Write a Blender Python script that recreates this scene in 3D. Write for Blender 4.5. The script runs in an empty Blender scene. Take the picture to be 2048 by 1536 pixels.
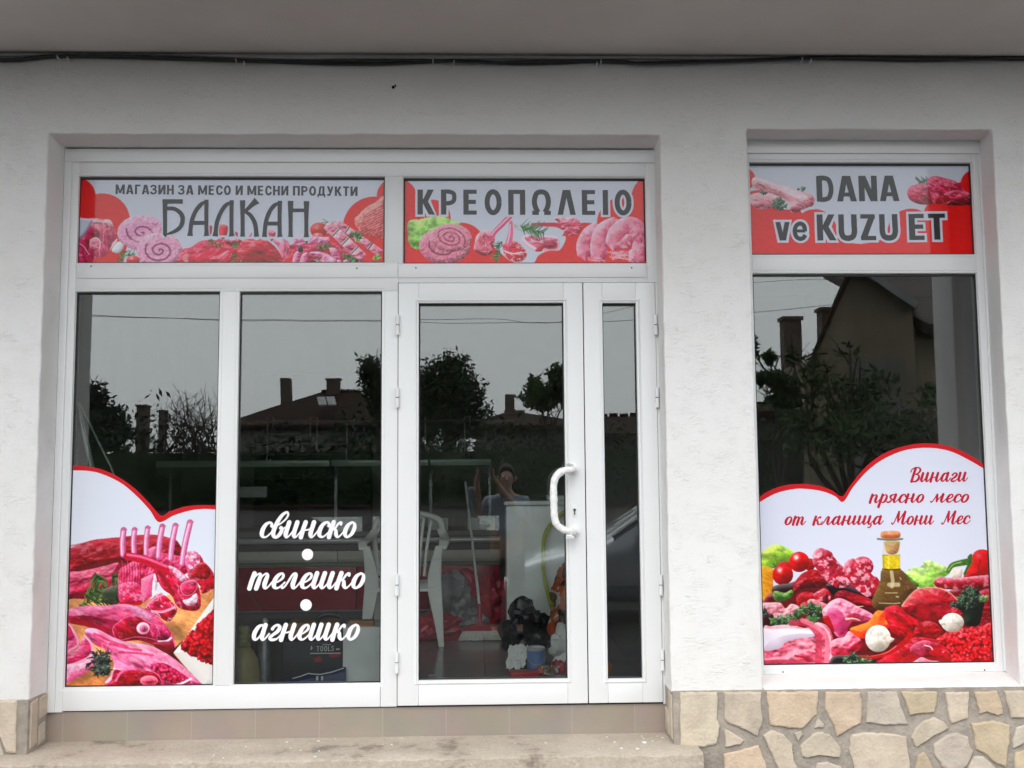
import bpy, bmesh, math, random
import numpy as np
from mathutils import Vector, Matrix

# ---------------------------------------------------------------- camera, sky, sun, exposure
SC = bpy.context.scene
COL = SC.collection
R = math.radians
FPX = 2000.0                      # focal length in pixels of the 2048 px wide photograph
YAW, PITCH, ROLL = R(1.643), R(5.018), R(-0.4195)
CAM = np.array([0.0, -5.0, 1.18])  # lens, 1.18 m above the shop floor

def cam_axes():
    cy, sy, cp, sp, cr, sr = math.cos(YAW), math.sin(YAW), math.cos(PITCH), math.sin(PITCH), math.cos(ROLL), math.sin(ROLL)
    f = np.array([sy*cp, cy*cp, sp]); r = np.array([cy, -sy, 0.0]); u = np.cross(r, f)
    return cr*r + sr*u, -sr*r + cr*u, f
AX_R, AX_U, AX_F = cam_axes()

cam_data = bpy.data.cameras.new('camera')
cam = bpy.data.objects.new('camera', cam_data); COL.objects.link(cam)
cam_data.sensor_width = 36.0; cam_data.lens = 36.0*FPX/2048.0
cam_data.clip_start = 0.02; cam_data.clip_end = 600.0
cam.matrix_world = Matrix(((AX_R[0], AX_U[0], -AX_F[0], CAM[0]), (AX_R[1], AX_U[1], -AX_F[1], CAM[1]),
                           (AX_R[2], AX_U[2], -AX_F[2], CAM[2]), (0, 0, 0, 1)))
SC.camera = cam

SUN_EL, SUN_AZ = R(52), R(200)     # overcast: a broad weak sun over the street side
world = bpy.data.worlds.new('World'); SC.world = world; world.use_nodes = True
wn, wl = world.node_tree.nodes, world.node_tree.links
bg = wn['Background']
sky = wn.new('ShaderNodeTexSky'); sky.sky_type = 'NISHITA'; sky.sun_disc = False
sky.sun_elevation = SUN_EL; sky.sun_rotation = SUN_AZ
sky.air_density = 1.0; sky.dust_density = 5.0; sky.ozone_density = 1.0
hs = wn.new('ShaderNodeHueSaturation'); hs.inputs['Saturation'].default_value = 0.16
cloud = wn.new('ShaderNodeMix'); cloud.data_type = 'RGBA'; cloud.inputs['Factor'].default_value = 0.78
cloud.inputs['B'].default_value = (9.3, 9.5, 9.7, 1)      # even grey cloud layer over the clear-sky model
wl.new(sky.outputs['Color'], hs.inputs['Color']); wl.new(hs.outputs['Color'], cloud.inputs['A']); wl.new(cloud.outputs['Result'], bg.inputs['Color'])
bg.inputs['Strength'].default_value = 0.10
sun_d = bpy.data.lights.new('sun', 'SUN'); sun_d.energy = 0.5; sun_d.angle = R(40); sun_d.color = (1.0, 0.97, 0.93)
sun = bpy.data.objects.new('sun', sun_d); COL.objects.link(sun)
sun.rotation_euler = (R(90)-SUN_EL, 0, R(180)-SUN_AZ)
SC.view_settings.view_transform = 'Standard'; SC.view_settings.look = 'None'
SC.view_settings.exposure = 1.46; SC.view_settings.gamma = 1.0
SC.render.engine = 'CYCLES'
cy_ = SC.cycles
cy_.max_bounces = 10; cy_.diffuse_bounces = 5; cy_.glossy_bounces = 6; cy_.transparent_max_bounces = 16
cy_.use_denoising = True; cy_.caustics_reflective = False; cy_.caustics_refractive = False
cy_.sample_clamp_indirect = 8.0

# ---------------------------------------------------------------- helpers
def ray(u, v):
    return AX_F + AX_R*(u-1024.0)/FPX + AX_U*(768.0-v)/FPX
def at(u, v, Y):
    """point of the photograph on the plane Y (the wall is Y=0, the frames stand at Y=0.2)"""
    d = ray(u, v); return CAM + d*((Y+5.0)/d[1])
def at_arr(uv, Y):
    uv = np.asarray(uv, float)
    d = AX_F[None]+AX_R[None]*((uv[:, :1]-1024)/FPX)+AX_U[None]*((768-uv[:, 1:2])/FPX)
    return CAM[None]+d*((Y+5.0)/d[:, 1:2])
GLASS_Y = 0.212
def mir(u, v, D):
    """real place of something seen mirrored in the glass at optical distance D"""
    p = at(u, v, D-5.0); return Vector((p[0], 2*GLASS_Y-p[1], p[2]))

def lin(c):
    c = np.asarray(c, float)/255.0
    return np.where(c <= 0.04045, c/12.92, ((c+0.055)/1.055)**2.4)
def rgb(r, g, b):
    l = lin((r, g, b)); return (float(l[0]), float(l[1]), float(l[2]), 1.0)

def tag(o, label=None, cat=None, group=None, kind=None):
    if label: o['label'] = label
    if cat: o['category'] = cat
    if group: o['group'] = group
    if kind: o['kind'] = kind
    return o
def empty(name, loc, label=None, cat=None, group=None):
    o = bpy.data.objects.new(name, None); COL.objects.link(o); o.location = loc; o.empty_display_size = 0.1
    return tag(o, label, cat, group)
def world_loc(o):
    p = Vector(o.location)
    while o.parent: o = o.parent; p = p+Vector(o.location)
    return p
def link_mesh(name, me, mat, parent=None):
    o = bpy.data.objects.new(name, me); COL.objects.link(o)
    for m in (mat if isinstance(mat, (list, tuple)) else [mat]):
        if m: me.materials.append(m)
    if parent: o.parent = parent
    return o

def spline(pts, n=8, closed=False):
    P = np.asarray(pts, float); N = len(P); out = []
    if N < 3: 
        return P if not closed else P
    rng = range(N) if closed else range(N-1)
    for i in rng:
        if closed: a, b, c, d = P[(i-1) % N], P[i], P[(i+1) % N], P[(i+2) % N]
        else: a, b, c, d = P[max(i-1, 0)], P[i], P[i+1], P[min(i+2, N-1)]
        for k in range(n):
            t = k/n
            out.append(0.5*((2*b)+(c-a)*t+(2*a-5*b+4*c-d)*t*t+(3*b-a-3*c+d)*t**3))
    if not closed: out.append(P[-1])
    return np.array(out)

class MB:
    """collects shapes in world space and links them as ONE mesh object"""
    def __init__(s): s.v = []; s.f = []; s.m = []
    def add(s, v, f, m=0):
        o = len(s.v); s.v += [tuple(map(float, p)) for p in v]; s.f += [[i+o for i in q] for q in f]; s.m += [m]*len(f); return s
    def box(s, x0, x1, y0, y1, z0, z1, m=0):
        return s.add([(x0,y0,z0),(x1,y0,z0),(x1,y1,z0),(x0,y1,z0),(x0,y0,z1),(x1,y0,z1),(x1,y1,z1),(x0,y1,z1)],
                     [(0,3,2,1),(4,5,6,7),(0,1,5,4),(1,2,6,5),(2,3,7,6),(3,0,4,7)], m)
    def obox(s, c, ax, ay, az, m=0):
        c, ax, ay, az = map(Vector, (c, ax, ay, az))
        v = [c+sx*ax+sy*ay+sz*az for sz in (-1, 1) for sx, sy in ((-1,-1),(1,-1),(1,1),(-1,1))]
        return s.add(v, [(0,3,2,1),(4,5,6,7),(0,1,5,4),(1,2,6,5),(2,3,7,6),(3,0,4,7)], m)
    def prism(s, poly, axis, a, b, m=0):
        """polygon (list of 2d) extruded along axis 'x','y' or 'z' from a to b"""
        n = len(poly)
        def mk(p, t): return {'x': (t, p[0], p[1]), 'y': (p[0], t, p[1]), 'z': (p[0], p[1], t)}[axis]
        v = [mk(p, a) for p in poly]+[mk(p, b) for p in poly]
        f = [list(range(n))[::-1], list(range(n, 2*n))]+[(i, (i+1) % n, n+(i+1) % n, n+i) for i in range(n)]
        return s.add(v, f, m)
    def tube(s, pts, r, n=8, cap=True, m=0, flat=1.0):
        P = [Vector(p) for p in pts]; N = len(P)
        rr = list(r) if hasattr(r, '__len__') else [r]*N
        v, f = [], []; up = None
        for i in range(N):
            t = (P[min(i+1, N-1)]-P[max(i-1, 0)]).normalized()
            if up is None:
                up = Vector((0, 0, 1)) if abs(t.z) < 0.9 else Vector((1, 0, 0))
            a = (up-t*up.dot(t)).normalized(); up = a; b = t.cross(a)
            for k in range(n):
                q = 2*math.pi*k/n; v.append(P[i]+a*(math.cos(q)*rr[i])+b*(math.sin(q)*rr[i]*flat))
        for i in range(N-1):
            for k in range(n): f.append((i*n+k, i*n+(k+1) % n, (i+1)*n+(k+1) % n, (i+1)*n+k))
        if cap: f += [list(range(n))[::-1], list(range((N-1)*n, N*n))]
        return s.add(v, f, m)
    def lathe(s, c, prof, n=24, m=0):
        cx, cy, cz = c; v = []; f = []
        for r, z in prof:
            for k in range(n):
                q = 2*math.pi*k/n; v.append((cx+r*math.cos(q), cy+r*math.sin(q), cz+z))
        for i in range(len(prof)-1):
            for k in range(n): f.append((i*n+k, i*n+(k+1) % n, (i+1)*n+(k+1) % n, (i+1)*n+k))
        f += [list(range(n))[::-1], list(range((len(prof)-1)*n, len(prof)*n))]
        return s.add(v, f, m)
    def build(s, name, mat, parent=None, bevel=0, seg=2, smooth=None, fix=True):
        off = world_loc(parent) if parent else Vector((0, 0, 0))
        me = bpy.data.meshes.new(name)
        me.from_pydata([tuple(Vector(p)-off) for p in s.v], [], s.f)
        if any(s.m): me.polygons.foreach_set('material_index', s.m)
        if fix or bevel:
            bm = bmesh.new(); bm.from_mesh(me)
            if fix: bmesh.ops.recalc_face_normals(bm, faces=bm.faces)
            if bevel:
                ed = [e for e in bm.edges if len(e.link_faces) == 2 and e.calc_face_angle(0) > R(28)]
                bmesh.ops.bevel(bm, geom=ed, offset=bevel, segments=seg, profile=0.6, affect='EDGES', clamp_overlap=True)
            bm.to_mesh(me); bm.free()
        me.update()
        if smooth is None: smooth = bevel > 0
        if smooth:
            me.shade_smooth(); me.set_sharp_from_angle(angle=R(38))
        return link_mesh(name, me, mat, parent)

# ---------------------------------------------------------------- materials
def mat(name, col, rough=0.6, metal=0.0, spec=0.5, var=0.0, scale=20.0, bump=0.0, bscale=None, bdist=0.002, detail=6.0, col2=None, coat=0.0):
    m = bpy.data.materials.new(name); m.use_nodes = True
    n, l = m.node_tree.nodes, m.node_tree.links; p = n['Principled BSDF']
    p.inputs['Base Color'].default_value = col; p.inputs['Roughness'].default_value = rough
    p.inputs['Metallic'].default_value = metal; p.inputs['Specular IOR Level'].default_value = spec
    p.inputs['Coat Weight'].default_value = coat; p.inputs['Coat Roughness'].default_value = 0.05
    tc = n.new('ShaderNodeTexCoord')
    if var or col2:
        t = n.new('ShaderNodeTexNoise'); t.inputs['Scale'].default_value = scale; t.inputs['Detail'].default_value = detail
        l.new(tc.outputs['Object'], t.inputs['Vector'])
        r = n.new('ShaderNodeValToRGB'); r.color_ramp.elements[0].position = 0.32; r.color_ramp.elements[1].position = 0.68
        c2 = col2 or tuple(min(1, c*(1+var)) for c in col[:3])+(1,)
        c1 = col if col2 else tuple(c*(1-var) for c in col[:3])+(1,)
        r.color_ramp.elements[0].color = c1; r.color_ramp.elements[1].color = c2
        l.new(t.outputs['Fac'], r.inputs['Fac']); l.new(r.outputs['Color'], p.inputs['Base Color'])
    if bump:
        t2 = n.new('ShaderNodeTexNoise'); t2.inputs['Scale'].default_value = bscale or scale*4; t2.inputs['Detail'].default_value = 5
        l.new(tc.outputs['Object'], t2.inputs['Vector'])
        b = n.new('ShaderNodeBump'); b.inputs['Strength'].default_value = bump; b.inputs['Distance'].default_value = bdist
        l.new(t2.outputs['Fac'], b.inputs['Height']); l.new(b.outputs['Normal'], p.inputs['Normal'])
    return m
def node_mat(name):
    m = bpy.data.materials.new(name); m.use_nodes = True
    return m, m.node_tree.nodes, m.node_tree.links, m.node_tree.nodes['Principled BSDF']

def plaster_mat(name, base, stain, rough_scale, bdist):
    """roughcast wall paint: fine scratched grain, soft dirt clouds"""
    m, n, l, p = node_mat(name); tc = n.new('ShaderNodeTexCoord')
    p.inputs['Roughness'].default_value = 0.85; p.inputs['Specular IOR Level'].default_value = 0.2
    big = n.new('ShaderNodeTexNoise'); big.inputs['Scale'].default_value = 1.1; big.inputs['Detail'].default_value = 7; big.inputs['Roughness'].default_value = 0.6
    l.new(tc.outputs['Object'], big.inputs['Vector'])
    mr = n.new('ShaderNodeMapRange'); mr.inputs[1].default_value = 0.42; mr.inputs[2].default_value = 0.75; mr.inputs[4].default_value = 0.55
    l.new(big.outputs['Fac'], mr.inputs[0])
    mx = n.new('ShaderNodeMix'); mx.data_type = 'RGBA'; mx.inputs['A'].default_value = base; mx.inputs['B'].default_value = stain
    l.new(mr.outputs[0], mx.inputs['Factor'])
    # trowelled coat: mostly smooth, with scattered short level scratches and a fine grain
    mp = n.new('ShaderNodeMapping'); mp.inputs['Scale'].default_value = (0.30, 1, 1); mp.inputs['Rotation'].default_value = (0, R(4), 0)
    l.new(tc.outputs['Object'], mp.inputs['Vector'])
    sc = n.new('ShaderNodeTexNoise'); sc.inputs['Scale'].default_value = rough_scale; sc.inputs['Detail'].default_value = 3; sc.inputs['Distortion'].default_value = 0.8
    l.new(mp.outputs['Vector'], sc.inputs['Vector'])
    a = n.new('ShaderNodeMath'); a.operation = 'SUBTRACT'; a.inputs[1].default_value = 0.5; l.new(sc.outputs['Fac'], a.inputs[0])
    ab = n.new('ShaderNodeMath'); ab.operation = 'ABSOLUTE'; l.new(a.outputs[0], ab.inputs[0])
    rg = n.new('ShaderNodeMapRange'); rg.inputs[1].default_value = 0.0; rg.inputs[2].default_value = 0.04; rg.inputs[3].default_value = -0.52; rg.inputs[4].default_value = 0; l.new(ab.outputs[0], rg.inputs[0])
    mk = n.new('ShaderNodeTexNoise'); mk.inputs['Scale'].default_value = 11; mk.inputs['Detail'].default_value = 3; l.new(tc.outputs['Object'], mk.inputs['Vector'])
    mkr = n.new('ShaderNodeMapRange'); mkr.inputs[1].default_value = 0.36; mkr.inputs[2].default_value = 0.74; l.new(mk.outputs['Fac'], mkr.inputs[0])
    ml = n.new('ShaderNodeMath'); ml.operation = 'MULTIPLY'; l.new(rg.outputs[0], ml.inputs[0]); l.new(mkr.outputs[0], ml.inputs[1])
    fine = n.new('ShaderNodeTexNoise'); fine.inputs['Scale'].default_value = rough_scale*2.2; fine.inputs['Detail'].default_value = 3; l.new(tc.outputs['Object'], fine.inputs['Vector'])
    ad = n.new('ShaderNodeMath'); ad.operation = 'MULTIPLY_ADD'; ad.inputs[1].default_value = 0.62; l.new(fine.outputs['Fac'], ad.inputs[0]); l.new(ml.outputs[0], ad.inputs[2])
    b = n.new('ShaderNodeBump'); b.inputs['Strength'].default_value = 0.9; b.inputs['Distance'].default_value = bdist
    l.new(ad.outputs[0], b.inputs['Height']); l.new(b.outputs['Normal'], p.inputs['Normal'])
    l.new(mx.outputs['Result'], p.inputs['Base Color'])
    return m

M = {}
M['plaster'] = plaster_mat('white_roughcast', (0.745, 0.745, 0.735, 1), (0.69, 0.67, 0.645, 1), 68.0, 0.0030)
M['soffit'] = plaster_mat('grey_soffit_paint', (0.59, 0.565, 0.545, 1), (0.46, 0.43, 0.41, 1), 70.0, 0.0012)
M['pvc'] = mat('white_pvc', (0.75, 0.765, 0.77, 1), 0.28, spec=0.4, var=0.012, scale=3)
M['gasket'] = mat('black_rubber', (0.012, 0.012, 0.014, 1), 0.6)
M['hole'] = mat('dark_hole', (0.006, 0.006, 0.006, 1), 0.9, spec=0.0)

def glass_mat(name, tint, refl):
    m = bpy.data.materials.new(name); m.use_nodes = True
    n, l = m.node_tree.nodes, m.node_tree.links
    n.remove(n['Principled BSDF']); out = n['Material Output']
    tr = n.new('ShaderNodeBsdfTransparent'); tr.inputs['Color'].default_value = tint
    gl = n.new('ShaderNodeBsdfGlossy'); gl.inputs['Roughness'].default_value = 0.0; gl.inputs['Color'].default_value = (0.97, 1.0, 1.0, 1)
    fr = n.new('ShaderNodeFresnel'); fr.inputs['IOR'].default_value = 1.5
    a = n.new('ShaderNodeMath'); a.operation = 'ADD'; a.use_clamp = True; a.inputs[1].default_value = refl
    l.new(fr.outputs[0], a.inputs[0])
    # very slight waviness of the float glass
    tc = n.new('ShaderNodeTexCoord'); t = n.new('ShaderNodeTexNoise'); t.inputs['Scale'].default_value = 2.2; t.inputs['Detail'].default_value = 1
    b = n.new('ShaderNodeBump'); b.inputs['Strength'].default_value = 0.25; b.inputs['Distance'].default_value = 0.0012
    l.new(tc.outputs['Object'], t.inputs['Vector']); l.new(t.outputs['Fac'], b.inputs['Height']); l.new(b.outputs['Normal'], gl.inputs['Normal'])
    mx = n.new('ShaderNodeMixShader')
    l.new(a.outputs[0], mx.inputs[0]); l.new(tr.outputs[0], mx.inputs[1]); l.new(gl.outputs[0], mx.inputs[2]); l.new(mx.outputs[0], out.inputs['Surface'])
    return m
M['glass'] = glass_mat('window_glass', (0.94, 0.965, 0.955, 1), 0.037)
# ---------------------------------------------------------------- ground
def tile_mat(name, base, grout, w, h, bump=0.2):
    m, n, l, p = node_mat(name); tc = n.new('ShaderNodeTexCoord')
    br = n.new('ShaderNodeTexBrick'); br.offset = 0.0; br.inputs['Scale'].default_value = 1.0
    br.inputs['Brick Width'].default_value = w; br.inputs['Row Height'].default_value = h; br.inputs['Mortar Size'].default_value = 0.0022
    br.inputs['Color1'].default_value = base; br.inputs['Color2'].default_value = tuple(c*0.92 for c in base[:3])+(1,); br.inputs['Mortar'].default_value = grout
    l.new(tc.outputs['UV'], br.inputs['Vector'])
    t = n.new('ShaderNodeTexNoise'); t.inputs['Scale'].default_value = 4; t.inputs['Detail'].default_value = 8; l.new(tc.outputs['Object'], t.inputs['Vector'])
    mx = n.new('ShaderNodeMix'); mx.data_type = 'RGBA'; mx.blend_type = 'OVERLAY'; mx.inputs['Factor'].default_value = 0.25
    l.new(br.outputs['Color'], mx.inputs['A']); l.new(t.outputs['Color'], mx.inputs['B'])
    hs2 = n.new('ShaderNodeHueSaturation'); hs2.inputs['Saturation'].default_value = 0.8; l.new(mx.outputs['Result'], hs2.inputs['Color'])
    l.new(hs2.outputs['Color'], p.inputs['Base Color']); p.inputs['Roughness'].default_value = 0.45
    return m
def planar_uv(o, ax, off=(0, 0)):
    me = o.data; uv = me.uv_layers.new(name='UVMap')
    for lp in me.loops:
        c = me.vertices[lp.vertex_index].co; uv.data[lp.index].uv = (c[ax[0]]+off[0], c[ax[1]]+off[1])
    return o

STREET = -0.55
M['asphalt'] = mat('asphalt', (0.026, 0.026, 0.028, 1), 0.95, spec=0.15, var=0.35, scale=1.2, bump=0.5, bscale=140, bdist=0.004)
g = MB().add([(-150,-320,STREET),(150,-320,STREET),(150,60,STREET),(-150,60,STREET)], [(0,1,2,3)]).build('ground', M['asphalt'])
tag(g, 'dark asphalt street in front of the shop', 'ground', kind='structure')
M['pavement'] = mat('pavement_concrete', (0.24, 0.23, 0.22, 1), 0.9, var=0.25, scale=2.5, bump=0.4, bscale=90, bdist=0.003)
pv = MB().box(-14, 14, -1.05, 0.25, STREET-0.1, STREET+0.13).build('pavement', M['pavement'], bevel=0.012)
tag(pv, 'raised concrete pavement along the shop front', 'pavement', kind='structure')

# ---------------------------------------------------------------- the shop building
shop = empty('shop_building', (0, 0, 0), 'white plastered shop front with jutting grey soffit, glazed door and stone plinth', 'building')
LX0, LX1, LZ1 = -2.197, 0.915, 2.905            # opening of the big unit
WX0, WX1, WZ0, WZ1 = 1.369, 2.655, 0.095, 2.937  # opening of the single window
SOF, PL = 3.322, 0.107                           # soffit height, top of the stone plinth

def wall_mesh():
    xs = [-6.0, LX0, LX1, WX0, WX1, 6.0]; zs = [PL-0.012, PL, LZ1, WZ1, 3.75]
    bm = bmesh.new(); V = {}
    def vert(x, y, z):
        k = (round(x, 4), round(y, 4), round(z, 4))
        if k not in V: V[k] = bm.verts.new(k)
        return V[k]
    def inside(xc, zc):
        return (LX0 < xc < LX1 and zc < LZ1) or (WX0 < xc < WX1 and zc < WZ1)
    # split the face finely so that the edges can wander a little like trowelled plaster
    def rng(a, b, st):
        n = max(1, int(round((b-a)/st))); return [a+(b-a)*i/n for i in range(n)]
    gx = sum([rng(a, b, 0.06) for a, b in zip(xs[:-1], xs[1:])], [])+[6.0]
    gz = sum([rng(a, b, 0.06) for a, b in zip([PL-0.012, LZ1, WZ1], [LZ1, WZ1, 3.75])], [])+[3.75]
    for i in range(len(gx)-1):
        for j in range(len(gz)-1):
            if inside((gx[i]+gx[i+1])/2, (gz[j]+gz[j+1])/2): continue
            bm.faces.new([vert(gx[i], 0, gz[j]), vert(gx[i+1], 0, gz[j]), vert(gx[i+1], 0, gz[j+1]), vert(gx[i], 0, gz[j+1])])
    def reveal(pts, depth_pts):
        for k in range(len(pts)-1):
            a, b = pts[k], pts[k+1]; c, d = depth_pts[k], depth_pts[k+1]
            bm.faces.new([vert(a[0], 0, a[1]), vert(b[0], 0, b[1]), vert(d[0], 0.27, d[1]), vert(c[0], 0.27, c[1])])
    def edge_pts(vals, fixed, ax): return [(v, fixed) if ax == 'x' else (fixed, v) for v in vals]
    gzL = [z for z in gz if z <= LZ1+1e-6]; gzW = [z for z in gz if z <= WZ1+1e-6]
    gxL = [x for x in gx if LX0-1e-6 <= x <= LX1+1e-6]; gxW = [x for x in gx if WX0-1e-6 <= x <= WX1+1e-6]
    reveal(edge_pts(gzL, LX0, 'z'), [(LX0+0.012, z if z < LZ1-1e-4 else LZ1-0.02) for x, z in edge_pts(gzL, 0, 'z')])
    reveal(edge_pts(gzL, LX1, 'z'), [(LX1+0.004, z if z < LZ1-1e-4 else LZ1-0.02) for x, z in edge_pts(gzL, 0, 'z')])
    reveal(edge_pts(gxL, LZ1, 'x'), [(LX0+0.012+(x-LX0)*(LX1+0.004-LX0-0.012)/(LX1-LX0), LZ1-0.02) for x in gxL])
    reveal(edge_pts(gzW, WX0, 'z'), [(WX0-0.02, z if z < WZ1-1e-4 else WZ1+0.005) for z in gzW])
    reveal(edge_pts(gzW, WX1, 'z'), [(WX1+0.034, z if z < WZ1-1e-4 else WZ1+0.005) for z in gzW])
    reveal(edge_pts(gxW, WZ1, 'x'), [(WX0-0.02+(x-WX0)*(WX1+0.034-WX0+0.02)/(WX1-WX0), WZ1+0.005) for x in gxW])
    rnd = random.Random(5)
    for v in bm.verts:
        if -3 < v.co.x < 3 and abs(v.co.y) < 1e-6:
            v.co.x += rnd.uniform(-0.0022, 0.0022); v.co.z += rnd.uniform(-0.0022, 0.0022); v.co.y += rnd.uniform(-0.002, 0.002)
    bmesh.ops.recalc_face_normals(bm, faces=bm.faces)
    ed = [e for e in bm.edges if len(e.link_faces) == 2 and e.calc_face_angle(0) > R(40)]
    bmesh.ops.bevel(bm, geom=ed, offset=0.009, segments=3, profile=0.5, affect='EDGES')
    me = bpy.data.meshes.new('wall'); bm.to_mesh(me); bm.free()
    me.shade_smooth(); me.set_sharp_from_angle(angle=R(60))
    return me
link_mesh('wall', wall_mesh(), M['plaster'], shop)
# backs of the wall and the storey above keep daylight out of the room
M['room'] = mat('room_paint', (0.40, 0.39, 0.375, 1), 0.9, var=0.1, scale=2)
b = MB()
b.box(-6, LX0-0.03, 0.02, 0.26, STREET, 3.75).box(LX1+0.03, WX0-0.05, 0.02, 0.26, STREET, 3.75).box(WX1+0.06, 6, 0.02, 0.26, STREET, 3.75)
b.box(LX0-0.03, LX1+0.03, 0.02, 0.26, LZ1+0.03, 3.75).box(WX0-0.05, WX1+0.06, 0.02, 0.26, WZ1+0.03, 3.75).box(WX0-0.05, WX1+0.06, 0.03, 0.26, STREET, 0.05)
b.build('wall_core', M['room'], shop)
b = MB(); b.box(-6, 6, 0.27, 6.2, 3.0, 3.2); b.box(-6, 6, 5.4, 5.6, -0.1, 3.0); b.box(-3.3, -3.1, 0.27, 5.4, -0.1, 3.0); b.box(3.4, 3.6, 0.27, 5.4, -0.1, 3.0)
b.build('room_shell', M['room'], shop)
M['floor'] = tile_mat('floor_tile', (0.36, 0.325, 0.29, 1), (0.16, 0.15, 0.14, 1), 0.45, 0.45)
M['floor'].node_tree.nodes['Principled BSDF'].inputs['Roughness'].default_value = 0.18
fl = MB().box(-3.1, 3.4, 0.23, 5.4, -0.09, 0.0).build('floor', M['floor'])
planar_uv(fl, (0, 1)); tag(fl, 'grey brown polished tiles of the shop floor', 'floor', kind='structure')

# overhanging slab
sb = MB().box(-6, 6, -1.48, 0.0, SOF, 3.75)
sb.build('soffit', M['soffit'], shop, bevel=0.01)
MB().box(-6, 6, -0.9, 8, 3.752, 6.6).build('upper_storey', M['plaster'], shop)
for x0, x1 in ((-2.95, -2.685), (3.165, 3.29)):
    MB().box(x0, x1, -1.46, -1.16, STREET+0.1, SOF-0.003).build('porch_pillar', M['plaster'], shop, bevel=0.012)
# screw hole with stub of wire
hp = at(788, 173, 0.0)
hb = MB(); hb.tube([(hp[0]-0.004, -0.0025, hp[2]-0.004), (hp[0]-0.004, 0.01, hp[2]-0.004)], 0.008, 10)
hb.tube([(hp[0]+0.008, 0.01, hp[2]+0.006), (hp[0]+0.006, -0.012, hp[2]+0.004), (hp[0]+0.010, -0.02, hp[2]-0.008)], 0.0028, 6)
hb.build('wire_stub', M['hole'], shop)

# window sill of the right window, sloping plaster with a chipped front
sl = MB(); nx = 60; rnd = random.Random(3)
xs = [WX0+0.004+(WX1+0.02-WX0-0.004)*i/nx for i in range(nx+1)]
rows = []
for x in xs:
    e = rnd.uniform(-0.004, 0.003)
    rows.append([(x, 0.26, 0.142), (x, 0.2, 0.139), (x, 0.165, 0.134), (x, 0.05, 0.118), (x, -0.012+e, 0.102+e*0.5), (x, -0.018+e, 0.094+e), (x, -0.014, 0.078+e)])
v = sum(rows, []); k = len(rows[0])
sl.add(v, [(i*k+j, i*k+j+1, (i+1)*k+j+1, (i+1)*k+j) for i in range(nx) for j in range(k-1)])
sl.build('window_sill', M['plaster'], shop, smooth=True)

# frames: fixed bars ---------------------------------------------------------
FY, BY = 0.188, 0.262   # front and back of the PVC bars
def bars(lst, fy=FY, by=BY):
    m = MB()
    for x0, x1, z0, z1 in lst: m.box(x0, x1, fy, by, z0, z1)
    return m
def beads(m, x0, x1, z0, z1, w=0.017, fy=0.199, by=0.25):
    """glazing bead: a slightly recessed inner ring with mitred slope around one glass opening (x0..x1, z0..z1)"""
    o = [(x0-w, z0-w), (x1+w, z0-w), (x1+w, z1+w), (x0-w, z1+w)]; i = [(x0, z0), (x1, z0), (x1, z1), (x0, z1)]
    v = [(p[0], FY-0.0025, p[1]) for p in o]+[(p[0], fy, p[1]) for p in i]+[(p[0], by, p[1]) for p in i]+[(p[0], FY+0.02, p[1]) for p in o]
    f = []
    for k in range(4):
        q = (k+1) % 4; f += [(k, q, 4+q, 4+k), (4+k, 4+q, 8+q, 8+k), (12+k, 12+q, q, k)]
    m.add(v, f)
def gasket(x0, x1, z0, z1, parent, w=0.006, wt=0.011):
    m = MB(); y0, y1 = 0.2055, 0.2115
    m.box(x0, x1, y0, y1, z0, z0+w).box(x0, x1, y0, y1, z1-wt, z1).box(x0, x0+w, y0, y1, z0+w, z1-wt).box(x1-w, x1, y0, y1, z0+w, z1-wt)  # top strip widened: its black also stands for the shadow line there
    return m.build('gasket', M['gasket'], parent)
def pane(x0, x1, z0, z1, parent):
    return MB().box(x0, x1, GLASS_Y, GLASS_Y+0.006, z0, z1).build('glass_pane', M['glass'], parent)

G = {'s1': (-2.118, -0.517, 2.280, 2.740), 's2': (-0.418, 0.866, 2.275, 2.736), 'L1': (-2.112, -1.371, 0.117, 2.127), 'L2': (-1.267, -0.529, 0.120, 2.126),
     'D': (-0.336, 0.421, 0.130, 2.062), 'N': (0.626, 0.803, 0.126, 2.060), 's3': (1.426, 2.633, 2.321, 2.820), 'W': (1.430, 2.633, 0.181, 2.216)}

m = bars([(-2.187, -2.114, -0.003, 2.884), (-2.114, 0.868, 2.742, 2.884), (0.868, 0.93, 2.17, 2.884), (0.9075, 0.93, -0.002, 2.169), (-2.114, -0.445, 2.128, 2.279), (-0.445, 0.868, 2.171, 2.274),
          (-0.516, -0.42, 2.274, 2.742), (-1.37, -1.268, 0.119, 2.128), (-2.114, -0.53, 0.003, 0.118), (-0.528, -0.445, 0.003, 2.128)])
front = m.build('front_window', M['pvc'], shop, bevel=0.003)
m = MB()
m.box(-2.187, 0.93, FY-0.012, FY-0.0005, 2.815, 2.884)          # upper lip of the head bar
m.box(-2.187, -2.150, FY-0.012, FY-0.0005, 0.0, 2.8145)          # outer step of the left jamb
for k in ('s1', 's2', 'L1', 'L2'): beads(m, *G[k])
m.box(-2.108, -0.449, FY-0.006, FY-0.0004, 2.197, 2.262)        # drip strip on the transom
m.box(-0.44, 0.86, FY-0.006, FY-0.0004, 2.197, 2.258)
m.build('frame_trim', M['pvc'], front, bevel=0.0018)
for k in ('L1', 'L2'): pane(*G[k], front); gasket(*G[k], front)
for k in ('s1', 's2'): gasket(*G[k], front)
for u, v in ((183, 533), (714, 537), (832, 536), (1263, 536)):
    p = at(u, v, FY); MB().tube([(p[0], FY-0.0066, p[2]), (p[0], FY+0.002, p[2])], 0.0042, 8).build('drain_hole', M['hole'], front)

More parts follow.
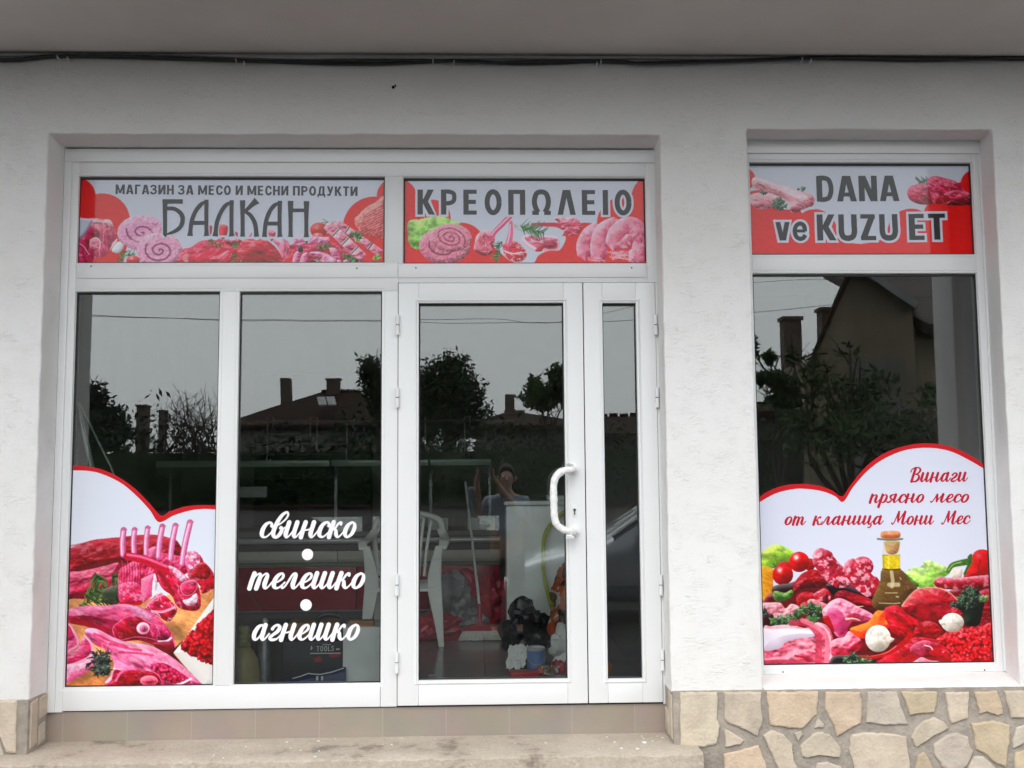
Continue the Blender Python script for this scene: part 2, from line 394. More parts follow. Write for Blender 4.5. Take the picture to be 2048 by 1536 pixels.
# right window
m = bars([(1.352, 1.428, 0.138, 2.945), (2.635, 2.70, 0.138, 2.945), (1.428, 2.635, 2.822, 2.945), (1.428, 2.635, 2.218, 2.319), (1.428, 2.635, 0.138, 0.179)])
win = m.build('display_window', M['pvc'], shop, bevel=0.003)
m = MB(); m.box(1.352, 2.70, FY-0.012, FY-0.0005, 2.868, 2.945); m.box(2.668, 2.70, FY-0.012, FY-0.0005, 0.14, 2.8675)
for k in ('s3', 'W'): beads(m, *G[k])
m.build('frame_trim', M['pvc'], win, bevel=0.0018)
pane(*G['W'], win); gasket(*G['W'], win); gasket(*G['s3'], win)
for u, v in ((1566, 1344), (1969, 1340)):
    p = at(u, v, FY); MB().tube([(p[0], FY-0.001, p[2]), (p[0], FY+0.002, p[2])], 0.004, 8).build('drain_hole', M['hole'], win)

# door: two leaves
def leaf(name, x0, x1, z0, z1, g):
    fy, by = 0.180, 0.255; gx0, gx1, gz0, gz1 = g
    m = MB(); m.box(x0, gx0, fy, by, z0, z1).box(gx1, x1, fy, by, z0, z1).box(gx0, gx1, fy, by, z0, gz0).box(gx0, gx1, fy, by, gz1, z1)
    d = m.build(name, M['pvc'], shop, bevel=0.004)
    t = MB(); w = 0.026
    o = [(gx0-w, gz0-w), (gx1+w, gz0-w), (gx1+w, gz1+w), (gx0-w, gz1+w)]; i = [(gx0, gz0), (gx1, gz0), (gx1, gz1), (gx0, gz1)]
    j = [(gx0-w*.45, gz0-w*.45), (gx1+w*.45, gz0-w*.45), (gx1+w*.45, gz1+w*.45), (gx0-w*.45, gz1+w*.45)]
    vv = [(p[0], fy+0.002, p[1]) for p in o]+[(p[0], fy-0.005, p[1]) for p in j]+[(p[0], 0.200, p[1]) for p in i]
    t.add(vv, [(a*4+k, a*4+(k+1) % 4, a*4+4+(k+1) % 4, a*4+4+k) for a in (0, 1) for k in range(4)])
    for xx in (gx0-0.004, gx1+0.004):   # mitre seams of the welded rails
        t.box(xx-0.0006, xx+0.0006, fy-0.0004, fy+0.001, z0+0.004, gz0-w)
    t.build('glazing_bead', M['pvc'], d)
    pane(*g, d); gasket(*g, d)
    return d
d1 = leaf('door', -0.441, 0.5225, 0.008, 2.168, G['D'])
d2 = leaf('door', 0.5275, 0.905, 0.008, 2.168, G['N'])
d1['label'] = 'wide glazed door leaf with bowed pull handle'; d2['label'] = 'narrow glazed fixed door leaf'
MB().box(0.523, 0.527, 0.21, 0.24, 0.01, 2.165).box(-0.444, 0.93, 0.2, 0.26, -0.002, 0.0075).build('door_seal', M['gasket'], shop)
MB().box(-0.4448, -0.4412, 0.188, 0.24, 0.01, 2.166).build('door_gap', mat('grey_gap_shade', (0.25, 0.25, 0.25, 1), 0.7), shop)  # solid grey strip in the joint, shade put into its colour
M['chrome'] = mat('nickel', (0.6, 0.6, 0.6, 1), 0.25, metal=1.0)
M['film'] = mat('crinkled_film', (0.80, 0.81, 0.80, 1), 0.22, spec=0.7, var=0.07, scale=45, bump=1.0, bscale=50, bdist=0.006)
h0, h1 = at(1140, 938, 0.15), at(1140, 1063, 0.15)
gx = at(1107, 1000, 0.12)[0]; zt, zb = h0[2], h1[2]; hx = at(1146, 940, 0.18)[0]
path = [(hx+0.004, 0.178, zt), (hx-0.002, 0.15, zt), (hx-0.02, 0.122, zt-0.002), (gx+0.045, 0.108, zt-0.012), (gx+0.012, 0.104, zt-0.04), (gx, 0.103, zt-0.085), (gx, 0.103, (zt+zb)/2),
        (gx+0.002, 0.103, zb+0.085), (gx+0.014, 0.104, zb+0.04), (gx+0.047, 0.108, zb+0.012), (hx-0.02, 0.122, zb+0.002), (hx-0.002, 0.15, zb), (hx+0.004, 0.178, zb)]
m = MB(); P = spline(path, 6); rnd = random.Random(9)
m.tube(P, [0.0185+rnd.uniform(-0.0012, 0.0022) for _ in P], 14)
for z in (zt, zb): m.tube([(hx+0.004, 0.1795, z), (hx+0.004, 0.170, z)], 0.027, 20)
hd = m.build('handle', M['film'], d1, smooth=True)
# loose tails of protective film
for z, s in ((zt, 1), (zb, -1)):
    m = MB(); c = Vector((hx-0.03, 0.118, z+s*0.004))
    for k in range(5):
        p = [c+Vector((rnd.uniform(-.02, .03), rnd.uniform(-.018, -.01), s*rnd.uniform(.004, .03))) for _ in range(4)]
        m.add([c]+p, [(0, 1, 2), (0, 2, 3), (0, 3, 4)])
    m.build('film_scrap', M['film'], hd, fix=False)
lk = at(1149, 1022, 0.18)
MB().box(lk[0]-0.011, lk[0]+0.011, 0.176, 0.181, lk[2]-0.030, lk[2]+0.030).build('lock_plate', M['pvc'], d1, bevel=0.002)
m = MB(); m.tube([(lk[0], 0.1765, lk[2]+0.006), (lk[0], 0.173, lk[2]+0.006)], 0.0075, 14); m.box(lk[0]-0.0035, lk[0]+0.0035, 0.1735, 0.1762, lk[2]-0.019, lk[2]+0.001)
m.build('lock_cylinder', mat('dark_nickel', (0.16, 0.16, 0.16, 1), 0.35, metal=0.8), d1)
MB().box(lk[0]-0.001, lk[0]+0.001, 0.1724, 0.1732, lk[2]+0.001, lk[2]+0.011).build('keyhole', M['hole'], d1)
def hinge(x, z, par):
    m = MB(); y = 0.168
    m.tube([(x, y, z-0.052), (x, y, z-0.002)], 0.0095, 12).tube([(x, y, z+0.002), (x, y, z+0.052)], 0.0095, 12)
    m.box(x-0.004, x+0.004, y+0.004, 0.186, z-0.05, z+0.05)
    m.tube([(x, y, z-0.001), (x, y, z+0.002)], 0.0088, 12, m=1); h = m.build('hinge', [M['pvc'], M['hole']], par, smooth=True)
    return h
for v in (650, 795, 1170, 1325): hinge(-0.4445, at(795, v, 0.17)[2], d1)
for v in (650, 795, 1170, 1320): hinge(0.9035, at(1316, v, 0.17)[2], d2)

# tiled riser under the frames
M['riser'] = tile_mat('riser_tile', (0.30, 0.245, 0.19, 1), (0.35, 0.295, 0.235, 1), 0.3195, 0.50)
ri = MB().box(-2.2, 0.925, 0.199, 0.262, -0.16, -0.0035).build('tiled_riser', M['riser'], shop)
planar_uv(ri, (0, 2), (2.114+0.3195, 0.3))

# concrete step -----------------------------------------------------------------
m_, n, l, p = node_mat('worn_concrete'); tc = n.new('ShaderNodeTexCoord')
t1 = n.new('ShaderNodeTexNoise'); t1.inputs['Scale'].default_value = 3.2; t1.inputs['Detail'].default_value = 9; t1.inputs['Roughness'].default_value = 0.65
r1 = n.new('ShaderNodeValToRGB'); e = r1.color_ramp.elements
e[0].position = 0.36; e[0].color = (0.22, 0.185, 0.15, 1); e[1].position = 0.62; e[1].color = (0.47, 0.41, 0.34, 1)
x = e.new(0.43); x.color = (0.40, 0.345, 0.28, 1)
t2 = n.new('ShaderNodeTexVoronoi'); t2.inputs['Scale'].default_value = 26; t2.inputs['Randomness'].default_value = 1
r2 = n.new('ShaderNodeMapRange'); r2.inputs[1].default_value = 0.05; r2.inputs[2].default_value = 0.075; r2.inputs[3].default_value = 1; r2.inputs[4].default_value = 0
t3 = n.new('ShaderNodeTexNoise'); t3.inputs['Scale'].default_value = 7
r3 = n.new('ShaderNodeMapRange'); r3.inputs[1].default_value = 0.53; r3.inputs[2].default_value = 0.58
mm = n.new('ShaderNodeMath'); mm.operation = 'MULTIPLY'
mx = n.new('ShaderNodeMix'); mx.data_type = 'RGBA'; mx.inputs['B'].default_value = (0.75, 0.74, 0.72, 1)
for t in (t1, t2, t3): l.new(tc.outputs['Object'], t.inputs['Vector'])
l.new(t1.outputs['Fac'], r1.inputs['Fac']); l.new(t2.outputs['Distance'], r2.inputs[0]); l.new(t3.outputs['Fac'], r3.inputs[0])
l.new(r2.outputs[0], mm.inputs[0]); l.new(r3.outputs[0], mm.inputs[1]); l.new(mm.outputs[0], mx.inputs['Factor']); l.new(r1.outputs['Color'], mx.inputs['A'])
gn = n.new('ShaderNodeTexNoise'); gn.inputs['Scale'].default_value = 45; gn.inputs['Detail'].default_value = 8; gn.inputs['Roughness'].default_value = 0.75; l.new(tc.outputs['Object'], gn.inputs['Vector'])
gr_ = n.new('ShaderNodeMapRange'); gr_.inputs[1].default_value = 0.3; gr_.inputs[2].default_value = 0.7; gr_.inputs[3].default_value = 0.8; gr_.inputs[4].default_value = 1.1; l.new(gn.outputs['Fac'], gr_.inputs[0])
gm = n.new('ShaderNodeMix'); gm.data_type = 'RGBA'; gm.blend_type = 'MULTIPLY'; gm.inputs['Factor'].default_value = 1.0
l.new(mx.outputs['Result'], gm.inputs['A']); l.new(gr_.outputs[0], gm.inputs['B'])
l.new(gm.outputs['Result'], p.inputs['Base Color']); p.inputs['Roughness'].default_value = 0.9
t4 = n.new('ShaderNodeTexNoise'); t4.inputs['Scale'].default_value = 60; t4.inputs['Detail'].default_value = 8; l.new(tc.outputs['Object'], t4.inputs['Vector'])
bp = n.new('ShaderNodeBump'); bp.inputs['Strength'].default_value = 0.9; bp.inputs['Distance'].default_value = 0.008; l.new(t4.outputs['Fac'], bp.inputs['Height']); l.new(bp.outputs['Normal'], p.inputs['Normal'])
M['concrete'] = m_
step = empty('doorstep', (-0.6, -0.17, STREET), 'worn grey concrete step running below the shop door and left windows', 'step')
m = MB(); rnd = random.Random(11); nx = 110; X0, X1 = -2.30, 1.03
rows = []
for i in range(nx+1):
    x = X0+(X1-X0)*i/nx; e = rnd.uniform(-0.004, 0.004)
    rows.append([(x, 0.24, -0.147), (x, 0.1, -0.148+rnd.uniform(-.001, .001)), (x, -0.06, -0.149), (x, -0.158+e, -0.150), (x, -0.176+e, -0.160+e), (x, -0.178+e*0.5, -0.25), (x, -0.18, STREET+0.125)])
v = sum(rows, []); k = len(rows[0])
m.add(v, [(i*k+j, i*k+j+1, (i+1)*k+j+1, (i+1)*k+j) for i in range(nx) for j in range(k-1)])
m.add(rows[0], [tuple(range(k))]); m.add(rows[-1], [tuple(range(k))[::-1]])
m.build('tread', M['concrete'], step, smooth=True)
MB().box(-2.3, 1.02, -0.50, -0.182, STREET+0.124, -0.335).build('lower_tread', M['concrete'], step, bevel=0.012)

m = MB(); rnd = random.Random(41)
for i in range(34):      # flecks of plaster and mortar left on the step
    x = rnd.choice([rnd.uniform(-2.1, 0.9), rnd.uniform(0.55, 0.93), rnd.uniform(-1.3, -0.7)]); y = rnd.uniform(-0.15, 0.17); r_ = rnd.uniform(.0015, .0055)*(2.4 if rnd.random() < .08 else 1); k = rnd.randint(4, 6); a0 = rnd.random()*6
    P = [(x+r_*rnd.uniform(.6, 1.5)*math.cos(a0+6.283*j/k), y+r_*rnd.uniform(.6, 1.1)*math.sin(a0+6.283*j/k)) for j in range(k)]; m.prism(P, 'z', -0.1485, -0.1465+r_*.35)
cr = m.build('plaster_crumbs', M['plaster'], None); tag(cr, 'white plaster crumbs scattered over the concrete step', 'crumbs', kind='stuff')

# stone plinth: crazy paving on a mortar bed ---------------------------------------
M['mortar'] = mat('grey_mortar', (0.30, 0.265, 0.225, 1), 0.95, var=0.2, scale=14, bump=0.9, bscale=60, bdist=0.008)
def stone_mat():
    m, n, l, p = node_mat('beige_stone'); tc = n.new('ShaderNodeTexCoord')
    at_ = n.new('ShaderNodeAttribute'); at_.attribute_name = 'stone_tint'
    t = n.new('ShaderNodeTexNoise'); t.inputs['Scale'].default_value = 9; t.inputs['Detail'].default_value = 9; t.inputs['Roughness'].default_value = 0.65
    t2 = n.new('ShaderNodeTexNoise'); t2.inputs['Scale'].default_value = 70; t2.inputs['Detail'].default_value = 4
    l.new(tc.outputs['Object'], t.inputs['Vector']); l.new(tc.outputs['Object'], t2.inputs['Vector'])
    mx = n.new('ShaderNodeMix'); mx.data_type = 'RGBA'; mx.blend_type = 'OVERLAY'; mx.inputs['Factor'].default_value = 0.45
    bw = n.new('ShaderNodeRGBToBW'); 
    l.new(at_.outputs['Color'], mx.inputs['A']); l.new(t.outputs['Fac'], mx.inputs['B']); l.new(mx.outputs['Result'], p.inputs['Base Color'])
    p.inputs['Roughness'].default_value = 0.85
    ad = n.new('ShaderNodeMath'); ad.operation = 'MULTIPLY_ADD'; ad.inputs[1].default_value = 0.25; l.new(t2.outputs['Fac'], ad.inputs[0]); l.new(t.outputs['Fac'], ad.inputs[2])
    b = n.new('ShaderNodeBump'); b.inputs['Strength'].default_value = 0.9; b.inputs['Distance'].default_value = 0.014; l.new(ad.outputs[0], b.inputs['Height']); l.new(b.outputs['Normal'], p.inputs['Normal'])
    return m
M['stone'] = stone_mat()
pm = MB()
pm.box(0.918, 6, -0.022, 0.262, STREET+0.02, PL-0.004)
plinth = pm.build('stone_plinth', M['mortar'], shop, bevel=0.006)
plinth_l = MB().box(-6, -2.190, -0.022, 0.262, STREET+0.02, PL-0.004).build('stone_plinth', M['mortar'], shop, bevel=0.006)
BEI, PIN, OCH, GRY = (0.50, 0.425, 0.335), (0.54, 0.42, 0.31), (0.49, 0.395, 0.275), (0.475, 0.415, 0.345)
za = lambda L: [(1320+x/5.39, 1340+y/5.39) for x, y in L]
zb_ = lambda L: [(1680+x/5.565, 1340+y/5.565) for x, y in L]
stones = [
 (za([(215,240),(610,235),(622,300),(612,520),(645,600),(610,790),(470,830),(220,815)]), BEI),
 (za([(685,235),(1090,235),(1082,330),(1108,540),(1050,710),(720,560),(688,520)]), BEI),
 (za([(1145,232),(1700,230),(1690,470),(1540,625),(1390,625),(1190,590),(1165,440)]), PIN),
 (za([(1780,235),(2148,234),(2172,320),(2176,484),(2158,571),(1905,715),(1850,560),(1775,420)]), PIN),
 (za([(695,630),(905,755),(870,800),(700,830)]), BEI),
 (za([(1110,700),(1200,640),(1330,690),(1425,800),(1440,980),(1520,1130),(1300,1130),(1230,990)]), BEI),
 (za([(1440,680),(1520,655),(1535,690),(1480,770)]), GRY),
 (za([(1700,510),(1770,590),(1755,620),(1660,620)]), GRY),
 (za([(1505,820),(1640,690),(1700,665),(1830,690),(1945,830),(1935,940),(1720,920),(1570,945),(1530,930)]), BEI),
 (za([(680,905),(1060,810),(1130,980),(1160,1130),(690,1130)]), PIN),
 (za([(1690,1000),(1800,985),(1950,1040),(1990,1130),(1660,1130)]), GRY),
 (zb_([(298,240),(625,235),(680,420),(755,600),(500,610),(290,580)]), GRY),
 (zb_([(670,240),(1080,240),(1070,360),(1045,470),(770,500),(740,400)]), OCH),
 (zb_([(1160,245),(1430,240),(1425,400),(1420,540),(1230,595),(1190,440)]), BEI),
 (zb_([(1485,245),(1740,230),(1800,400),(1810,485),(1750,505),(1620,460),(1545,480)]), OCH),
 (zb_([(1815,230),(2300,225),(2300,520),(2040,530),(1895,530),(1865,400)]), BEI),
 (zb_([(125,720),(260,690),(560,705),(735,740),(745,860),(775,1050),(770,1130),(170,1130),(95,880)]), BEI),
 (zb_([(790,750),(830,650),(930,560),(1040,520),(1160,580),(1205,640),(1000,760),(840,860)]), BEI),
 (zb_([(1035,830),(1180,720),(1300,690),(1420,740),(1440,850),(1480,900),(1410,1060),(1330,1140),(1130,1080),(1040,930)]), GRY),
 (zb_([(1450,590),(1700,560),(1885,610),(1880,800),(1850,1000),(1840,1080),(1700,1020),(1590,920),(1505,880),(1490,720)]), OCH),
 (zb_([(1950,640),(2300,560),(2300,700),(2040,810),(1920,865),(1915,780)]), GRY),
 (zb_([(860,950),(930,900),(1000,1020),(1050,1130),(830,1130)]), OCH),
 (zb_([(1480,960),(1590,960),(1700,1060),(1800,1150),(1440,1140),(1420,1080)]), GRY),
 (zb_([(1945,920),(2300,830),(2300,1130),(1940,1130)]), OCH),
]
sm_ = MB(); tints = []
def add_stone(poly3, normal, tint, th=0.012, rnd=random.Random(77)):
    P = [Vector(p) for p in poly3]; c = sum(P, Vector())/len(P); nrm = Vector(normal)
    Q = []
    for i in range(len(P)):      # rough outline between the traced corners
        a, bq = P[i], P[(i+1) % len(P)]; L = (bq-a).length; kk = max(1, int(L/0.02))
        for t in range(kk):
            q = a+(bq-a)*(t/kk)
            if t: q = q+(c-q).normalized()*rnd.uniform(-0.0028, 0.0028)
            Q.append(q)
    n = len(Q); v = [q for q in Q]+[q+(c-q).normalized()*0.002+nrm*th*0.75 for q in Q]+[q+(c-q)*0.05+(c-q).normalized()*0.004+nrm*th for q in Q]
    f = [(i, (i+1) % n, n+(i+1) % n, n+i) for i in range(n)]+[(n+i, n+(i+1) % n, 2*n+(i+1) % n, 2*n+i) for i in range(n)]+[tuple(range(2*n, 3*n))]
    k0 = len(sm_.v); sm_.add(v, f)
    j = rnd.uniform(0.93, 1.07); tints.extend([(tint[0]*j, tint[1]*j*rnd.uniform(.98, 1.02), tint[2]*j)]*(3*n))
for poly, tint in stones:
    pts = [at(u, v, -0.022) for u, v in poly]; pts = [(q[0], -0.021, q[2]) for q in pts]
    add_stone(pts, (0, -1, 0), tint)
# below the step and outside the picture the paving goes on in the same way
rnd = random.Random(21)
def fill(xa, xb, za_, zb2):
    nx = int((xb-xa)/0.2); nz = max(1, int(round((zb2-za_)/0.17)))
    gp = [[(xa+(xb-xa)*i/nx+(rnd.uniform(-.05, .05) if 0 < i < nx else 0), za_+(zb2-za_)*j/nz+(rnd.uniform(-.04, .04) if 0 < j < nz else 0)) for j in range(nz+1)] for i in range(nx+1)]
    for i in range(nx):
        for j in range(nz):
            q = [gp[i][j], gp[i+1][j], gp[i+1][j+1], gp[i][j+1]]; c = (sum(a[0] for a in q)/4, sum(a[1] for a in q)/4)
            q = [(c[0]+(a[0]-c[0])*0.89, c[1]+(a[1]-c[1])*0.89) for a in q]
            add_stone([(a[0], -0.021, a[1]) for a in q], (0, -1, 0), rnd.choice([BEI, PIN, OCH, GRY]))
fill(2.95, 5.9, STREET+0.15, PL-0.01); fill(1.06, 2.95, STREET+0.15, -0.33)
for (y0, y1, z0, z1, tt) in ((0.0, 0.085, -0.13, 0.09, BEI), (0.1, 0.18, -0.13, -0.01, GRY)):
    add_stone([(0.918, y0, z0), (0.918, y1, z0+0.01), (0.918, y1-0.005, z1), (0.918, y0, z1-0.01)], (-1, 0, 0), tt, 0.006)
def finish_stones(par):
    so = sm_.build('stone_cladding', M['stone'], par, smooth=False, fix=False)
    bm = bmesh.new(); bm.from_mesh(so.data); bmesh.ops.recalc_face_normals(bm, faces=bm.faces); bm.to_mesh(so.data); bm.free()
    ca = so.data.color_attributes.new('stone_tint', 'FLOAT_COLOR', 'POINT')
    ca.data.foreach_set('color', np.array([(a[0], a[1], a[2], 1) for a in tints], dtype=np.float32).ravel())
    sm_.v.clear(); sm_.f.clear(); sm_.m.clear(); tints.clear()
finish_stones(plinth)
fill(-5.9, -2.52, STREET+0.15, PL-0.01)
zl = lambda L: [(x/6.827, 1340+y/6.827) for x, y in L]
add_stone([(q[0], -0.021, q[2]) for q in [at(u, v, -0.022) for u, v in zl([(-260,405),(245,405),(235,700),(225,1130),(100,1120),(20,930),(-260,900)])]], (0, -1, 0), BEI)
add_stone([(q[0], -0.021, q[2]) for q in [at(u, v, -0.022) for u, v in zl([(-260,960),(0,980),(60,1120),(90,1330),(-260,1330)])]], (0, -1, 0), GRY)
# stones on the left return (facing +x) and right return (facing -x)
for (y0, y1, z0, z1, tt) in ((0.0, 0.075, -0.13, 0.095, BEI), (0.095, 0.19, -0.015, 0.098, BEI), (0.095, 0.165, -0.135, -0.035, GRY)):
    add_stone([(-2.19, y0, z0), (-2.19, y1, z0+0.01), (-2.19, y1-0.005, z1), (-2.19, y0, z1-0.01)], (1, 0, 0), tt, 0.007)
finish_stones(plinth_l)

# cables under the soffit ------------------------------------------------------------
M['cable'] = mat('black_cable', (0.02, 0.02, 0.021, 1), 0.5)
M['cable_grey'] = mat('grey_cable', (0.22, 0.21, 0.2, 1), 0.5)
def cable(uv, r, y, mt, label, dz=0.0):
    P = [at(u, v, y) for u, v in uv]; P = [(p[0], y, min(p[2]+dz, SOF-r-0.001)) for p in P]
    P = spline(P, 6)
    o = MB().tube(P, r, 8).build('cable', mt, None, smooth=True)
    return tag(o, label, 'cable', 'cables under the soffit')
ka = [(-300,118),(0,121),(60,118),(125,113),(250,115),(350,118),(460,121),(560,124),(640,127),(750,128),(850,124),(920,122),(1024,127),(1110,126),(1190,123),(1270,126),(1340,125),(1480,122),(1600,117),(1700,118),(1830,121),(1960,117),(2048,117),(2300,117)]
cable(ka, 0.0095, -0.0115, M['cable'], 'thick black cable sagging along the joint of wall and soffit')
kb = [(-300,116),(0,119),(70,114),(130,111),(260,112),(380,117),(470,120),(540,122),(660,122),(760,121),(850,120),(930,124),(1024,124),(1150,121),(1230,121),(1290,127),(1400,124),(1500,121),(1580,119),(1680,115),(1800,117),(1950,119),(2048,115),(2300,115)]
cable(kb, 0.007, -0.028, M['cable'], 'thinner black cable twisting in front of the thick one under the soffit')
kc = [(-300,112),(0,113),(110,110),(220,110),(330,111),(480,116),(600,119),(720,118),(870,119),(1024,118),(1180,119),(1260,118),(1420,119),(1560,116),(1700,114),(1900,115),(2048,114),(2300,114)]
cable(kc, 0.004, -0.008, M['cable_grey'], 'thin grey wire running above the black cables')
for u, v in ((115, 114), (135, 117), (472, 120), (488, 126), (866, 121), (908, 125), (1194, 127), (1202, 123), (1604, 118), (1622, 121)):
    p = at(u, v, -0.03); o = MB().box(p[0]-0.002, p[0]+0.002, -0.038, -0.001, p[2]-0.008, p[2]+0.008).build('cable_clip', M['pvc'], None, bevel=0.0015)
    tag(o, 'small pale clip pinning the black cables to the wall', 'clip', 'cable clips')
# ---------------------------------------------------------------- printed artwork
class Canvas:
    """paints a print on its own panel (x0..x1, z0..z1 metres), later stored as the panel's colours"""
    S = 400.0
    def __init__(s, x0, x1, z0, z1, Y, bgc, seed=1):
        s.x0, s.x1, s.z0, s.z1, s.Y = x0, x1, z0, z1, Y
        s.w, s.h = int(round((x1-x0)*s.S))+1, int(round((z1-z0)*s.S))+1
        s.img = np.zeros((s.h, s.w, 3)); s.img[:] = bgc
        s.rng = np.random.RandomState(seed); s.view(0, 0, 1)
    def view(s, ox, oy, sc): s.ox, s.oy, s.sc = ox, oy, sc; return s
    def px(s, pts):
        p = np.atleast_2d(np.asarray(pts, float)); w = at_arr(np.stack([s.ox+p[:, 0]/s.sc, s.oy+p[:, 1]/s.sc], 1), s.Y)
        return np.stack([(w[:, 0]-s.x0)*s.S, (s.z1-w[:, 2])*s.S], 1)
    def unit(s): return s.S*5.2/2000.0/s.sc       # art unit -> canvas px
    def noise(s, X, Y, cell, ang=0.0, stretch=1.0, oct=3):
        c, sn = math.cos(ang), math.sin(ang); U = (X*c+Y*sn)/(cell*stretch); V = (-X*sn+Y*c)/cell; out = 0; amp = 1; tot = 0
        for o in range(oct):
            N = 64; g = s.rng.rand(N, N); u, v = U*2**o, V*2**o
            iu, iv = np.floor(u).astype(int), np.floor(v).astype(int); fu, fv = u-iu, v-iv; fu = fu*fu*(3-2*fu); fv = fv*fv*(3-2*fv)
            a, b = g[iv % N, iu % N], g[iv % N, (iu+1) % N]; c_, d = g[(iv+1) % N, iu % N], g[(iv+1) % N, (iu+1) % N]
            out = out+amp*((a*(1-fu)+b*fu)*(1-fv)+(c_*(1-fu)+d*fu)*fv); tot += amp; amp *= 0.55
        return np.clip((out/tot-0.5)*1.7+0.5, 0, 1)
    def cells(s, X, Y, cell):
        N = 64; g = s.rng.rand(N, N, 2); u, v = X/cell, Y/cell; iu, iv = np.floor(u).astype(int), np.floor(v).astype(int); d = np.full(X.shape, 9.0)
        for a in (-1, 0, 1):
            for b in (-1, 0, 1):
                q = g[(iv+b) % N, (iu+a) % N]; d = np.minimum(d, np.hypot(iu+a+q[..., 0]-u, iv+b+q[..., 1]-v))
        return np.clip(d, 0, 1.2)
    def box(s, P, pad):
        x0, y0 = np.floor(P.min(0)-pad).astype(int); x1, y1 = np.ceil(P.max(0)+pad).astype(int)
        x0, y0, x1, y1 = max(x0, 0), max(y0, 0), min(x1, s.w-1), min(y1, s.h-1)
        if x1 <= x0 or y1 <= y0: return None
        Y, X = np.mgrid[y0:y1+1, x0:x1+1].astype(float); return slice(y0, y1+1), slice(x0, x1+1), X, Y
    @staticmethod
    def sdf(P, X, Y):
        d = np.full(X.shape, 1e9); ins = np.zeros(X.shape, bool); n = len(P)
        for i in range(n):
            a, b = P[i], P[(i+1) % n]; e = b-a; L = e@e+1e-12
            t = np.clip(((X-a[0])*e[0]+(Y-a[1])*e[1])/L, 0, 1); d = np.minimum(d, (X-a[0]-t*e[0])**2+(Y-a[1]-t*e[1])**2)
            c = (a[1] > Y) != (b[1] > Y)
            if abs(e[1]) > 1e-9: ins ^= c & (X < e[0]*(Y-a[1])/e[1]+a[0])
        d = np.sqrt(d); return np.where(ins, d, -d)
    def put(s, ys, xs, cov, colr):
        t = s.img[ys, xs]; s.img[ys, xs] = t+(colr-t)*cov[..., None]
    def blob(s, pts, col, lo=None, hi=None, Rr=14, tex=None, curve=True, edge=None, ew=1.2, soft=0.5, alpha=1.0, light=(-0.45, -0.75), spec=0.0, ang=0.0, cell=7.0, fat=(250, 205, 212), amt=0.5, jag=0.0):
        """one printed shape: outline in art units, base / dark / light colours, rounded over Rr canvas px, with a meat grain"""
        P = s.px(pts)
        if curve: P = spline(P, 7, True)
        if jag: P = P+(s.rng.rand(*P.shape)-0.5)*2*jag
        bx = s.box(P, 2)
        if bx is None: return s
        ys, xs, X, Y = bx; d = s.sdf(P, X, Y); cov = np.clip(d/(2*soft)+0.5, 0, 1)*alpha
        col = np.array(col, float); lo = np.array(lo if lo is not None else col*0.62); hi = np.array(hi if hi is not None else np.minimum(255, col*1.0+(255-col)*0.35))
        q = 1-np.clip(d/Rr, 0, 1); hgt = np.sqrt(np.maximum(0, 1-q*q))*Rr
        if tex in ('meat', 'mottle', 'fold'): hgt = hgt+(s.noise(X, Y, cell*1.6, ang, 2.2 if tex == 'meat' else 1.2)-0.5)*Rr*(0.6 if tex == 'fold' else 0.30 if tex == 'meat' else 0.16)
        gy, gx = np.gradient(hgt) if min(hgt.shape) > 1 else (hgt*0, hgt*0)
        nl = np.sqrt(gx*gx+gy*gy+1)
        sh = np.clip(0.5+0.62*(gx*-light[0]+gy*-light[1])/nl, 0, 1)
        c = np.where(sh[..., None] < 0.5, lo+(col-lo)*(sh[..., None]*2), col+(hi-col)*(sh[..., None]*2-1))
        if tex == 'meat':
            n1 = s.noise(X, Y, cell, ang, 3.5, 3); c = c*(0.86+0.28*n1[..., None])
            rg = 1-np.abs(s.noise(X, Y, cell*1.4, ang+0.3, 2.6, 3)-0.5)*2; m = np.clip((rg-0.90)/0.07, 0, 1)*amt; c = c+(np.array(fat)-c)*m[..., None]
        elif tex == 'mottle':
            n1 = s.noise(X, Y, cell, ang, 1.2, 3); m = np.clip((n1-0.55)/0.22, 0, 1)*amt; c = c+(np.array(fat)-c)*m[..., None]
            n2 = s.noise(X, Y, cell*0.8, 0, 1, 2); c = c*(0.88+0.22*n2[..., None])
        elif tex == 'mince':
            k = s.cells(X, Y, cell); c = c*(1.28-0.75*k[..., None]); n1 = s.noise(X, Y, cell*0.9, 0, 1, 2); m = np.clip((n1-0.62)/0.15, 0, 1)*(k < 0.5)*amt; c = c+(np.array(fat)-c)*m[..., None]
        elif tex == 'fold':
            n1 = s.noise(X, Y, cell, ang, 2.8, 3); m = np.clip((n1-0.5)/0.3, 0, 1)*amt; c = c+(np.array(fat)-c)*m[..., None]
        elif tex == 'leaf':
            n1 = s.noise(X, Y, cell, ang, 1.6, 3); c = c*(0.7+0.6*n1[..., None])
        if tex in ('meat', 'fold'):      # wet fibres: short bright glints on the lit side, dark seams on the other
            gn = s.noise(X, Y, max(3.0, cell*.5), ang, 2.6, 2); gl = np.clip((gn-0.66)/0.12, 0, 1)*np.clip((sh-0.48)*3, 0, 1)*0.26
            c = c+(np.array((255, 226, 234))-c)*gl[..., None]; dk_ = np.clip((0.36-gn)/0.12, 0, 1)*np.clip((0.75-sh)*2.5, 0, 1)*0.22; c = c*(1-dk_[..., None])
        if edge is not None:
            m = np.clip(1-np.abs(d-ew*0.6)/ew, 0, 1); c = c+(np.array(edge, float)-c)*(m*0.8)[..., None]
        if spec:
            cx, cy = P.mean(0); hx, hy = cx+light[0]*Rr*0.45, cy+light[1]*Rr*0.42
            m = np.exp(-((X-hx)**2+(Y-hy)**2)/(2*(Rr*0.14)**2))*spec; c = c+(255-c)*np.clip(m, 0, 1)[..., None]
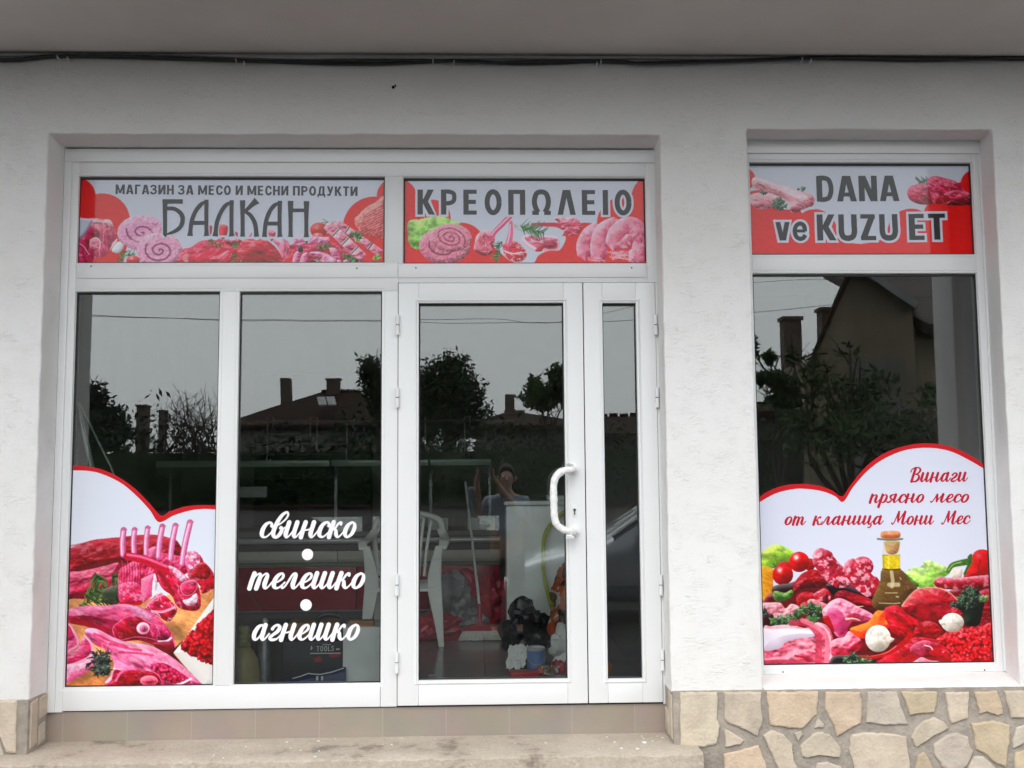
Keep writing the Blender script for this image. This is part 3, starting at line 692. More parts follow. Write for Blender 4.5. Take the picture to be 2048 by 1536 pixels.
        s.put(ys, xs, cov, np.clip(c, 0, 255)); return s
    def line(s, pts, w, col, curve=True, alpha=1.0, w2=None, soft=0.6):
        P = s.px(pts)
        if curve and len(P) > 2: P = spline(P, 7)
        k = s.unit(); w = w*k/2; w2 = w if w2 is None else w2*k/2; bx = s.box(P, max(w, w2)+2)
        if bx is None: return s
        ys, xs, X, Y = bx; best = np.full(X.shape, -1e9); n = len(P)-1
        for i in range(n):
            a, b = P[i], P[i+1]; e = b-a; t = np.clip(((X-a[0])*e[0]+(Y-a[1])*e[1])/(e@e+1e-12), 0, 1)
            r = w+(w2-w)*(i+t)/n; best = np.maximum(best, r-np.hypot(X-a[0]-t*e[0], Y-a[1]-t*e[1]))
        s.put(ys, xs, np.clip(best/(2*soft)+0.5, 0, 1)*alpha, np.array(col, float)); return s
    def disc(s, c, r, col, *a_, **k):
        if not hasattr(r, '__len__'): r = (r, r)
        return s.blob([(c[0]+r[0]*math.cos(a), c[1]+r[1]*math.sin(a)) for a in np.linspace(0, 6.2832, 14)[:-1]], col, *a_, **k)
    def flat(s, pts, col, curve=False, alpha=1.0):
        return s.blob(pts, col, lo=col, hi=col, Rr=2, curve=curve, alpha=alpha)
    def coil(s, c, r, sy, turns, w, col, groove, fleck=0.35, a0=0.0, rot=0.0):
        """a flat wound sausage"""
        n = 60; pts = []; cr, sr = math.cos(rot), math.sin(rot)
        for i in range(n+1):
            t = i/n; a = a0+t*turns*2*math.pi; rr = r*(0.06+0.94*t); x, y = rr*math.cos(a), rr*math.sin(a)*sy; pts.append((c[0]+x*cr-y*sr, c[1]+x*sr+y*cr))
        s.disc(c, (r+w*0.5, (r+w*0.5)*sy), col, tex='mottle', cell=3.2, amt=fleck, Rr=w*s.unit()*0.9, fat=(235, 195, 210))
        inner = [(c[0]+(p[0]-c[0]), c[1]+(p[1]-c[1])) for p in pts]
        s.line(inner[2:], w*0.5, tuple(min(255, q*1.06+4) for q in col), alpha=0.45, soft=2.0)
        gr = []
        for i in range(n+1):
            t = i/n; a = a0+t*turns*2*math.pi; rr = max(0.0, r*(0.06+0.94*t)-w*0.5); x, y = rr*math.cos(a), rr*math.sin(a)*sy; gr.append((c[0]+x*cr-y*sr, c[1]+x*sr+y*cr))
        s.line(gr[6:], w*0.22, groove, alpha=0.4, soft=1.6); s.line(gr[6:], w*0.11, groove, alpha=0.85); return s
    def sprig(s, a, b, n, ln, cols, w=5, spread=1.0):
        """rosemary: a stem with needles"""
        a, b = np.array(a, float), np.array(b, float); d = b-a; L = np.hypot(*d); d = d/L; nn = np.array([-d[1], d[0]])
        s.line([a, (a+b)/2+nn*L*0.05, b], w*0.7, cols[0])
        for i in range(n):
            t = s.rng.rand(); q = a+(b-a)*t; sd = 1 if i % 2 else -1; dr = d*(0.35+0.6*s.rng.rand())+nn*sd*(0.5+0.6*s.rng.rand())*spread
            s.line([q, q+dr*ln*(0.6+0.6*s.rng.rand())], w, cols[s.rng.randint(len(cols))], w2=w*0.3)
        return s
    def leafs(s, c, r, n, cols, sz):
        for i in range(n):
            a = s.rng.rand()*6.28; q = (c[0]+r[0]*math.sqrt(s.rng.rand())*math.cos(a), c[1]+r[1]*math.sqrt(s.rng.rand())*math.sin(a)); z = sz*(0.6+0.8*s.rng.rand()); th = s.rng.rand()*6.28
            s.blob([(q[0]+z*k*math.cos(th+t), q[1]+z*k*math.sin(th+t)) for t, k in ((0, 1), (0.8, .5), (1.6, .8), (2.6, .4), (3.4, .9), (4.3, .45), (5.2, .8), (5.8, .5))], cols[s.rng.randint(len(cols))], Rr=4, tex='leaf', cell=4)
        return s
    def finish(s, name, mt, parent, keep=None, a=1.0, r=0.0, punch=0.12):
        """store the print as colours of a fine panel mesh"""
        im = np.clip(s.img, 0, 255)/255.0; mx, mn = im.max(2), im.min(2); st_ = (mx-mn)/(mx+1e-6)
        Yg, Xg = np.mgrid[0:s.h, 0:s.w].astype(float); g1 = s.noise(Xg, Yg, 2.3, 0, 1, 2); g2 = s.noise(Xg, Yg, 3.2, 0.5, 3.5, 2); g = 1+punch*(0.30*(g1-0.5)+0.36*(g2-0.5))*np.clip((st_-0.16)*2.2, 0, 1)
        pk_ = np.clip((st_-0.14)*1.4, 0, 1)*(im[..., 2] > im[..., 1]*0.92)*(im[..., 0] > im[..., 2])*punch; im = im**(1+pk_)[..., None]*g[..., None]; redd = pk_
        im[..., 1] *= 1-0.55*redd; im[..., 2] *= 1-0.40*redd
        L = np.clip((lin(im*255)-r)/a, 0.004, 0.86)
        h, w = s.h, s.w; gx = s.x0+np.arange(w)/s.S; gz = s.z1-np.arange(h)/s.S
        gx[-1], gz[-1] = s.x1, s.z0
        X, Z = np.meshgrid(gx, gz); off = world_loc(parent) if parent else Vector((0, 0, 0))
        ok = np.ones((h, w), bool) if keep is None else keep(X, Z)
        idx = np.arange(h*w).reshape(h, w); q = ok[:-1, :-1] & ok[1:, :-1] & ok[:-1, 1:] & ok[1:, 1:]
        F = np.stack([idx[:-1, :-1][q], idx[1:, :-1][q], idx[1:, 1:][q], idx[:-1, 1:][q]], 1)
        used = np.zeros(h*w, bool); used[F.ravel()] = True; new = np.cumsum(used)-1; F = new[F]
        V = np.stack([X.ravel()-off.x, np.full(h*w, s.Y)-off.y, Z.ravel()-off.z], 1)[used]
        me = bpy.data.meshes.new(name); me.vertices.add(len(V)); me.vertices.foreach_set('co', V.astype(np.float32).ravel())
        me.loops.add(F.size); me.loops.foreach_set('vertex_index', F.astype(np.int32).ravel())
        me.polygons.add(len(F)); me.polygons.foreach_set('loop_start', np.arange(0, F.size, 4, dtype=np.int32)); me.polygons.foreach_set('loop_total', np.full(len(F), 4, np.int32))
        me.update(calc_edges=True); me.validate()
        c4 = np.ones((len(V), 4), np.float32); c4[:, :3] = L.reshape(-1, 3)[used]
        ca = me.color_attributes.new('print', 'FLOAT_COLOR', 'POINT'); ca.data.foreach_set('color', c4.ravel())
        return link_mesh(name, me, mt, parent)

def print_mat(name, rough, spec):
    m, n, l, p = node_mat(name); a = n.new('ShaderNodeAttribute'); a.attribute_name = 'print'
    t = n.new('ShaderNodeTexNoise'); t.inputs['Scale'].default_value = 900; tc = n.new('ShaderNodeTexCoord'); l.new(tc.outputs['Object'], t.inputs['Vector'])
    mr = n.new('ShaderNodeMapRange'); mr.inputs[3].default_value = 0.94; mr.inputs[4].default_value = 1.06; l.new(t.outputs['Fac'], mr.inputs[0])
    mx = n.new('ShaderNodeMix'); mx.data_type = 'RGBA'; mx.blend_type = 'MULTIPLY'; mx.inputs['Factor'].default_value = 1.0
    l.new(a.outputs['Color'], mx.inputs['A']); l.new(mr.outputs[0], mx.inputs['B']); l.new(mx.outputs['Result'], p.inputs['Base Color'])
    p.inputs['Roughness'].default_value = rough; p.inputs['Specular IOR Level'].default_value = spec; return m
M['gloss_print'] = print_mat('gloss_laminate_print', 0.03, 0.36)
M['matte_print'] = print_mat('satin_vinyl_print', 0.45, 0.25)
PA, PR = 0.66, 0.045        # how bright a white print shows there, and the sky's sheen on the laminate
RED, WHT = (202, 52, 58), (178, 184, 196)
GRN = [(52, 96, 48), (80, 128, 66), (38, 70, 38), (105, 150, 84)]
PY = 0.214

# ---- sign over the left windows
def art_sign1():
    c = Canvas(*G['s1'], PY, WHT, 3).view(130, 320, 3.151)
    c.disc((80, 225), 112, RED, lo=RED, hi=RED); c.disc((235, 385), 175, RED, lo=RED, hi=RED); c.flat([(60, 220), (150, 220), (250, 400), (420, 420), (360, 670), (60, 670)], RED)
    c.disc((2070, 225), 105, RED, lo=RED, hi=RED); c.disc((1950, 430), 200, RED, lo=RED, hi=RED); c.flat([(1750, 420), (2030, 420), (2030, 670), (1380, 670), (1420, 560)], RED)
    c.view(150, 390, 6.206)
    # ham slice at the left
    c.blob([(30,315),(130,300),(240,285),(340,300),(440,310),(480,400),(515,470),(500,560),(450,640),(420,720),(340,770),(240,780),(180,860),(20,860)], (205,100,125), (150,55,85), (228,150,165), Rr=26, tex='meat', ang=1.1, cell=9, amt=0.75, fat=(232,180,190), jag=.8)
    c.blob([(210,300),(330,320),(440,315),(470,395),(380,370),(290,355),(215,360)], (222,160,172), Rr=8, tex='mottle', amt=.5)
    c.blob([(45,545),(120,480),(190,380),(290,440),(300,520),(200,600),(150,700),(60,800),(30,780)], (178,52,92), (120,30,60), (205,90,120), Rr=16, tex='meat', ang=.8, cell=8, amt=.45, alpha=.85)
    c.blob([(20,310),(205,305),(195,370),(150,450),(90,520),(25,550)], (172,176,192), Rr=6)
    c.blob([(190,560),(260,530),(310,580),(300,660),(230,690),(180,640)], (215,120,140), (180,80,105), Rr=10, tex='meat', amt=.6); c.line([(190,560),(260,530),(310,580),(305,660)], 14, (235,185,192))
    c.blob([(40,600),(110,640),(180,740),(210,850),(30,860)], (176,50,98), (120,30,60), (205,95,130), Rr=14, tex='meat', ang=1.2, amt=.4); c.line([(50,600),(115,645),(175,740)], 9, (228,170,190))
    c.blob([(430,690),(470,600),(520,540),(525,600),(470,660)], (222,170,178), Rr=6); c.blob([(455,690),(520,590),(590,580),(600,650),(540,720)], (198,200,208), (150,155,165), Rr=8)
    # sausage coils
    c.coil((830,470), 250, .72, 2.1, 110, (200,140,172), (105,55,85), a0=2.6, rot=.2)
    c.blob([(540,560),(650,640),(760,700),(860,640),(980,560),(1080,520),(1000,420),(700,560)], (196,138,170), (165,105,140), Rr=14, tex='mottle', cell=3.2, alpha=.5)
    c.coil((1050,690), 235, .78, 2.4, 100, (202,142,170), (95,50,80), a0=1.2)
    c.sprig((545,850), (620,700), 26, 60, GRN, 12); c.sprig((600,760), (750,730), 14, 50, GRN, 11); c.disc((720,810), (85,60), (200,62,70), (150,40,50), (225,120,120), Rr=14, spec=.5)
    # dark steaks under the name
    c.blob([(1330,680),(1430,650),(1540,580),(1700,545),(1900,560),(2000,620),(2060,700),(2050,860),(1320,860)], (205,62,88), (150,35,58), (222,100,120), Rr=24, tex='meat', ang=-.4, cell=9, amt=.28, jag=.8)
    c.blob([(1680,780),(1800,740),(1900,690),(1960,740),(1950,840),(1800,850),(1690,820)], (206,70,95), (165,40,62), (228,125,140), Rr=16, tex='meat', ang=-.6, amt=.35); c.blob([(1330,770),(1400,730),(1420,800),(1370,850)], (220,120,130), Rr=8, tex='mottle')
    c.blob([(1780,380),(1890,380),(1890,480),(1850,540),(1800,520)], (205,72,80), Rr=8); c.blob([(1660,385),(1700,385),(1695,470),(1680,500),(1665,460)], (180,60,90), Rr=5)
    c.sprig((1650,570), (1800,620), 12, 60, GRN, 12)
    c.view(440, 390, 6.024)
    c.blob([(60,545),(180,520),(260,520),(240,600),(120,610)], (165,58,72), Rr=12, tex='meat'); c.blob([(0,370),(80,380),(75,480),(45,520),(10,500)], (205,70,78), Rr=8); c.blob([(180,440),(215,460),(205,510),(185,500)], (185,70,95), Rr=5); c.blob([(340,500),(380,445),(385,470),(360,515)], (215,120,140), Rr=5); c.blob([(585,415),(665,445),(660,500),(620,560),(590,490)], (200,95,120), Rr=8, tex='meat')
    for p, q in (((140,620),(230,620)), ((190,700),(160,800)), ((220,770),(400,820)), ((200,820),(330,790))): c.sprig(p, q, 16, 45, GRN, 11)
    c.blob([(640,545),(740,525),(820,560),(845,640),(800,760),(770,830),(720,820),(700,650)], (212,120,145), (175,80,105), (230,165,180), Rr=18, tex='meat', ang=1.3, amt=.5)
    c.blob([(205,700),(220,610),(290,540),(420,525),(560,545),(660,620),(730,720),(760,840),(520,840),(380,810),(270,790)], (180,58,72), (140,38,52), (205,95,105), Rr=30, tex='meat', ang=.1, cell=10, amt=.16)
    # mixed pieces and kebabs at the right
    c.blob([(830,610),(900,590),(1000,600),(1300,560),(1500,640),(1640,700),(1700,850),(780,850),(860,700)], (170,55,82), (110,30,55), (205,100,125), Rr=18, tex='meat', amt=.3)
    c.flat([(790,780),(880,730),(890,830),(780,840)], (205,55,58))
    c.disc((1190,420), (105,90), (188,62,64), (140,40,44), (215,110,105), Rr=20, spec=.4); c.disc((1180,500), (70,45), (205,80,76), Rr=12, spec=.5)
    for p, q in (((1240,290),(1330,340)), ((1150,370),(1260,420)), ((1230,330),(1420,320)), ((1290,330),(1200,400))): c.line([p, q], 9, (96,110,72), w2=4)
    for x, y, z, w, t in ((960,540,150,95,.05),(1120,550,130,90,.05),(1250,545,140,85,-.02)):
        c.blob([(x-z/2,y-w/2),(x+z/2,y-w/2-t*z),(x+z/2,y+w/2-t*z),(x-z/2,y+w/2)], (210,130,165), (170,80,120), (232,180,200), Rr=12, tex='fold', amt=.5, curve=False)
    c.flat([(1035,530),(1060,530),(1055,590),(1030,585)], (70,84,72)); c.sprig((1150,620), (1310,630), 20, 55, GRN, 14)
    for p in ([(900,700),(960,690),(950,840),(870,840)], [(990,720),(1060,700),(1040,840),(960,840)], [(1080,690),(1240,690),(1400,780),(1300,780),(1130,730)], [(1320,640),(1400,650),(1450,760),(1390,790),(1340,720)], [(1400,790),(1450,780),(1470,840),(1400,840)], [(1490,790),(1540,780),(1580,840),(1490,840)], [(1250,720),(1390,770),(1400,840),(1240,840)]):
        c.blob(p, (206,112,150), (150,50,85), (235,180,200), Rr=9, tex='fold', amt=.45)
    c.sprig((1470,700), (1560,760), 18, 45, GRN, 13); c.blob([(940,640),(980,610),(1000,680),(950,690)], (50,45,55), Rr=5); c.sprig((1130,780), (1250,800), 10, 60, [(190,190,190),(120,130,120)], 8)
    def kebab(x0, y0, x1, y1, n, w):
        for i in range(n):
            t0, t1 = i/n, (i+.86)/n; d = np.array([x1-x0, y1-y0], float); L = np.hypot(*d); nn = np.array([-d[1], d[0]])/L*w/2
            a, b = np.array([x0, y0])+d*t0, np.array([x0, y0])+d*t1
            c.blob([a+nn, b+nn, b-nn, a-nn], (208,122,145), (160,70,100), (232,175,190), Rr=11, tex='fold', amt=.4, curve=False)
            if i < n-1: c.line([b+nn*1.05, b+d/L*16, b-nn*1.05], 22, (84,92,86)); c.line([b+nn, b+d/L*2, b-nn], 8, (222,215,218))
    kebab(1400, 330, 1960, 720, 4, 95); kebab(1290, 350, 1740, 780, 4, 130)
    c.leafs((1640,490), (80,55), 24, GRN, 32); c.leafs((1600,780), (60,35), 12, GRN, 30); c.leafs((1900,755), (50,30), 14, [(128,165,70),(95,140,60)], 28)
    # burger patty
    c.blob([(1620,300),(1680,220),(1780,140),(1880,80),(2000,40),(2010,500),(1900,505),(1760,480),(1660,410)], (212,122,120), (165,70,72), (230,160,152), Rr=22, tex='mottle', cell=3, amt=.25, jag=1.2)
    for i in range(13):
        y = 190+i*30; c.line([(1690+abs(i-5)*8+(60 if i > 9 else 0), y+70), (1850, y-5), (2000, y-75)], 11, (150,62,66), alpha=.55)
    return c

# ---- sign over the door
def art_sign2():
    c = Canvas(*G['s2'], PY, WHT, 5).view(780, 320, 3.793)
    for p, r in (((45,300),165), ((320,440),140), ((540,660),185), ((1260,900),220)): c.disc(p, r, RED, lo=RED, hi=RED)
    c.flat([(90,300),(200,250),(330,400),(480,480),(720,600),(900,760),(990,800),(90,800)], RED); c.disc((1480,640),(190,165), RED, lo=RED, hi=RED); c.disc((1770,480), 200, RED, lo=RED, hi=RED); c.disc((2010,290), 180, RED, lo=RED, hi=RED)
    c.flat([(1300,640),(1500,560),(1950,480),(1950,800),(1080,800),(1180,700)], RED)
    c.blob([(1075,800),(1130,720),(1200,690),(1290,680),(1330,580),(1200,600),(1100,690),(980,790)], WHT, lo=WHT, hi=WHT, Rr=2)
    c.blob([(130,520),(150,460),(230,450),(300,430),(400,425),(470,460),(540,490),(520,600),(380,680),(220,680),(150,640)], (128,176,88), (75,125,55), (170,205,125), Rr=20, tex='leaf', cell=10, jag=1)
    for p in ([(200,470),(230,560),(220,670)], [(300,450),(260,560),(230,640)], [(150,540),(220,580)], [(420,440),(380,470)]): c.line(p, 5, (190,215,150), alpha=.6)
    c.coil((415,650), 165, .72, 1.6, 62, (196,118,138), (110,50,72), a0=.5); c.coil((458,590), 140, .66, 3.0, 44, (200,122,142), (112,52,74), a0=.2, rot=.3)
    for r_ in (60, 100, 135): c.line([(458-r_, 585+r_*.1), (458, 585-r_*.62), (458+r_*.9, 585-r_*.1)], 5, (232,190,200), alpha=.5)
    # chops
    c.blob([(640,640),(660,570),(720,530),(790,560),(790,640),(770,710),(700,720),(640,690)], (206,105,125), (150,45,65), (235,190,196), Rr=12, tex='meat', cell=6, ang=1.2, amt=.8, fat=(238,205,210)); c.line([(905,432),(850,490),(800,540),(760,600)], 42, (196,92,125), w2=34); c.line([(905,428),(850,482),(795,535),(770,570)], 12, (225,165,185)); c.blob([(640,670),(720,690),(770,680),(760,715),(690,722)], (165,40,60), Rr=8, tex='meat')
    c.blob([(850,650),(880,620),(950,610),(1020,670),(1040,720),(1000,770),(920,770),(870,720)], (196,62,85), (150,35,55), (230,150,160), Rr=12, tex='meat', cell=6, amt=.8, fat=(240,200,205), edge=(235,190,195)); c.line([(918,475),(915,560),(900,630)], 26, (205,110,140), w2=52); c.line([(912,490),(905,570),(890,630)], 9, (235,190,205)); c.line([(870,690),(930,710),(1000,700)], 10, (240,205,210))
    c.blob([(1000,590),(1060,560),(1160,570),(1260,580),(1285,620),(1270,680),(1180,690),(1100,690),(1040,650)], (205,110,135), (165,60,85), (235,185,195), Rr=10, tex='meat', amt=.7, edge=(240,200,210), ew=3); c.blob([(1130,620),(1220,590),(1260,630),(1240,665),(1150,660)], (190,80,105), Rr=8, tex='meat'); c.blob([(1100,690),(1130,645),(1165,650),(1150,690)], (190,52,70), Rr=5); c.line([(1010,600),(1050,640),(1100,670)], 22, (228,190,200))
    c.line([(1080,490),(1180,490),(1270,495),(1340,530)], 26, (190,72,90), w2=40); c.blob([(1245,440),(1290,430),(1380,435),(1440,470),(1450,540),(1400,575),(1330,560),(1290,490)], (206,95,118), (150,45,65), (238,190,200), Rr=12, tex='meat', cell=6, amt=.85, fat=(240,205,212), jag=1.5)
    c.sprig((940,490), (1000,540), 3, 20, [(150,140,110)], 5); c.sprig((990,500), (1170,555), 46, 62, [(70,105,72),(96,130,92),(50,84,56)], 9, 1.2); c.sprig((1020,540), (1050,480), 8, 40, GRN, 8); c.sprig((850,620), (800,680), 14, 42, [(80,110,80),(50,84,56)], 8); c.sprig((830,690), (800,750), 18, 42, GRN, 10)
    # fat sausages
    def saus(p, w, col=(212,122,145)):
        P = spline(np.array(p, float), 6); up, dn = [], []
        for i in range(len(P)):
            t = P[min(i+1, len(P)-1)]-P[max(i-1, 0)]; t = t/np.hypot(*t); n = np.array([-t[1], t[0]]); up.append(P[i]+n*w/2); dn.append(P[i]-n*w/2)
        t0 = P[0]-P[1]; t0 = t0/np.hypot(*t0)*w*.4; t1 = P[-1]-P[-2]; t1 = t1/np.hypot(*t1)*w*.4
        c.blob(np.array(up+[P[-1]+t1]+dn[::-1]+[P[0]+t0]), col, (158,62,92), (238,185,198), Rr=w*c.unit()*.5, tex='mottle', cell=9, amt=.18, curve=False, light=(-.6,-.55))
    saus([(1840,520),(1900,600),(1890,700),(1850,740)], 125); saus([(1480,720),(1475,640),(1520,560),(1580,530)], 120); saus([(1590,730),(1585,640),(1620,540),(1720,490)], 130); saus([(1700,640),(1720,560),(1790,500),(1860,510),(1890,580)], 135)
    c.blob([(1700,650),(1760,600),(1800,560),(1850,600),(1820,660),(1760,690)], (196,98,122), (170,70,95), Rr=12, tex='mottle')
    for i in range(46):
        a = c.rng.rand(4); c.line([(1660+a[0]*180, 680+a[1]*80), (1640+a[2]*220, 690+a[3]*70)], 4, (232,175,185), alpha=.8)
    for i in range(12):
        a = c.rng.rand(4); c.line([(1500+a[0]*120, 730+a[1]*35), (1500+a[2]*140, 740+a[3]*40)], 4, (232,180,190), alpha=.8)
    return c

# ---- sign over the right window
def art_sign3():
    c = Canvas(*G['s3'], PY, WHT, 7).view(1480, 250, 3.606)
    R3 = (202, 42, 50); dk = dict(lo=R3, hi=R3)
    for p, r in (((30,390),80), ((130,620),150), ((540,765),158), ((1235,775),172), ((1450,650),125), ((1700,430),110), ((1620,580),170)): c.disc(p, r, R3, **dk)
    c.flat([(40,600),(430,612),(540,760),(690,810),(780,850),(870,858),(960,845),(1080,810),(1240,760),(1360,640),(1400,570),(1720,480),(1720,960),(40,960)], R3)
    pk = dict(tex='meat', cell=9, amt=.35, ang=.4)
    c.blob([(60,520),(120,490),(220,490),(300,520),(250,580),(180,610),(100,590)], (208,150,160), (160,90,105), (232,190,195), Rr=18, **pk); c.disc((130,572), (38,26), (172,98,112), Rr=8, tex='meat')
    c.leafs((290,570), (50,36), 16, [(66,92,72),(50,76,58)], 26); c.leafs((190,478), (40,22), 10, [(66,92,72),(50,76,58)], 20); c.leafs((440,465), (28,22), 9, [(66,92,72),(80,108,84)], 16)
    c.blob([(85,400),(110,375),(180,395),(260,425),(360,450),(440,480),(510,495),(540,540),(500,590),(420,620),(370,630),(345,560),(290,520),(180,480),(100,450)], (215,160,170), (165,100,112), (236,200,206), Rr=22, **pk)
    c.disc((505,550), (32,40), (168,92,106), Rr=8, tex='meat'); c.disc((400,605), (42,24), (172,88,100), Rr=8, tex='meat')
    for i in range(9): c.sprig((1290+i*9, 430), (1270+i*12, 370+(i % 3)*12), 3, 22, [(80,92,80),(60,78,62)], 6)
    c.blob([(1205,500),(1225,445),(1290,425),(1350,430),(1400,480),(1390,560),(1320,575),(1240,550)], (185,72,98), (130,40,62), (215,120,140), Rr=24, tex='meat', amt=.25, ang=.5)
    c.blob([(1350,395),(1400,368),(1470,380),(1560,410),(1620,470),(1665,500),(1660,560),(1560,570),(1480,560),(1400,570),(1370,480)], (190,70,95), (135,38,58), (222,125,145), Rr=26, tex='meat', amt=.25, ang=.5)
    c.blob([(1480,570),(1560,530),(1665,520),(1660,575),(1560,580)], (120,28,42), Rr=10, tex='meat', alpha=.85); c.blob([(1470,500),(1560,470),(1650,505),(1600,540),(1520,545)], (186,72,92), Rr=8, tex='meat', alpha=.7)
    c.flat([(1335,640),(1400,565),(1480,575),(1400,620)], (205,62,70))
    return c
# ---- poster on the left window
def art_poster_left():
    c = Canvas(-2.1055, -1.3775, 0.1235, 1.235, 0.2085, (214, 219, 232), 11).view(130, 1080, 5.12)
    PK, HOT = (222, 88, 140), (205, 30, 85); F = (244, 205, 222)
    board = (214, 142, 84)
    c.blob([(20,590),(300,560),(900,600),(1420,480),(1560,440),(1560,1500),(0,1500),(0,600)], board, (178,100,50), (226,160,104), Rr=30, tex='leaf', cell=26, ang=.1, curve=False)
    c.blob([(10,110),(60,78),(263,5),(420,-18),(546,-30),(760,-52),(913,-55),(1080,-20),(1163,28),(1190,170),(900,330),(560,330),(300,320),(10,360)], (172,30,48), (120,14,32), (205,80,96), Rr=40, tex='meat', ang=-.15, cell=12, amt=.22)
    c.line([(60,60),(300,20),(560,40),(800,-5),(1000,10)], 16, (205,92,110), alpha=.6)
    c.blob([(10,350),(160,318),(300,290),(420,262),(560,245),(560,480),(430,560),(260,600),(100,600),(10,585)], (206,62,108), (158,24,62), (232,130,160), Rr=26, tex='meat', ang=-.2, cell=10, amt=.25)
    for p, q in (((150,670),(560,470)), ((230,600),(560,540)), ((300,640),(560,600)), ((200,560),(420,480)), ((480,360),(560,420)), ((310,340),(350,430))): c.sprig(p, q, 34, 95, [(44,66,30),(66,98,40),(30,44,24),(92,128,56)], 14)
    c.blob([(380,520),(560,470),(560,640),(420,650)], (28,36,24), Rr=14, tex='leaf', alpha=.75)
    # rack: meat behind the bones, then bones
    c.blob([(560,300),(640,250),(780,160),(860,110),(960,120),(1150,160),(1250,180),(1260,330),(1000,420),(800,480),(790,650),(680,665),(560,640),(545,430)], (214,52,112), (165,20,68), (236,125,165), Rr=30, tex='fold', ang=1.5, cell=9, amt=.45, fat=(238,150,185))
    c.blob([(565,470),(640,430),(740,440),(800,520),(790,640),(680,660),(565,640)], (222,62,120), (172,20,66), (240,150,185), Rr=18, tex='mottle', cell=7, amt=.55, fat=F); c.line([(560,640),(680,662),(780,645)], 22, (200,20,50))
    c.blob([(860,90),(940,70),(930,160),(880,200),(850,160)], (232,120,165), Rr=10)
    bone = ((600,-102,592,150,60),(712,-105,705,130,56),(846,-122,830,140,54),(996,-138,955,170,60),(1130,-146,1080,190,60),(1280,-180,1196,240,62))
    for x0, y0, x1, y1, w in bone:
        mx = (x0+x1)/2-6; c.line([(x0,y0),(mx,(y0+y1)/2),(x1,y1)], w, (200,104,160)); c.line([(x0-4,y0+4),(mx-6,(y0+y1)/2),(x1-4,y1)], w*.62, (226,150,196)); c.line([(x0-8,y0+8),(mx-12,(y0+y1)/2),(x1-10,y1)], w*.22, (246,205,226)); c.line([(x0-w*.4,y0),(x0+w*.5,y0-4)], 16, (206,120,166))
    for i in range(15):
        x = 570+i*14; c.line([(x, 200+(i % 4)*14), (x+10, 330), (x+4, 420+(i % 3)*20)], 10, (238,130,178) if i % 2 else (196,40,96), alpha=.55)
    c.blob([(1235,150),(1320,116),(1390,160),(1430,230),(1520,330),(1535,470),(1470,530),(1400,545),(1370,450),(1270,390)], (208,34,74), (150,10,40), (236,110,140), Rr=20, tex='mottle', cell=9, amt=.5, fat=F, jag=1); c.blob([(1240,150),(1320,120),(1390,180),(1350,280),(1280,330),(1235,260)], (226,110,160), Rr=12, tex='mottle', amt=.75, fat=(248,222,232)); c.blob([(1290,370),(1350,250),(1440,240),(1490,330),(1440,400)], (192,20,44), Rr=12, tex='meat', amt=.3)
    # chop in front
    c.blob([(930,270),(1050,255),(1130,290),(1260,390),(1340,410),(1385,560),(1385,690),(1310,728),(1160,690),(1090,570),(1000,500),(950,400)], (214,40,98), (150,10,50), (238,130,170), Rr=22, tex='meat', ang=.9, cell=8, amt=.5, fat=F, edge=(196,16,62)); c.line([(640,165),(790,195),(920,250),(1020,320)], 78, (206,26,82), w2=96); c.line([(640,150),(800,178),(930,225),(1040,270)], 26, (240,120,165)); c.blob([(1060,270),(1130,285),(1250,385),(1190,430),(1130,370)], (238,190,212), Rr=8, tex='mottle', amt=.4, fat=(205,60,115)); c.blob([(1190,450),(1250,420),(1335,415),(1355,490),(1300,560),(1230,570),(1185,520)], (222,62,120), (190,30,85), (236,120,165), Rr=14, tex='meat', amt=.3, edge=(244,190,215)); c.blob([(1205,620),(1270,600),(1345,545),(1350,640),(1260,675)], (242,215,228), Rr=8, tex='mottle', amt=.3, fat=(225,90,140)); c.line([(960,330),(1050,450),(1110,560)], 34, (176,10,52))
    c.blob([(780,400),(860,360),(925,335),(930,450),(900,570),(800,645),(778,520)], (230,120,165), (205,80,130), (242,165,198), Rr=16, curve=False); c.blob([(915,345),(945,430),(940,520),(1000,545),(900,590),(895,470)], (246,228,236), Rr=7, tex='mottle', amt=.2, fat=(225,90,140)); c.blob([(900,590),(1000,558),(1130,670),(1142,740),(1060,835),(940,770),(815,715)], (208,34,90), (150,10,50), (236,110,155), Rr=18, tex='meat', ang=.5, cell=7, amt=.75, fat=F); c.line([(890,730),(1000,735),(1120,690)], 24, (240,170,195)); c.line([(830,690),(900,610),(1000,565)], 12, (240,160,190))
    # upper leg
    c.blob([(30,740),(90,690),(250,675),(420,672),(600,655),(760,685),(920,760),(1040,880),(1110,1000),(1125,1110),(1070,1190),(930,1090),(760,1030),(560,1035),(430,960),(250,890),(40,845)], (206,62,118), (140,14,52), (238,150,190), Rr=38, tex='meat', ang=.2, cell=13, amt=.4, fat=(236,165,198))
    c.line([(60,800),(220,860),(420,930)], 50, (180,18,60), alpha=.6); c.blob([(640,680),(760,690),(880,780),(860,850),(760,790)], (212,150,190), Rr=14, tex='mottle', amt=.5, alpha=.75)
    c.blob([(485,900),(540,840),(620,785),(740,775),(880,845),(1000,880),(1075,970),(1065,1025),(980,1045),(860,1010),(720,1000),(565,1030),(500,985)], (186,14,58), (140,6,36), (214,60,110), Rr=16, tex='meat', ang=.7, cell=9, amt=.4, fat=(240,150,190), edge=(240,140,180), ew=2); c.blob([(880,870),(1000,890),(1075,980),(1000,1030),(890,990)], (208,46,120), Rr=14, tex='meat', amt=.4, ang=.9); c.line([(960,1040),(1040,1035),(1090,1000)], 20, (246,215,228)); c.line([(1090,970),(1125,1080),(1120,1130)], 12, (240,120,165))
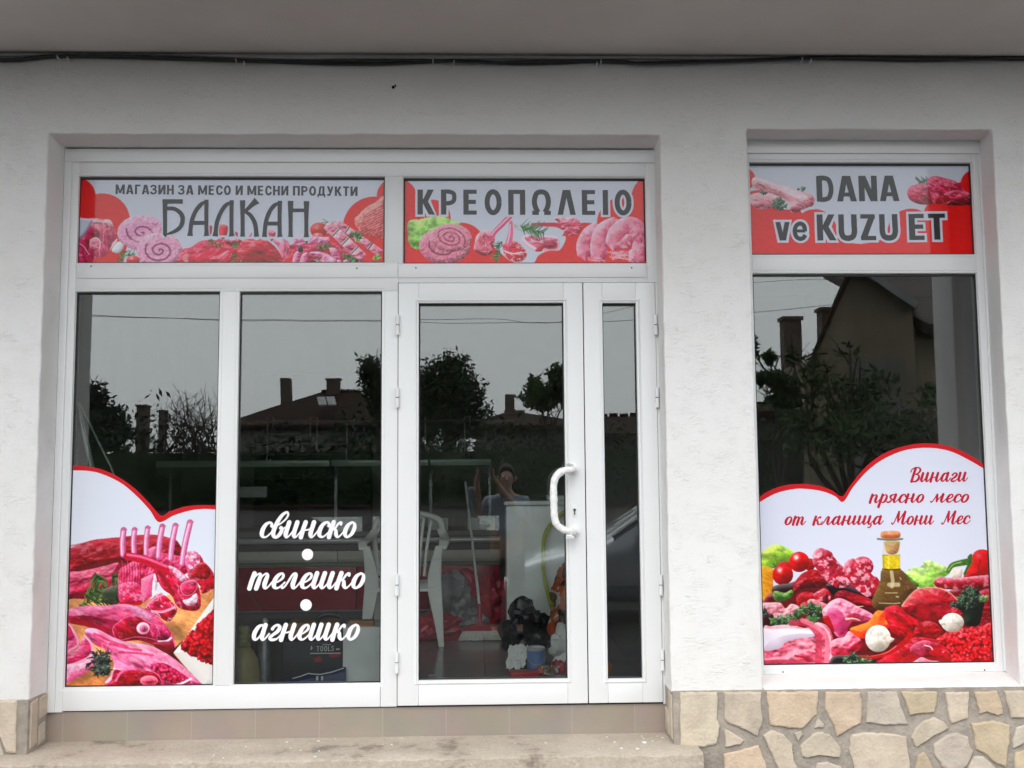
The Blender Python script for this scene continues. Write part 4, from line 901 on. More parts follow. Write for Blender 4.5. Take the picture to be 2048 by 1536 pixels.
    c.disc((800,905), (68,62), (244,196,218), (214,130,170)); c.disc((806,905), (44,40), (226,120,160)); c.disc((806,908), (20,28), (196,80,120))
    c.blob([(900,1060),(1070,1040),(1125,1110),(1070,1190),(1000,1150)], (150,10,44), (110,4,30), Rr=14)
    c.flat([(1062,1185),(1125,1105),(1240,1000),(1110,1160),(1250,1330),(1440,1495),(1390,1495),(1200,1310)], (92,26,30))
    # lower leg
    c.blob([(205,955),(235,905),(340,915),(480,990),(620,1040),(850,1075),(1000,1140),(1140,1230),(1290,1365),(1410,1500),(480,1500),(470,1380),(500,1260),(420,1130),(300,1070)], (230,122,170), (190,60,110), (246,185,212), Rr=40, tex='meat', ang=.45, cell=13, amt=.45, fat=(246,205,222))
    for p in ([(300,960),(480,1040),(640,1090)], [(460,1060),(640,1110),(780,1130)], [(560,1150),(760,1160),(900,1180)]): c.line(p, 24, (206,50,105), alpha=.55)
    c.blob([(510,1330),(600,1340),(760,1330),(880,1350),(960,1400),(940,1500),(470,1500),(480,1420)], (172,12,44), (130,4,30), (200,40,80), Rr=18, tex='meat', amt=.25); c.blob([(860,1290),(960,1255),(1080,1290),(1280,1430),(1200,1480),(1010,1440),(960,1380)], (200,40,100), (160,14,62), (226,90,145), Rr=14, tex='mince', cell=6, amt=.4, fat=F); c.line([(1080,1500),(1190,1470),(1290,1420)], 22, (246,210,225)); c.disc((860,1440), (90,52), (230,110,140), (200,50,90), edge=(246,180,200)); c.disc((860,1445), (44,26), (214,70,105)); c.line([(520,1440),(560,1370),(600,1340)], 26, (232,120,165))
    # slices at the left and herb
    c.blob([(0,870),(50,862),(100,930),(140,1010),(140,1085),(70,1130),(0,1150)], (226,110,160), (200,80,130), (244,180,205), Rr=12, tex='meat', amt=.25, edge=(246,196,216), ew=4); c.blob([(0,880),(45,880),(80,950),(90,1000),(0,1030)], (214,70,130), Rr=8)
    c.blob([(0,1170),(120,1120),(170,1020),(210,990),(250,1040),(272,1130),(240,1200),(100,1260),(0,1290)], (218,82,138), (190,50,105), (240,150,185), Rr=14, tex='meat', amt=.25); c.line([(200,980),(262,1050),(278,1130),(240,1200),(110,1262),(0,1290)], 22, (244,176,205)); c.blob([(0,1290),(120,1270),(240,1215),(310,1130),(310,1260),(200,1370),(90,1430),(0,1460)], (238,152,190), (214,100,150), (250,200,220), Rr=18, tex='mottle', amt=.2)
    for k in range(11): a = k*.57+.2; c.sprig((360,1250), (360+140*math.cos(a)*(1 if k % 2 else .7), 1260+130*math.sin(a)), 10, 46, [(34,38,34),(46,58,46),(26,28,28)], 18)
    c.leafs((390,1270), (80,100), 30, [(34,42,34),(24,28,28),(56,70,56)], 50)
    # tray and mince
    c.blob([(1112,1152),(1230,1010),(1350,830),(1560,540),(1560,1500),(1430,1500),(1270,1340)], (216,212,208), (170,165,165), (232,230,228), Rr=16, curve=False)
    c.blob([(1185,1095),(1230,1010),(1290,935),(1350,920),(1345,870),(1430,800),(1560,740),(1560,1290),(1480,1270),(1400,1245),(1260,1160)], (190,14,36), (120,4,20), (226,62,80), Rr=30, tex='mince', cell=7.5, amt=.3, fat=(250,170,170), jag=2)
    c.line([(1345,915),(1430,960),(1560,985)], 26, (120,6,24), alpha=.6)
    return c

def art_poster_right():
    c = Canvas(1.4365, 2.6265, 0.1875, 1.335, 0.2085, (210, 214, 230), 13).view(1510, 1060, 5.484)
    F = (248, 200, 208); X2 = 1261
    sh = lambda L: [(x+X2, y) for x, y in L]
    def saus(p, w, col, amt, **k):
        P = spline(np.array(p, float), 6); up, dn = [], []
        for i in range(len(P)):
            t = P[min(i+1, len(P)-1)]-P[max(i-1, 0)]; t = t/np.hypot(*t); n = np.array([-t[1], t[0]]); up.append(P[i]+n*w/2); dn.append(P[i]-n*w/2)
        t0 = P[0]-P[1]; t0 = t0/np.hypot(*t0); t1 = P[-1]-P[-2]; t1 = t1/np.hypot(*t1); n0 = np.array([-t0[1], t0[0]]); n1 = np.array([-t1[1], t1[0]])
        out = up[::3]+[P[-1]+t1*w*.42+n1*w*.2, P[-1]+t1*w*.42-n1*w*.2]+dn[::-3]+[P[0]+t0*w*.42+n0*w*.2, P[0]+t0*w*.42-n0*w*.2]
        c.blob(np.array(out), col, tuple(q*.6 for q in col), (240,170,185), Rr=w*c.unit()*.5, tex='mottle', cell=8, amt=amt, fat=F, **k)
    # greens behind
    c.blob([(60,330),(75,260),(130,200),(220,160),(320,185),(430,250),(390,330),(260,410),(100,425)], (142,186,52), (84,130,34), (188,216,96), Rr=24, tex='leaf', cell=12, jag=1.5)
    c.blob([(50,420),(190,425),(198,560),(190,780),(60,810)], (230,150,24), (190,100,14), (240,196,60), Rr=18)
    c.blob(sh([(370,470),(480,415),(560,400),(620,345),(700,350),(760,380),(860,405),(870,480),(740,560),(700,640),(540,640),(430,540)]), (160,208,88), (104,160,52), (206,236,150), Rr=22, tex='leaf', cell=10, jag=2.5); c.line(sh([(440,560),(560,490),(640,420)]), 12, (200,232,150), alpha=.6); c.blob(sh([(380,470),(440,520),(540,610),(480,620),(400,540)]), (60,110,40), Rr=8, tex='leaf')
    # dark base of the heap
    c.blob([(60,830),(440,560),(800,560),(1300,640),(1700,860),(2200,640),(2640,560),(2640,1560),(60,1560)], (128,16,28), (90,8,18), Rr=10, tex='meat', cell=14, amt=.1)
    # tomatoes
    c.disc((330,400), (90,60), (178,20,26), (120,10,16)); c.disc((600,380), (60,70), (190,24,30), (130,10,16)); c.disc((485,350), 112, (214,24,28), (140,8,14), (236,60,56), Rr=30, spec=.9); c.disc((305,490), 114, (206,20,26), (130,6,14), (232,56,52), Rr=30, spec=.8); c.sprig((185,370), (245,400), 8, 30, [(70,90,40),(50,70,30)], 8)
    c.blob([(200,620),(420,590),(440,690),(300,780),(210,740)], (44,24,26), Rr=12)
    c.blob([(425,600),(500,490),(600,440),(680,440),(740,500),(800,585),(720,630),(560,640),(430,690)], (160,18,34), (105,8,20), (196,60,70), Rr=26, tex='meat', ang=-.3, cell=9, amt=.25)
    c.blob([(195,690),(240,670),(330,690),(400,655),(420,700),(380,750),(290,790),(215,765)], (74,122,50), (34,66,26), (140,176,84), Rr=14, tex='leaf', cell=6)
    # fat sausages
    c.blob([(780,600),(900,580),(1100,640),(1290,700),(1290,780),(1000,740),(840,700)], (36,14,30), Rr=10); c.disc((1180,400), (120,110), (188,50,80), (130,20,50), (228,130,150), tex='mottle', amt=.6, fat=F, Rr=22)
    saus([(735,305),(800,400),(890,490),(960,530)], 236, (190,42,74), .75, light=(-.6,-.6)); saus([(1080,420),(1140,500),(1220,590),(1290,630)], 236, (192,42,72), .75, light=(-.6,-.6))
    # pieces in the middle
    c.blob([(455,740),(500,690),(580,675),(660,710),(650,800),(560,830),(470,820)], (176,18,36), (110,6,20), (220,70,85), Rr=18, tex='meat', amt=.3); c.blob([(640,710),(700,665),(770,640),(825,690),(815,790),(720,820),(660,780)], (200,40,60), (140,10,30), (236,130,145), Rr=14, tex='mottle', cell=8, amt=.7, fat=F); c.blob([(745,720),(790,700),(805,790),(750,800)], (120,20,30), Rr=8)
    c.blob([(880,700),(960,660),(1080,690),(1230,740),(1330,800),(1350,900),(1200,900),(1000,820),(890,780)], (150,14,36), (96,6,22), (190,40,70), Rr=22, tex='meat', amt=.15, ang=.2)
    c.blob([(575,780),(620,755),(700,780),(790,820),(740,880),(640,860),(585,830)], (228,130,140), (190,80,95), Rr=10, tex='mottle', amt=.6)
    c.blob([(70,810),(180,795),(280,800),(335,860),(400,810),(490,850),(430,930),(320,960),(240,1010),(170,980),(80,920)], (216,140,150), (165,80,98), (240,205,210), Rr=18, tex='fold', cell=10, amt=.55, fat=(244,215,220))
    c.disc((545,850), (58,60), (216,34,36), (150,10,20), spec=.3); c.blob([(80,930),(200,930),(180,1060),(80,1080)], (70,20,26), Rr=10)
    c.leafs((590,910), (160,90), 46, [(34,62,30),(24,44,24),(70,106,52)], 50); c.leafs((330,1000), (140,45), 36, [(34,62,30),(30,52,28),(70,112,56)], 46); c.leafs((110,900), (30,40), 8, [(30,40,28)], 36)
    c.blob([(735,900),(780,830),(850,770),(940,748),(1040,790),(1150,850),(1260,905),(1335,975),(1220,1015),(1080,1000),(1030,1060),(1000,1150),(920,1178),(860,1120),(790,1020)], (224,128,160), (176,50,92), (244,190,210), Rr=30, tex='fold', cell=14, amt=.25, fat=(240,180,205)); c.blob([(800,870),(900,860),(990,960),(1010,1080),(940,1160),(870,1100),(810,1000)], (206,76,136), (170,40,98), (232,150,190), Rr=18, alpha=.8); c.blob([(740,960),(800,940),(850,1040),(870,1120),(790,1040)], (196,20,44), Rr=10)
    c.line([(1000,975),(1080,970),(1150,990)], 22, (240,200,160), w2=6); c.line([(1110,845),(1190,835)], 14, (240,205,170), w2=5)
    c.blob([(1040,1090),(1150,1040),(1250,1000),(1330,890),(1430,880),(1440,990),(1560,1010),(1460,1080),(1300,1150),(1150,1190)], (236,84,24), (196,34,20), (246,140,50), Rr=22)
    # pork belly in front
    c.blob([(90,1090),(180,1055),(300,1040),(430,1045),(560,1075),(680,1015),(790,1050),(850,1160),(860,1300),(840,1560),(90,1560)], (222,112,138), (172,56,84), (244,186,198), Rr=34, tex='fold', ang=.5, cell=16, amt=.4, fat=(246,200,208))
    c.blob([(70,1100),(200,1085),(360,1080),(520,1085),(650,1110),(640,1170),(480,1190),(340,1230),(270,1300),(80,1310)], (226,216,230), (190,170,190), (240,232,240), Rr=22)
    for p, w, col in (([(400,1020),(560,1020),(660,1100),(700,1200),(690,1480)], 70, (204,80,106)), ([(520,990),(700,1080),(790,1200),(780,1480)], 52, (232,140,160)), ([(690,1020),(800,1120),(835,1300),(820,1480)], 22, (248,196,206)), ([(110,1420),(350,1390),(560,1320),(650,1330)], 26, (240,170,186)), ([(110,1450),(300,1440),(480,1450)], 40, (196,70,98)), ([(440,1380),(540,1400),(600,1440)], 20, (186,24,50)), ([(280,1290),(420,1240),(640,1190)], 16, (236,150,172))): c.line(p, w, col, alpha=.8)
    c.blob([(835,1230),(900,1190),(980,1170),(1030,1110),(1090,1150),(1165,1210),(1160,1290),(1060,1370),(930,1400),(835,1360)], (226,98,130), (176,30,62), (246,190,204), Rr=22, tex='fold', cell=14, amt=.45, fat=(246,205,214))
    c.blob([(840,1400),(1000,1370),(1300,1400),(1300,1560),(840,1560)], (30,22,22), Rr=8); c.leafs((1090,1430), (120,55), 44, [(34,60,34),(26,44,26),(80,120,64)], 46); c.leafs((1230,1440), (60,30), 14, [(40,66,34),(90,130,70)], 40)
    # right half
    c.blob(sh([(140,430),(330,430),(420,530),(520,640),(460,720),(360,860),(100,880),(20,800),(60,680),(110,560)]), (92,62,26), (52,32,14), (128,96,48), Rr=22); c.flat(sh([(135,275),(330,270),(330,430),(142,432)]), (214,184,24)); c.line(sh([(140,278),(232,268),(328,274)]), 12, (150,120,30)); c.line(sh([(140,425),(235,436),(330,428)]), 14, (70,50,16)); c.line(sh([(150,290),(150,420)]), 14, (170,150,30)); c.line(sh([(205,290),(205,420)]), 20, (232,212,70), alpha=.7)
    c.flat(sh([(150,110),(335,110),(328,272),(136,272)]), (206,206,190)); c.blob(sh([(168,120),(315,120),(310,230),(270,265),(205,262),(172,220)]), (190,146,96), (140,90,56), (214,184,120), Rr=14); c.line(sh([(150,140),(335,140)]), 8, (120,150,110), alpha=.7); c.line(sh([(85,98),(220,108),(355,98)]), 20, (96,110,104)); c.line(sh([(140,92),(300,92)]), 8, (220,226,224))
    c.blob(sh([(115,55),(135,18),(225,8),(315,16),(335,55),(315,88),(225,98),(135,90)]), (214,124,70), (160,76,44), (236,160,110), Rr=16, spec=.3)
    for p, w in (([(235,460),(250,560),(240,620)], 40), ([(210,600),(310,600)], 46), ([(330,520),(340,540)], 12), ([(170,690),(300,690)], 10), ([(100,800),(250,806),(330,800)], 10), ([(290,730),(310,735)], 16)): c.line(sh(p), w, (206,190,150), alpha=.75)
    for i in range(20): a = c.rng.rand(2); c.disc((X2+150+a[0]*280, 560+a[1]*260), 5, (190,170,120), alpha=.5)
    c.blob(sh([(880,470),(900,400),(960,430),(1010,420),(1000,520),(900,530)]), (226,214,200), (180,150,140), Rr=10); c.blob(sh([(1040,540),(1100,370),(1140,250),(1220,212),(1300,225),(1400,240),(1400,540)]), (202,18,30), (140,6,16), (232,66,66), Rr=34, spec=.25); c.line(sh([(1210,330),(1190,430),(1200,520)]), 16, (156,8,22), alpha=.6); c.line(sh([(860,450),(900,390),(980,365),(1090,345)]), 44, (62,104,34), w2=74); c.line(sh([(860,440),(910,380),(1000,352)]), 14, (130,176,80)); c.line(sh([(1085,300),(1110,280),(1090,370),(1040,480)]), 30, (52,92,34))
    saus(sh([(760,575),(900,590),(1060,580),(1200,565),(1400,550)]), 128, (190,40,62), .5, light=(-.1,-.85))
    c.blob(sh([(345,830),(390,770),(450,700),(540,640),(640,632),(720,628),(830,660),(900,720),(975,770),(920,820),(990,860),(1000,960),(860,1010),(640,1010),(470,930),(360,875)]), (186,34,56), (134,10,30), (222,110,110), Rr=30, tex='meat', ang=.2, cell=14, amt=.1, jag=1); c.line(sh([(352,830),(450,705),(540,645),(700,632),(830,662),(970,770)]), 16, (226,150,128), alpha=.8)
    c.blob(sh([(1180,700),(1400,680),(1400,1080),(1180,1060)]), (168,20,38), Rr=20, tex='meat', amt=.15); c.blob(sh([(900,820),(1000,790),(1060,680),(1160,650),(1250,760),(1240,880),(1190,1040),(1050,1040),(1010,900)]), (18,26,20), (8,10,10), (44,66,44), Rr=24, tex='leaf'); c.leafs((X2+1100,760), (110,110), 50, [(30,52,32),(18,30,22),(52,80,50)], 50); c.leafs((X2+950,820), (70,30), 12, [(30,44,30)], 34); c.leafs((X2+1250,750), (45,26), 10, [(88,128,66)], 34)
    c.blob(sh([(155,880),(200,840),(300,826),(400,910),(530,1000),(545,1060),(470,1130),(380,1190),(230,1110),(180,980)]), (196,22,46), (146,6,26), (222,80,96), Rr=26, tex='meat', ang=.7, cell=10, amt=.18); c.blob(sh([(520,1030),(600,1000),(710,1015),(810,1120),(760,1200),(620,1190),(480,1160)]), (176,14,30), (130,4,18), (206,60,70), Rr=18, tex='meat', amt=.12)
    c.blob(sh([(-60,1560),(120,1420),(300,1290),(480,1180),(760,1210),(940,1300),(960,1560)]), (182,16,42), (140,6,26), (212,60,84), Rr=20, tex='meat', ang=.2, cell=12, amt=.15); c.blob(sh([(455,1270),(560,1215),(650,1215),(695,1270),(640,1340),(560,1400),(450,1340)]), (186,66,96), (150,34,64), (214,120,145), Rr=14, tex='meat', amt=.15, ang=.1); c.line(sh([(600,1265),(660,1280),(685,1310)]), 16, (246,180,190)); c.blob(sh([(460,1480),(520,1420),(570,1395),(660,1430),(760,1440),(820,1490)]), (236,130,150), Rr=8, tex='fold', amt=.6)
    c.blob(sh([(735,1210),(800,1150),(900,1110),(1000,1075),(1180,1060),(1400,1050),(1400,1560),(920,1560),(900,1400),(840,1300)]), (206,26,42), (140,6,20), (236,84,92), Rr=30, tex='mince', cell=7, amt=.4, fat=(250,160,160), jag=2)
    for i in range(26): a = c.rng.rand(4); x, y = X2+780+a[0]*540, 1120+a[1]*330; c.line([(x, y), (x+30*(a[2]-.3), y+16*(a[3]-.5)), (x+60*(a[2]-.2), y+30*(a[3]-.5))], 16, (232,74,84) if i % 3 else (250,150,150), alpha=.8)
    c.line(sh([(440,1150),(400,1210),(290,1300),(160,1370),(0,1400),(-110,1390)]), 74, (200,16,30), w2=12); c.line(sh([(290,1270),(200,1335),(90,1370),(0,1385)]), 10, (250,150,140), w2=4)
    for cx, cy, rx, ry in ((1350,1190,140,148), (X2+905,1015,125,105)):
        c.disc((cx, cy), (rx, ry), (222,216,204), (150,136,120), (240,238,232), Rr=30, tex='mottle', cell=14, amt=.15, fat=(240,236,226))
        for k in (-.5, 0, .5): c.line([(cx+k*rx*.6, cy-ry*.8), (cx+k*rx*1.5, cy), (cx+k*rx*.8, cy+ry*.85)], 7, (186,170,150), alpha=.55)
    c.blob([(1455,1160),(1500,1180),(1530,1200),(1480,1240),(1440,1200)], (226,206,190), Rr=6); c.blob(sh([(755,995),(800,985),(830,1030),(780,1040)]), (232,222,206), Rr=6); c.blob(sh([(900,1010),(940,1100),(850,1120),(830,1060)]), (206,190,176), Rr=10, alpha=.6)
    return c
#---BUILD
SIGNS = {}
for key, fn, label in (('s1', art_sign1, 'white and red sign over the left windows with printed meats and the name БАЛКАН'),
                       ('s2', art_sign2, 'white and red sign over the door with sausages, chops and the word КРЕОПΩΛΕΙΟ'),
                       ('s3', art_sign3, 'white and red sign over the right window reading DANA ve KUZU ET')):
    x0, x1, z0, z1 = G[key]; root = empty('shop_sign', ((x0+x1)/2, PY, z0), label, 'sign', 'signs above the shop windows')
    fn().finish('printed_panel', M['gloss_print'], root, None, PA, PR)
    MB().box(x0, x1, PY+0.001, PY+0.012, z0, z1).build('backing_board', M['pvc'], root); SIGNS[key] = root

def curve_fn(uv):
    P = spline(np.array([at(u, v, 0.2085)[[0, 2]] for u, v in uv]), 8); P = P[np.argsort(P[:, 0])]
    return (lambda x: np.interp(x, P[:, 0], P[:, 1])), P
def border(outer, inner, x0, x1, parent, y):
    """the red band that follows the scalloped top of a window poster"""
    fo, po = curve_fn(outer); fi, pi_ = curve_fn(inner); xs = np.linspace(x0, x1, 160); m = MB()
    v = [(x, y, float(fo(x))) for x in xs]+[(x, y, float(fi(x))) for x in xs]; n = len(xs)
    m.add(v, [(i, n+i, n+i+1, i+1) for i in range(n-1)]); m.build('red_border', M['red_vinyl'], parent, fix=False); return fo, fi
M['red_vinyl'] = mat('red_vinyl', rgb(200, 16, 30), 0.45, spec=0.25)
POST = {}
zl1 = lambda L: [(100+x/3.072, 900+y/3.072) for x, y in L]
c = art_poster_left(); root = empty('window_poster', ((c.x0+c.x1)/2, 0.2085, c.z0), 'scalloped meat poster with lamb rack and legs on the left window pane', 'poster', 'posters stuck on the glass')
fo, fi = border(zl1([(60,98),(135,97),(220,100),(320,120),(420,165),(520,235),(610,325),(682,402),(740,375),(830,348),(930,338),(1060,341)]), zl1([(60,125),(135,125),(250,130),(340,155),(440,205),(530,280),(610,365),(670,443),(760,402),(860,372),(950,362),(1060,369)]), c.x0, c.x1, root, 0.2079)
c.finish('printed_film', M['matte_print'], root, lambda X, Z: Z < (fo(X)+fi(X))/2, 0.97, 0.0, 0.42); POST['L'] = root
zr1 = lambda L: [(1490+x/2.953, 860+y/2.953) for x, y in L]
c = art_poster_right(); root = empty('window_poster', ((c.x0+c.x1)/2, 0.2085, c.z0), 'scalloped poster with vegetables, oil bottle and red script on the right window', 'poster', 'posters stuck on the glass')
fo, fi = border(zr1([(40,425),(80,400),(140,360),(230,328),(330,318),(430,328),(510,355),(573,392),(620,330),(700,230),(800,150),(920,100),(1060,78),(1200,95),(1320,145),(1450,230)]), zr1([(40,455),(80,430),(180,375),(280,350),(350,347),(450,360),(530,390),(580,424),(640,335),(730,235),(830,165),(950,118),(1080,105),(1200,122),(1310,170),(1450,252)]), c.x0, c.x1, root, 0.2079)
c.finish('printed_film', M['matte_print'], root, lambda X, Z: Z < (fo(X)+fi(X))/2, 0.97, 0.0, 0.42); POST['R'] = root
# ---------------------------------------------------------------- lettering
class Pen:
    """flat ribbons with round ends on the plane Y; every stroke a hair in front of the one before"""
    def __init__(s, Y): s.Y, s.k, s.mb = Y, 0, MB()
    def stroke(s, pts, w, cap=True, n=7, slope=3e-6):
        """pts (x, z) metres, w widths in metres"""
        P = np.array([(p[0], p[1], q) for p, q in zip(pts, w if hasattr(w, '__len__') else [w]*len(pts))], float)
        if len(P) > 2: P = spline(P, n)
        y = s.Y-0.00012*(s.k % 4); s.k += 1; N = len(P); v, f = [], []
        for i in range(N):
            t = P[min(i+1, N-1), :2]-P[max(i-1, 0), :2]; t = t/(np.hypot(*t)+1e-12); nn = np.array([-t[1], t[0]])*P[i, 2]/2
            yy = y-slope*i; v += [(P[i, 0]+nn[0], yy, P[i, 1]+nn[1]), (P[i, 0]-nn[0], yy, P[i, 1]-nn[1])]
        f = [(2*i, 2*i+1, 2*i+3, 2*i+2) for i in range(N-1)]
        if cap:
            for i, sg in ((0, -1), (N-1, 1)):
                t = (P[1, :2]-P[0, :2]) if i == 0 else (P[-1, :2]-P[-2, :2]); t = t/(np.hypot(*t)+1e-12)*sg; nn = np.array([-t[1], t[0]]); r = P[i, 2]/2; yy = y-slope*i
                k0 = len(v); v += [(P[i, 0]+r*(nn[0]*math.cos(q)+t[0]*math.sin(q)), yy, P[i, 1]+r*(nn[1]*math.cos(q)+t[1]*math.sin(q))) for q in np.linspace(0, math.pi, 8)]; f.append(tuple(range(k0, k0+8)))
        s.mb.add(v, f)
    def slab(s, a, b, w):
        """straight stroke cut off level at both ends (w measured across)"""
        y = s.Y-0.00012*(s.k % 4); s.k += 1; d = (w/2, 0) if abs(b[1]-a[1]) > abs(b[0]-a[0])*0.3 else (0, w/2)
        s.mb.add([(a[0]-d[0], y, a[1]-d[1]), (a[0]+d[0], y, a[1]+d[1]), (b[0]+d[0], y, b[1]+d[1]), (b[0]-d[0], y, b[1]-d[1])], [(0, 1, 2, 3)])
    def disc(s, c, r):
        y = s.Y-0.00012*(s.k % 4); s.k += 1
        s.mb.add([(c[0]+r*math.cos(q), y, c[1]+r*math.sin(q)) for q in np.linspace(0, 2*math.pi, 29)[:-1]], [tuple(range(28))])
    def build(s, name, mt, parent):
        o = s.mb.build(name, mt, parent, fix=False); me = o.data
        bm = bmesh.new(); bm.from_mesh(me)
        for fc in bm.faces:
            fc.normal_update()
            if fc.normal.y > 0: fc.normal_flip()
        bm.to_mesh(me); bm.free(); return o

S, B_ = .20, .165           # stem and bar weights of the bold condensed capitals, cap height 1
st = lambda x, a=0, b=1: ('l', [(x, a), (x, b)], S)
br = lambda y, a, b, w=B_: ('l', [(a, y), (b, y)], w)
dg = lambda x0, y0, x1, y1, w=.2: ('l', [(x0, y0), (x1, y1)], w)
cv = lambda L, w=.185: ('c', L, w)
ell = lambda cx, cy, rx, ry: [(cx+rx*math.cos(a), cy+ry*math.sin(a)) for a in np.linspace(0, 2*math.pi, 17)]
A_ = [dg(.10, 0, .30, 1, .205), dg(.58, 0, .38, 1, .205)]
CAPS = {
 'М': ([st(.1), st(.74), dg(.13, 1, .42, .1, .17), dg(.71, 1, .42, .1, .17)], .84), 'А': (A_+[br(.27, .18, .5, .15)], .68), 'Г': ([st(.1), br(.918, .1, .5)], .52),
 'З': ([cv([(.03,.74),(.10,.88),(.26,.922),(.43,.85),(.45,.70),(.36,.57),(.18,.53)], .165), cv([(.18,.53),(.40,.48),(.49,.32),(.43,.14),(.26,.08),(.09,.12),(.02,.27)], .165)], .58),
 'И': ([st(.1), st(.56), dg(.16, .04, .50, .96, .19)], .66), 'Н': ([st(.1), st(.54), br(.5, .1, .54)], .64), 'Е': ([st(.1), br(.082, .1, .5), br(.51, .1, .47), br(.918, .1, .5)], .55),
 'С': ([cv([(.54,.66),(.48,.86),(.32,.918),(.17,.82),(.11,.5),(.17,.18),(.32,.082),(.49,.15),(.55,.35)])], .61), 'О': ([cv(ell(.33, .5, .225, .42), .195)], .66), 'П': ([st(.1), st(.54), br(.918, .1, .54)], .64),
 'Р': ([st(.1), cv([(.1,.92),(.30,.92),(.47,.85),(.50,.69),(.46,.53),(.30,.455),(.1,.455)], .165)], .60), 'Д': ([dg(.18, .1, .25, .92, .18), st(.55, .1, .95), br(.92, .2, .62, .15), br(.09, 0, .72), dg(.06, -.16, .06, .12, .13), dg(.66, -.16, .66, .12, .13)], .74),
 'У': ([dg(.11, 1, .34, .34, .21), cv([(.53,1.0),(.37,.42),(.28,.14),(.17,.08),(.04,.09)], .17)], .62), 'К': ([st(.1), dg(.25, .45, .50, 1, .22), dg(.26, .56, .54, 0, .23)], .64), 'Т': ([st(.28), br(.918, 0, .56)], .56),
 'Ω': ([br(.08, .02, .27), br(.08, .47, .72), cv([(.24,.10),(.16,.26),(.11,.45),(.12,.66),(.20,.86),(.37,.92),(.54,.86),(.62,.66),(.63,.45),(.58,.26),(.50,.10)], .195)], .74), 'Λ': (A_, .68), 'І': ([st(.1)], .20),
 'D': ([st(.1), cv([(.1,.92),(.27,.92),(.44,.83),(.51,.5),(.44,.17),(.27,.08),(.1,.08)], .175)], .62), 'N': ([st(.1), st(.54), dg(.14, 1, .50, 0, .2)], .64), 'U': ([cv([(.1,1),(.1,.6),(.1,.32),(.16,.14),(.32,.08),(.48,.14),(.54,.32),(.54,.6),(.54,1)], .2)], .64),
 'Z': ([br(.918, .03, .53), br(.082, .03, .55), dg(.13, .1, .43, .92, .22)], .58), 'v': ([dg(.09, .74, .24, 0, .19), dg(.45, .74, .29, 0, .19)], .54), 'e': ([br(.38, .1, .5, .12), cv([(.49,.36),(.48,.54),(.40,.655),(.28,.67),(.16,.58),(.1,.37),(.16,.15),(.29,.07),(.42,.10),(.50,.22)], .165)], .58)}
CAPS.update({'A': CAPS['А'], 'K': CAPS['К'], 'E': CAPS['Е'], 'T': CAPS['Т'], 'L': ([st(.1), br(.082, .1, .48)], .5), 'O': CAPS['О'], 'S': ([cv([(.50,.72),(.42,.88),(.28,.92),(.13,.83),(.13,.66),(.28,.54),(.43,.42),(.49,.27),(.42,.12),(.27,.08),(.11,.14),(.04,.30)], .175)], .56)})
def sans(text, pL, pR, cap, mt, parent, Y, name='lettering', grow=0.0, track=.10, pt=None, wt=1.0):
    """bold condensed capitals between two base line points (of the photograph, or given in metres), cap height in its pixels"""
    if pt: a, b, H = pt
    else:
        a, b = at(*pL, Y), at(*pR, Y); H = at(pL[0], pL[1]-cap, Y)[2]-a[2]
    items, adv = [], 0.0
    for ch in text:
        if ch == ' ': adv += .30; continue
        items.append((adv, CAPS[ch][0])); adv += CAPS[ch][1]+track
    adv -= track; sx = (b[0]-a[0])/adv; k = (sx+H)/2; pen = Pen(Y)
    for x0, strokes in items:
        for kind, L, w in strokes:
            P = [(a[0]+(x0+x)*sx, a[2]+(b[2]-a[2])*(x0+x)/adv+y*H) for x, y in L]
            if kind == 'l':
                hor = abs(L[0][1]-L[1][1]) < 1e-6; g = grow*H
                if hor: P = [(P[0][0]-g, P[0][1]), (P[1][0]+g, P[1][1])]
                else:
                    e = 1 if P[1][1] > P[0][1] else -1; P = [(P[0][0], P[0][1]-g*e), (P[1][0], P[1][1]+g*e)]
                pen.slab(P[0], P[1], w*wt*(H if hor else sx)+2*g)
            else: pen.stroke(P, w*wt*k+2*grow*H, cap=False if not grow else True, n=5)
    return pen.build(name, mt, parent)

TK, TH = .27, .10
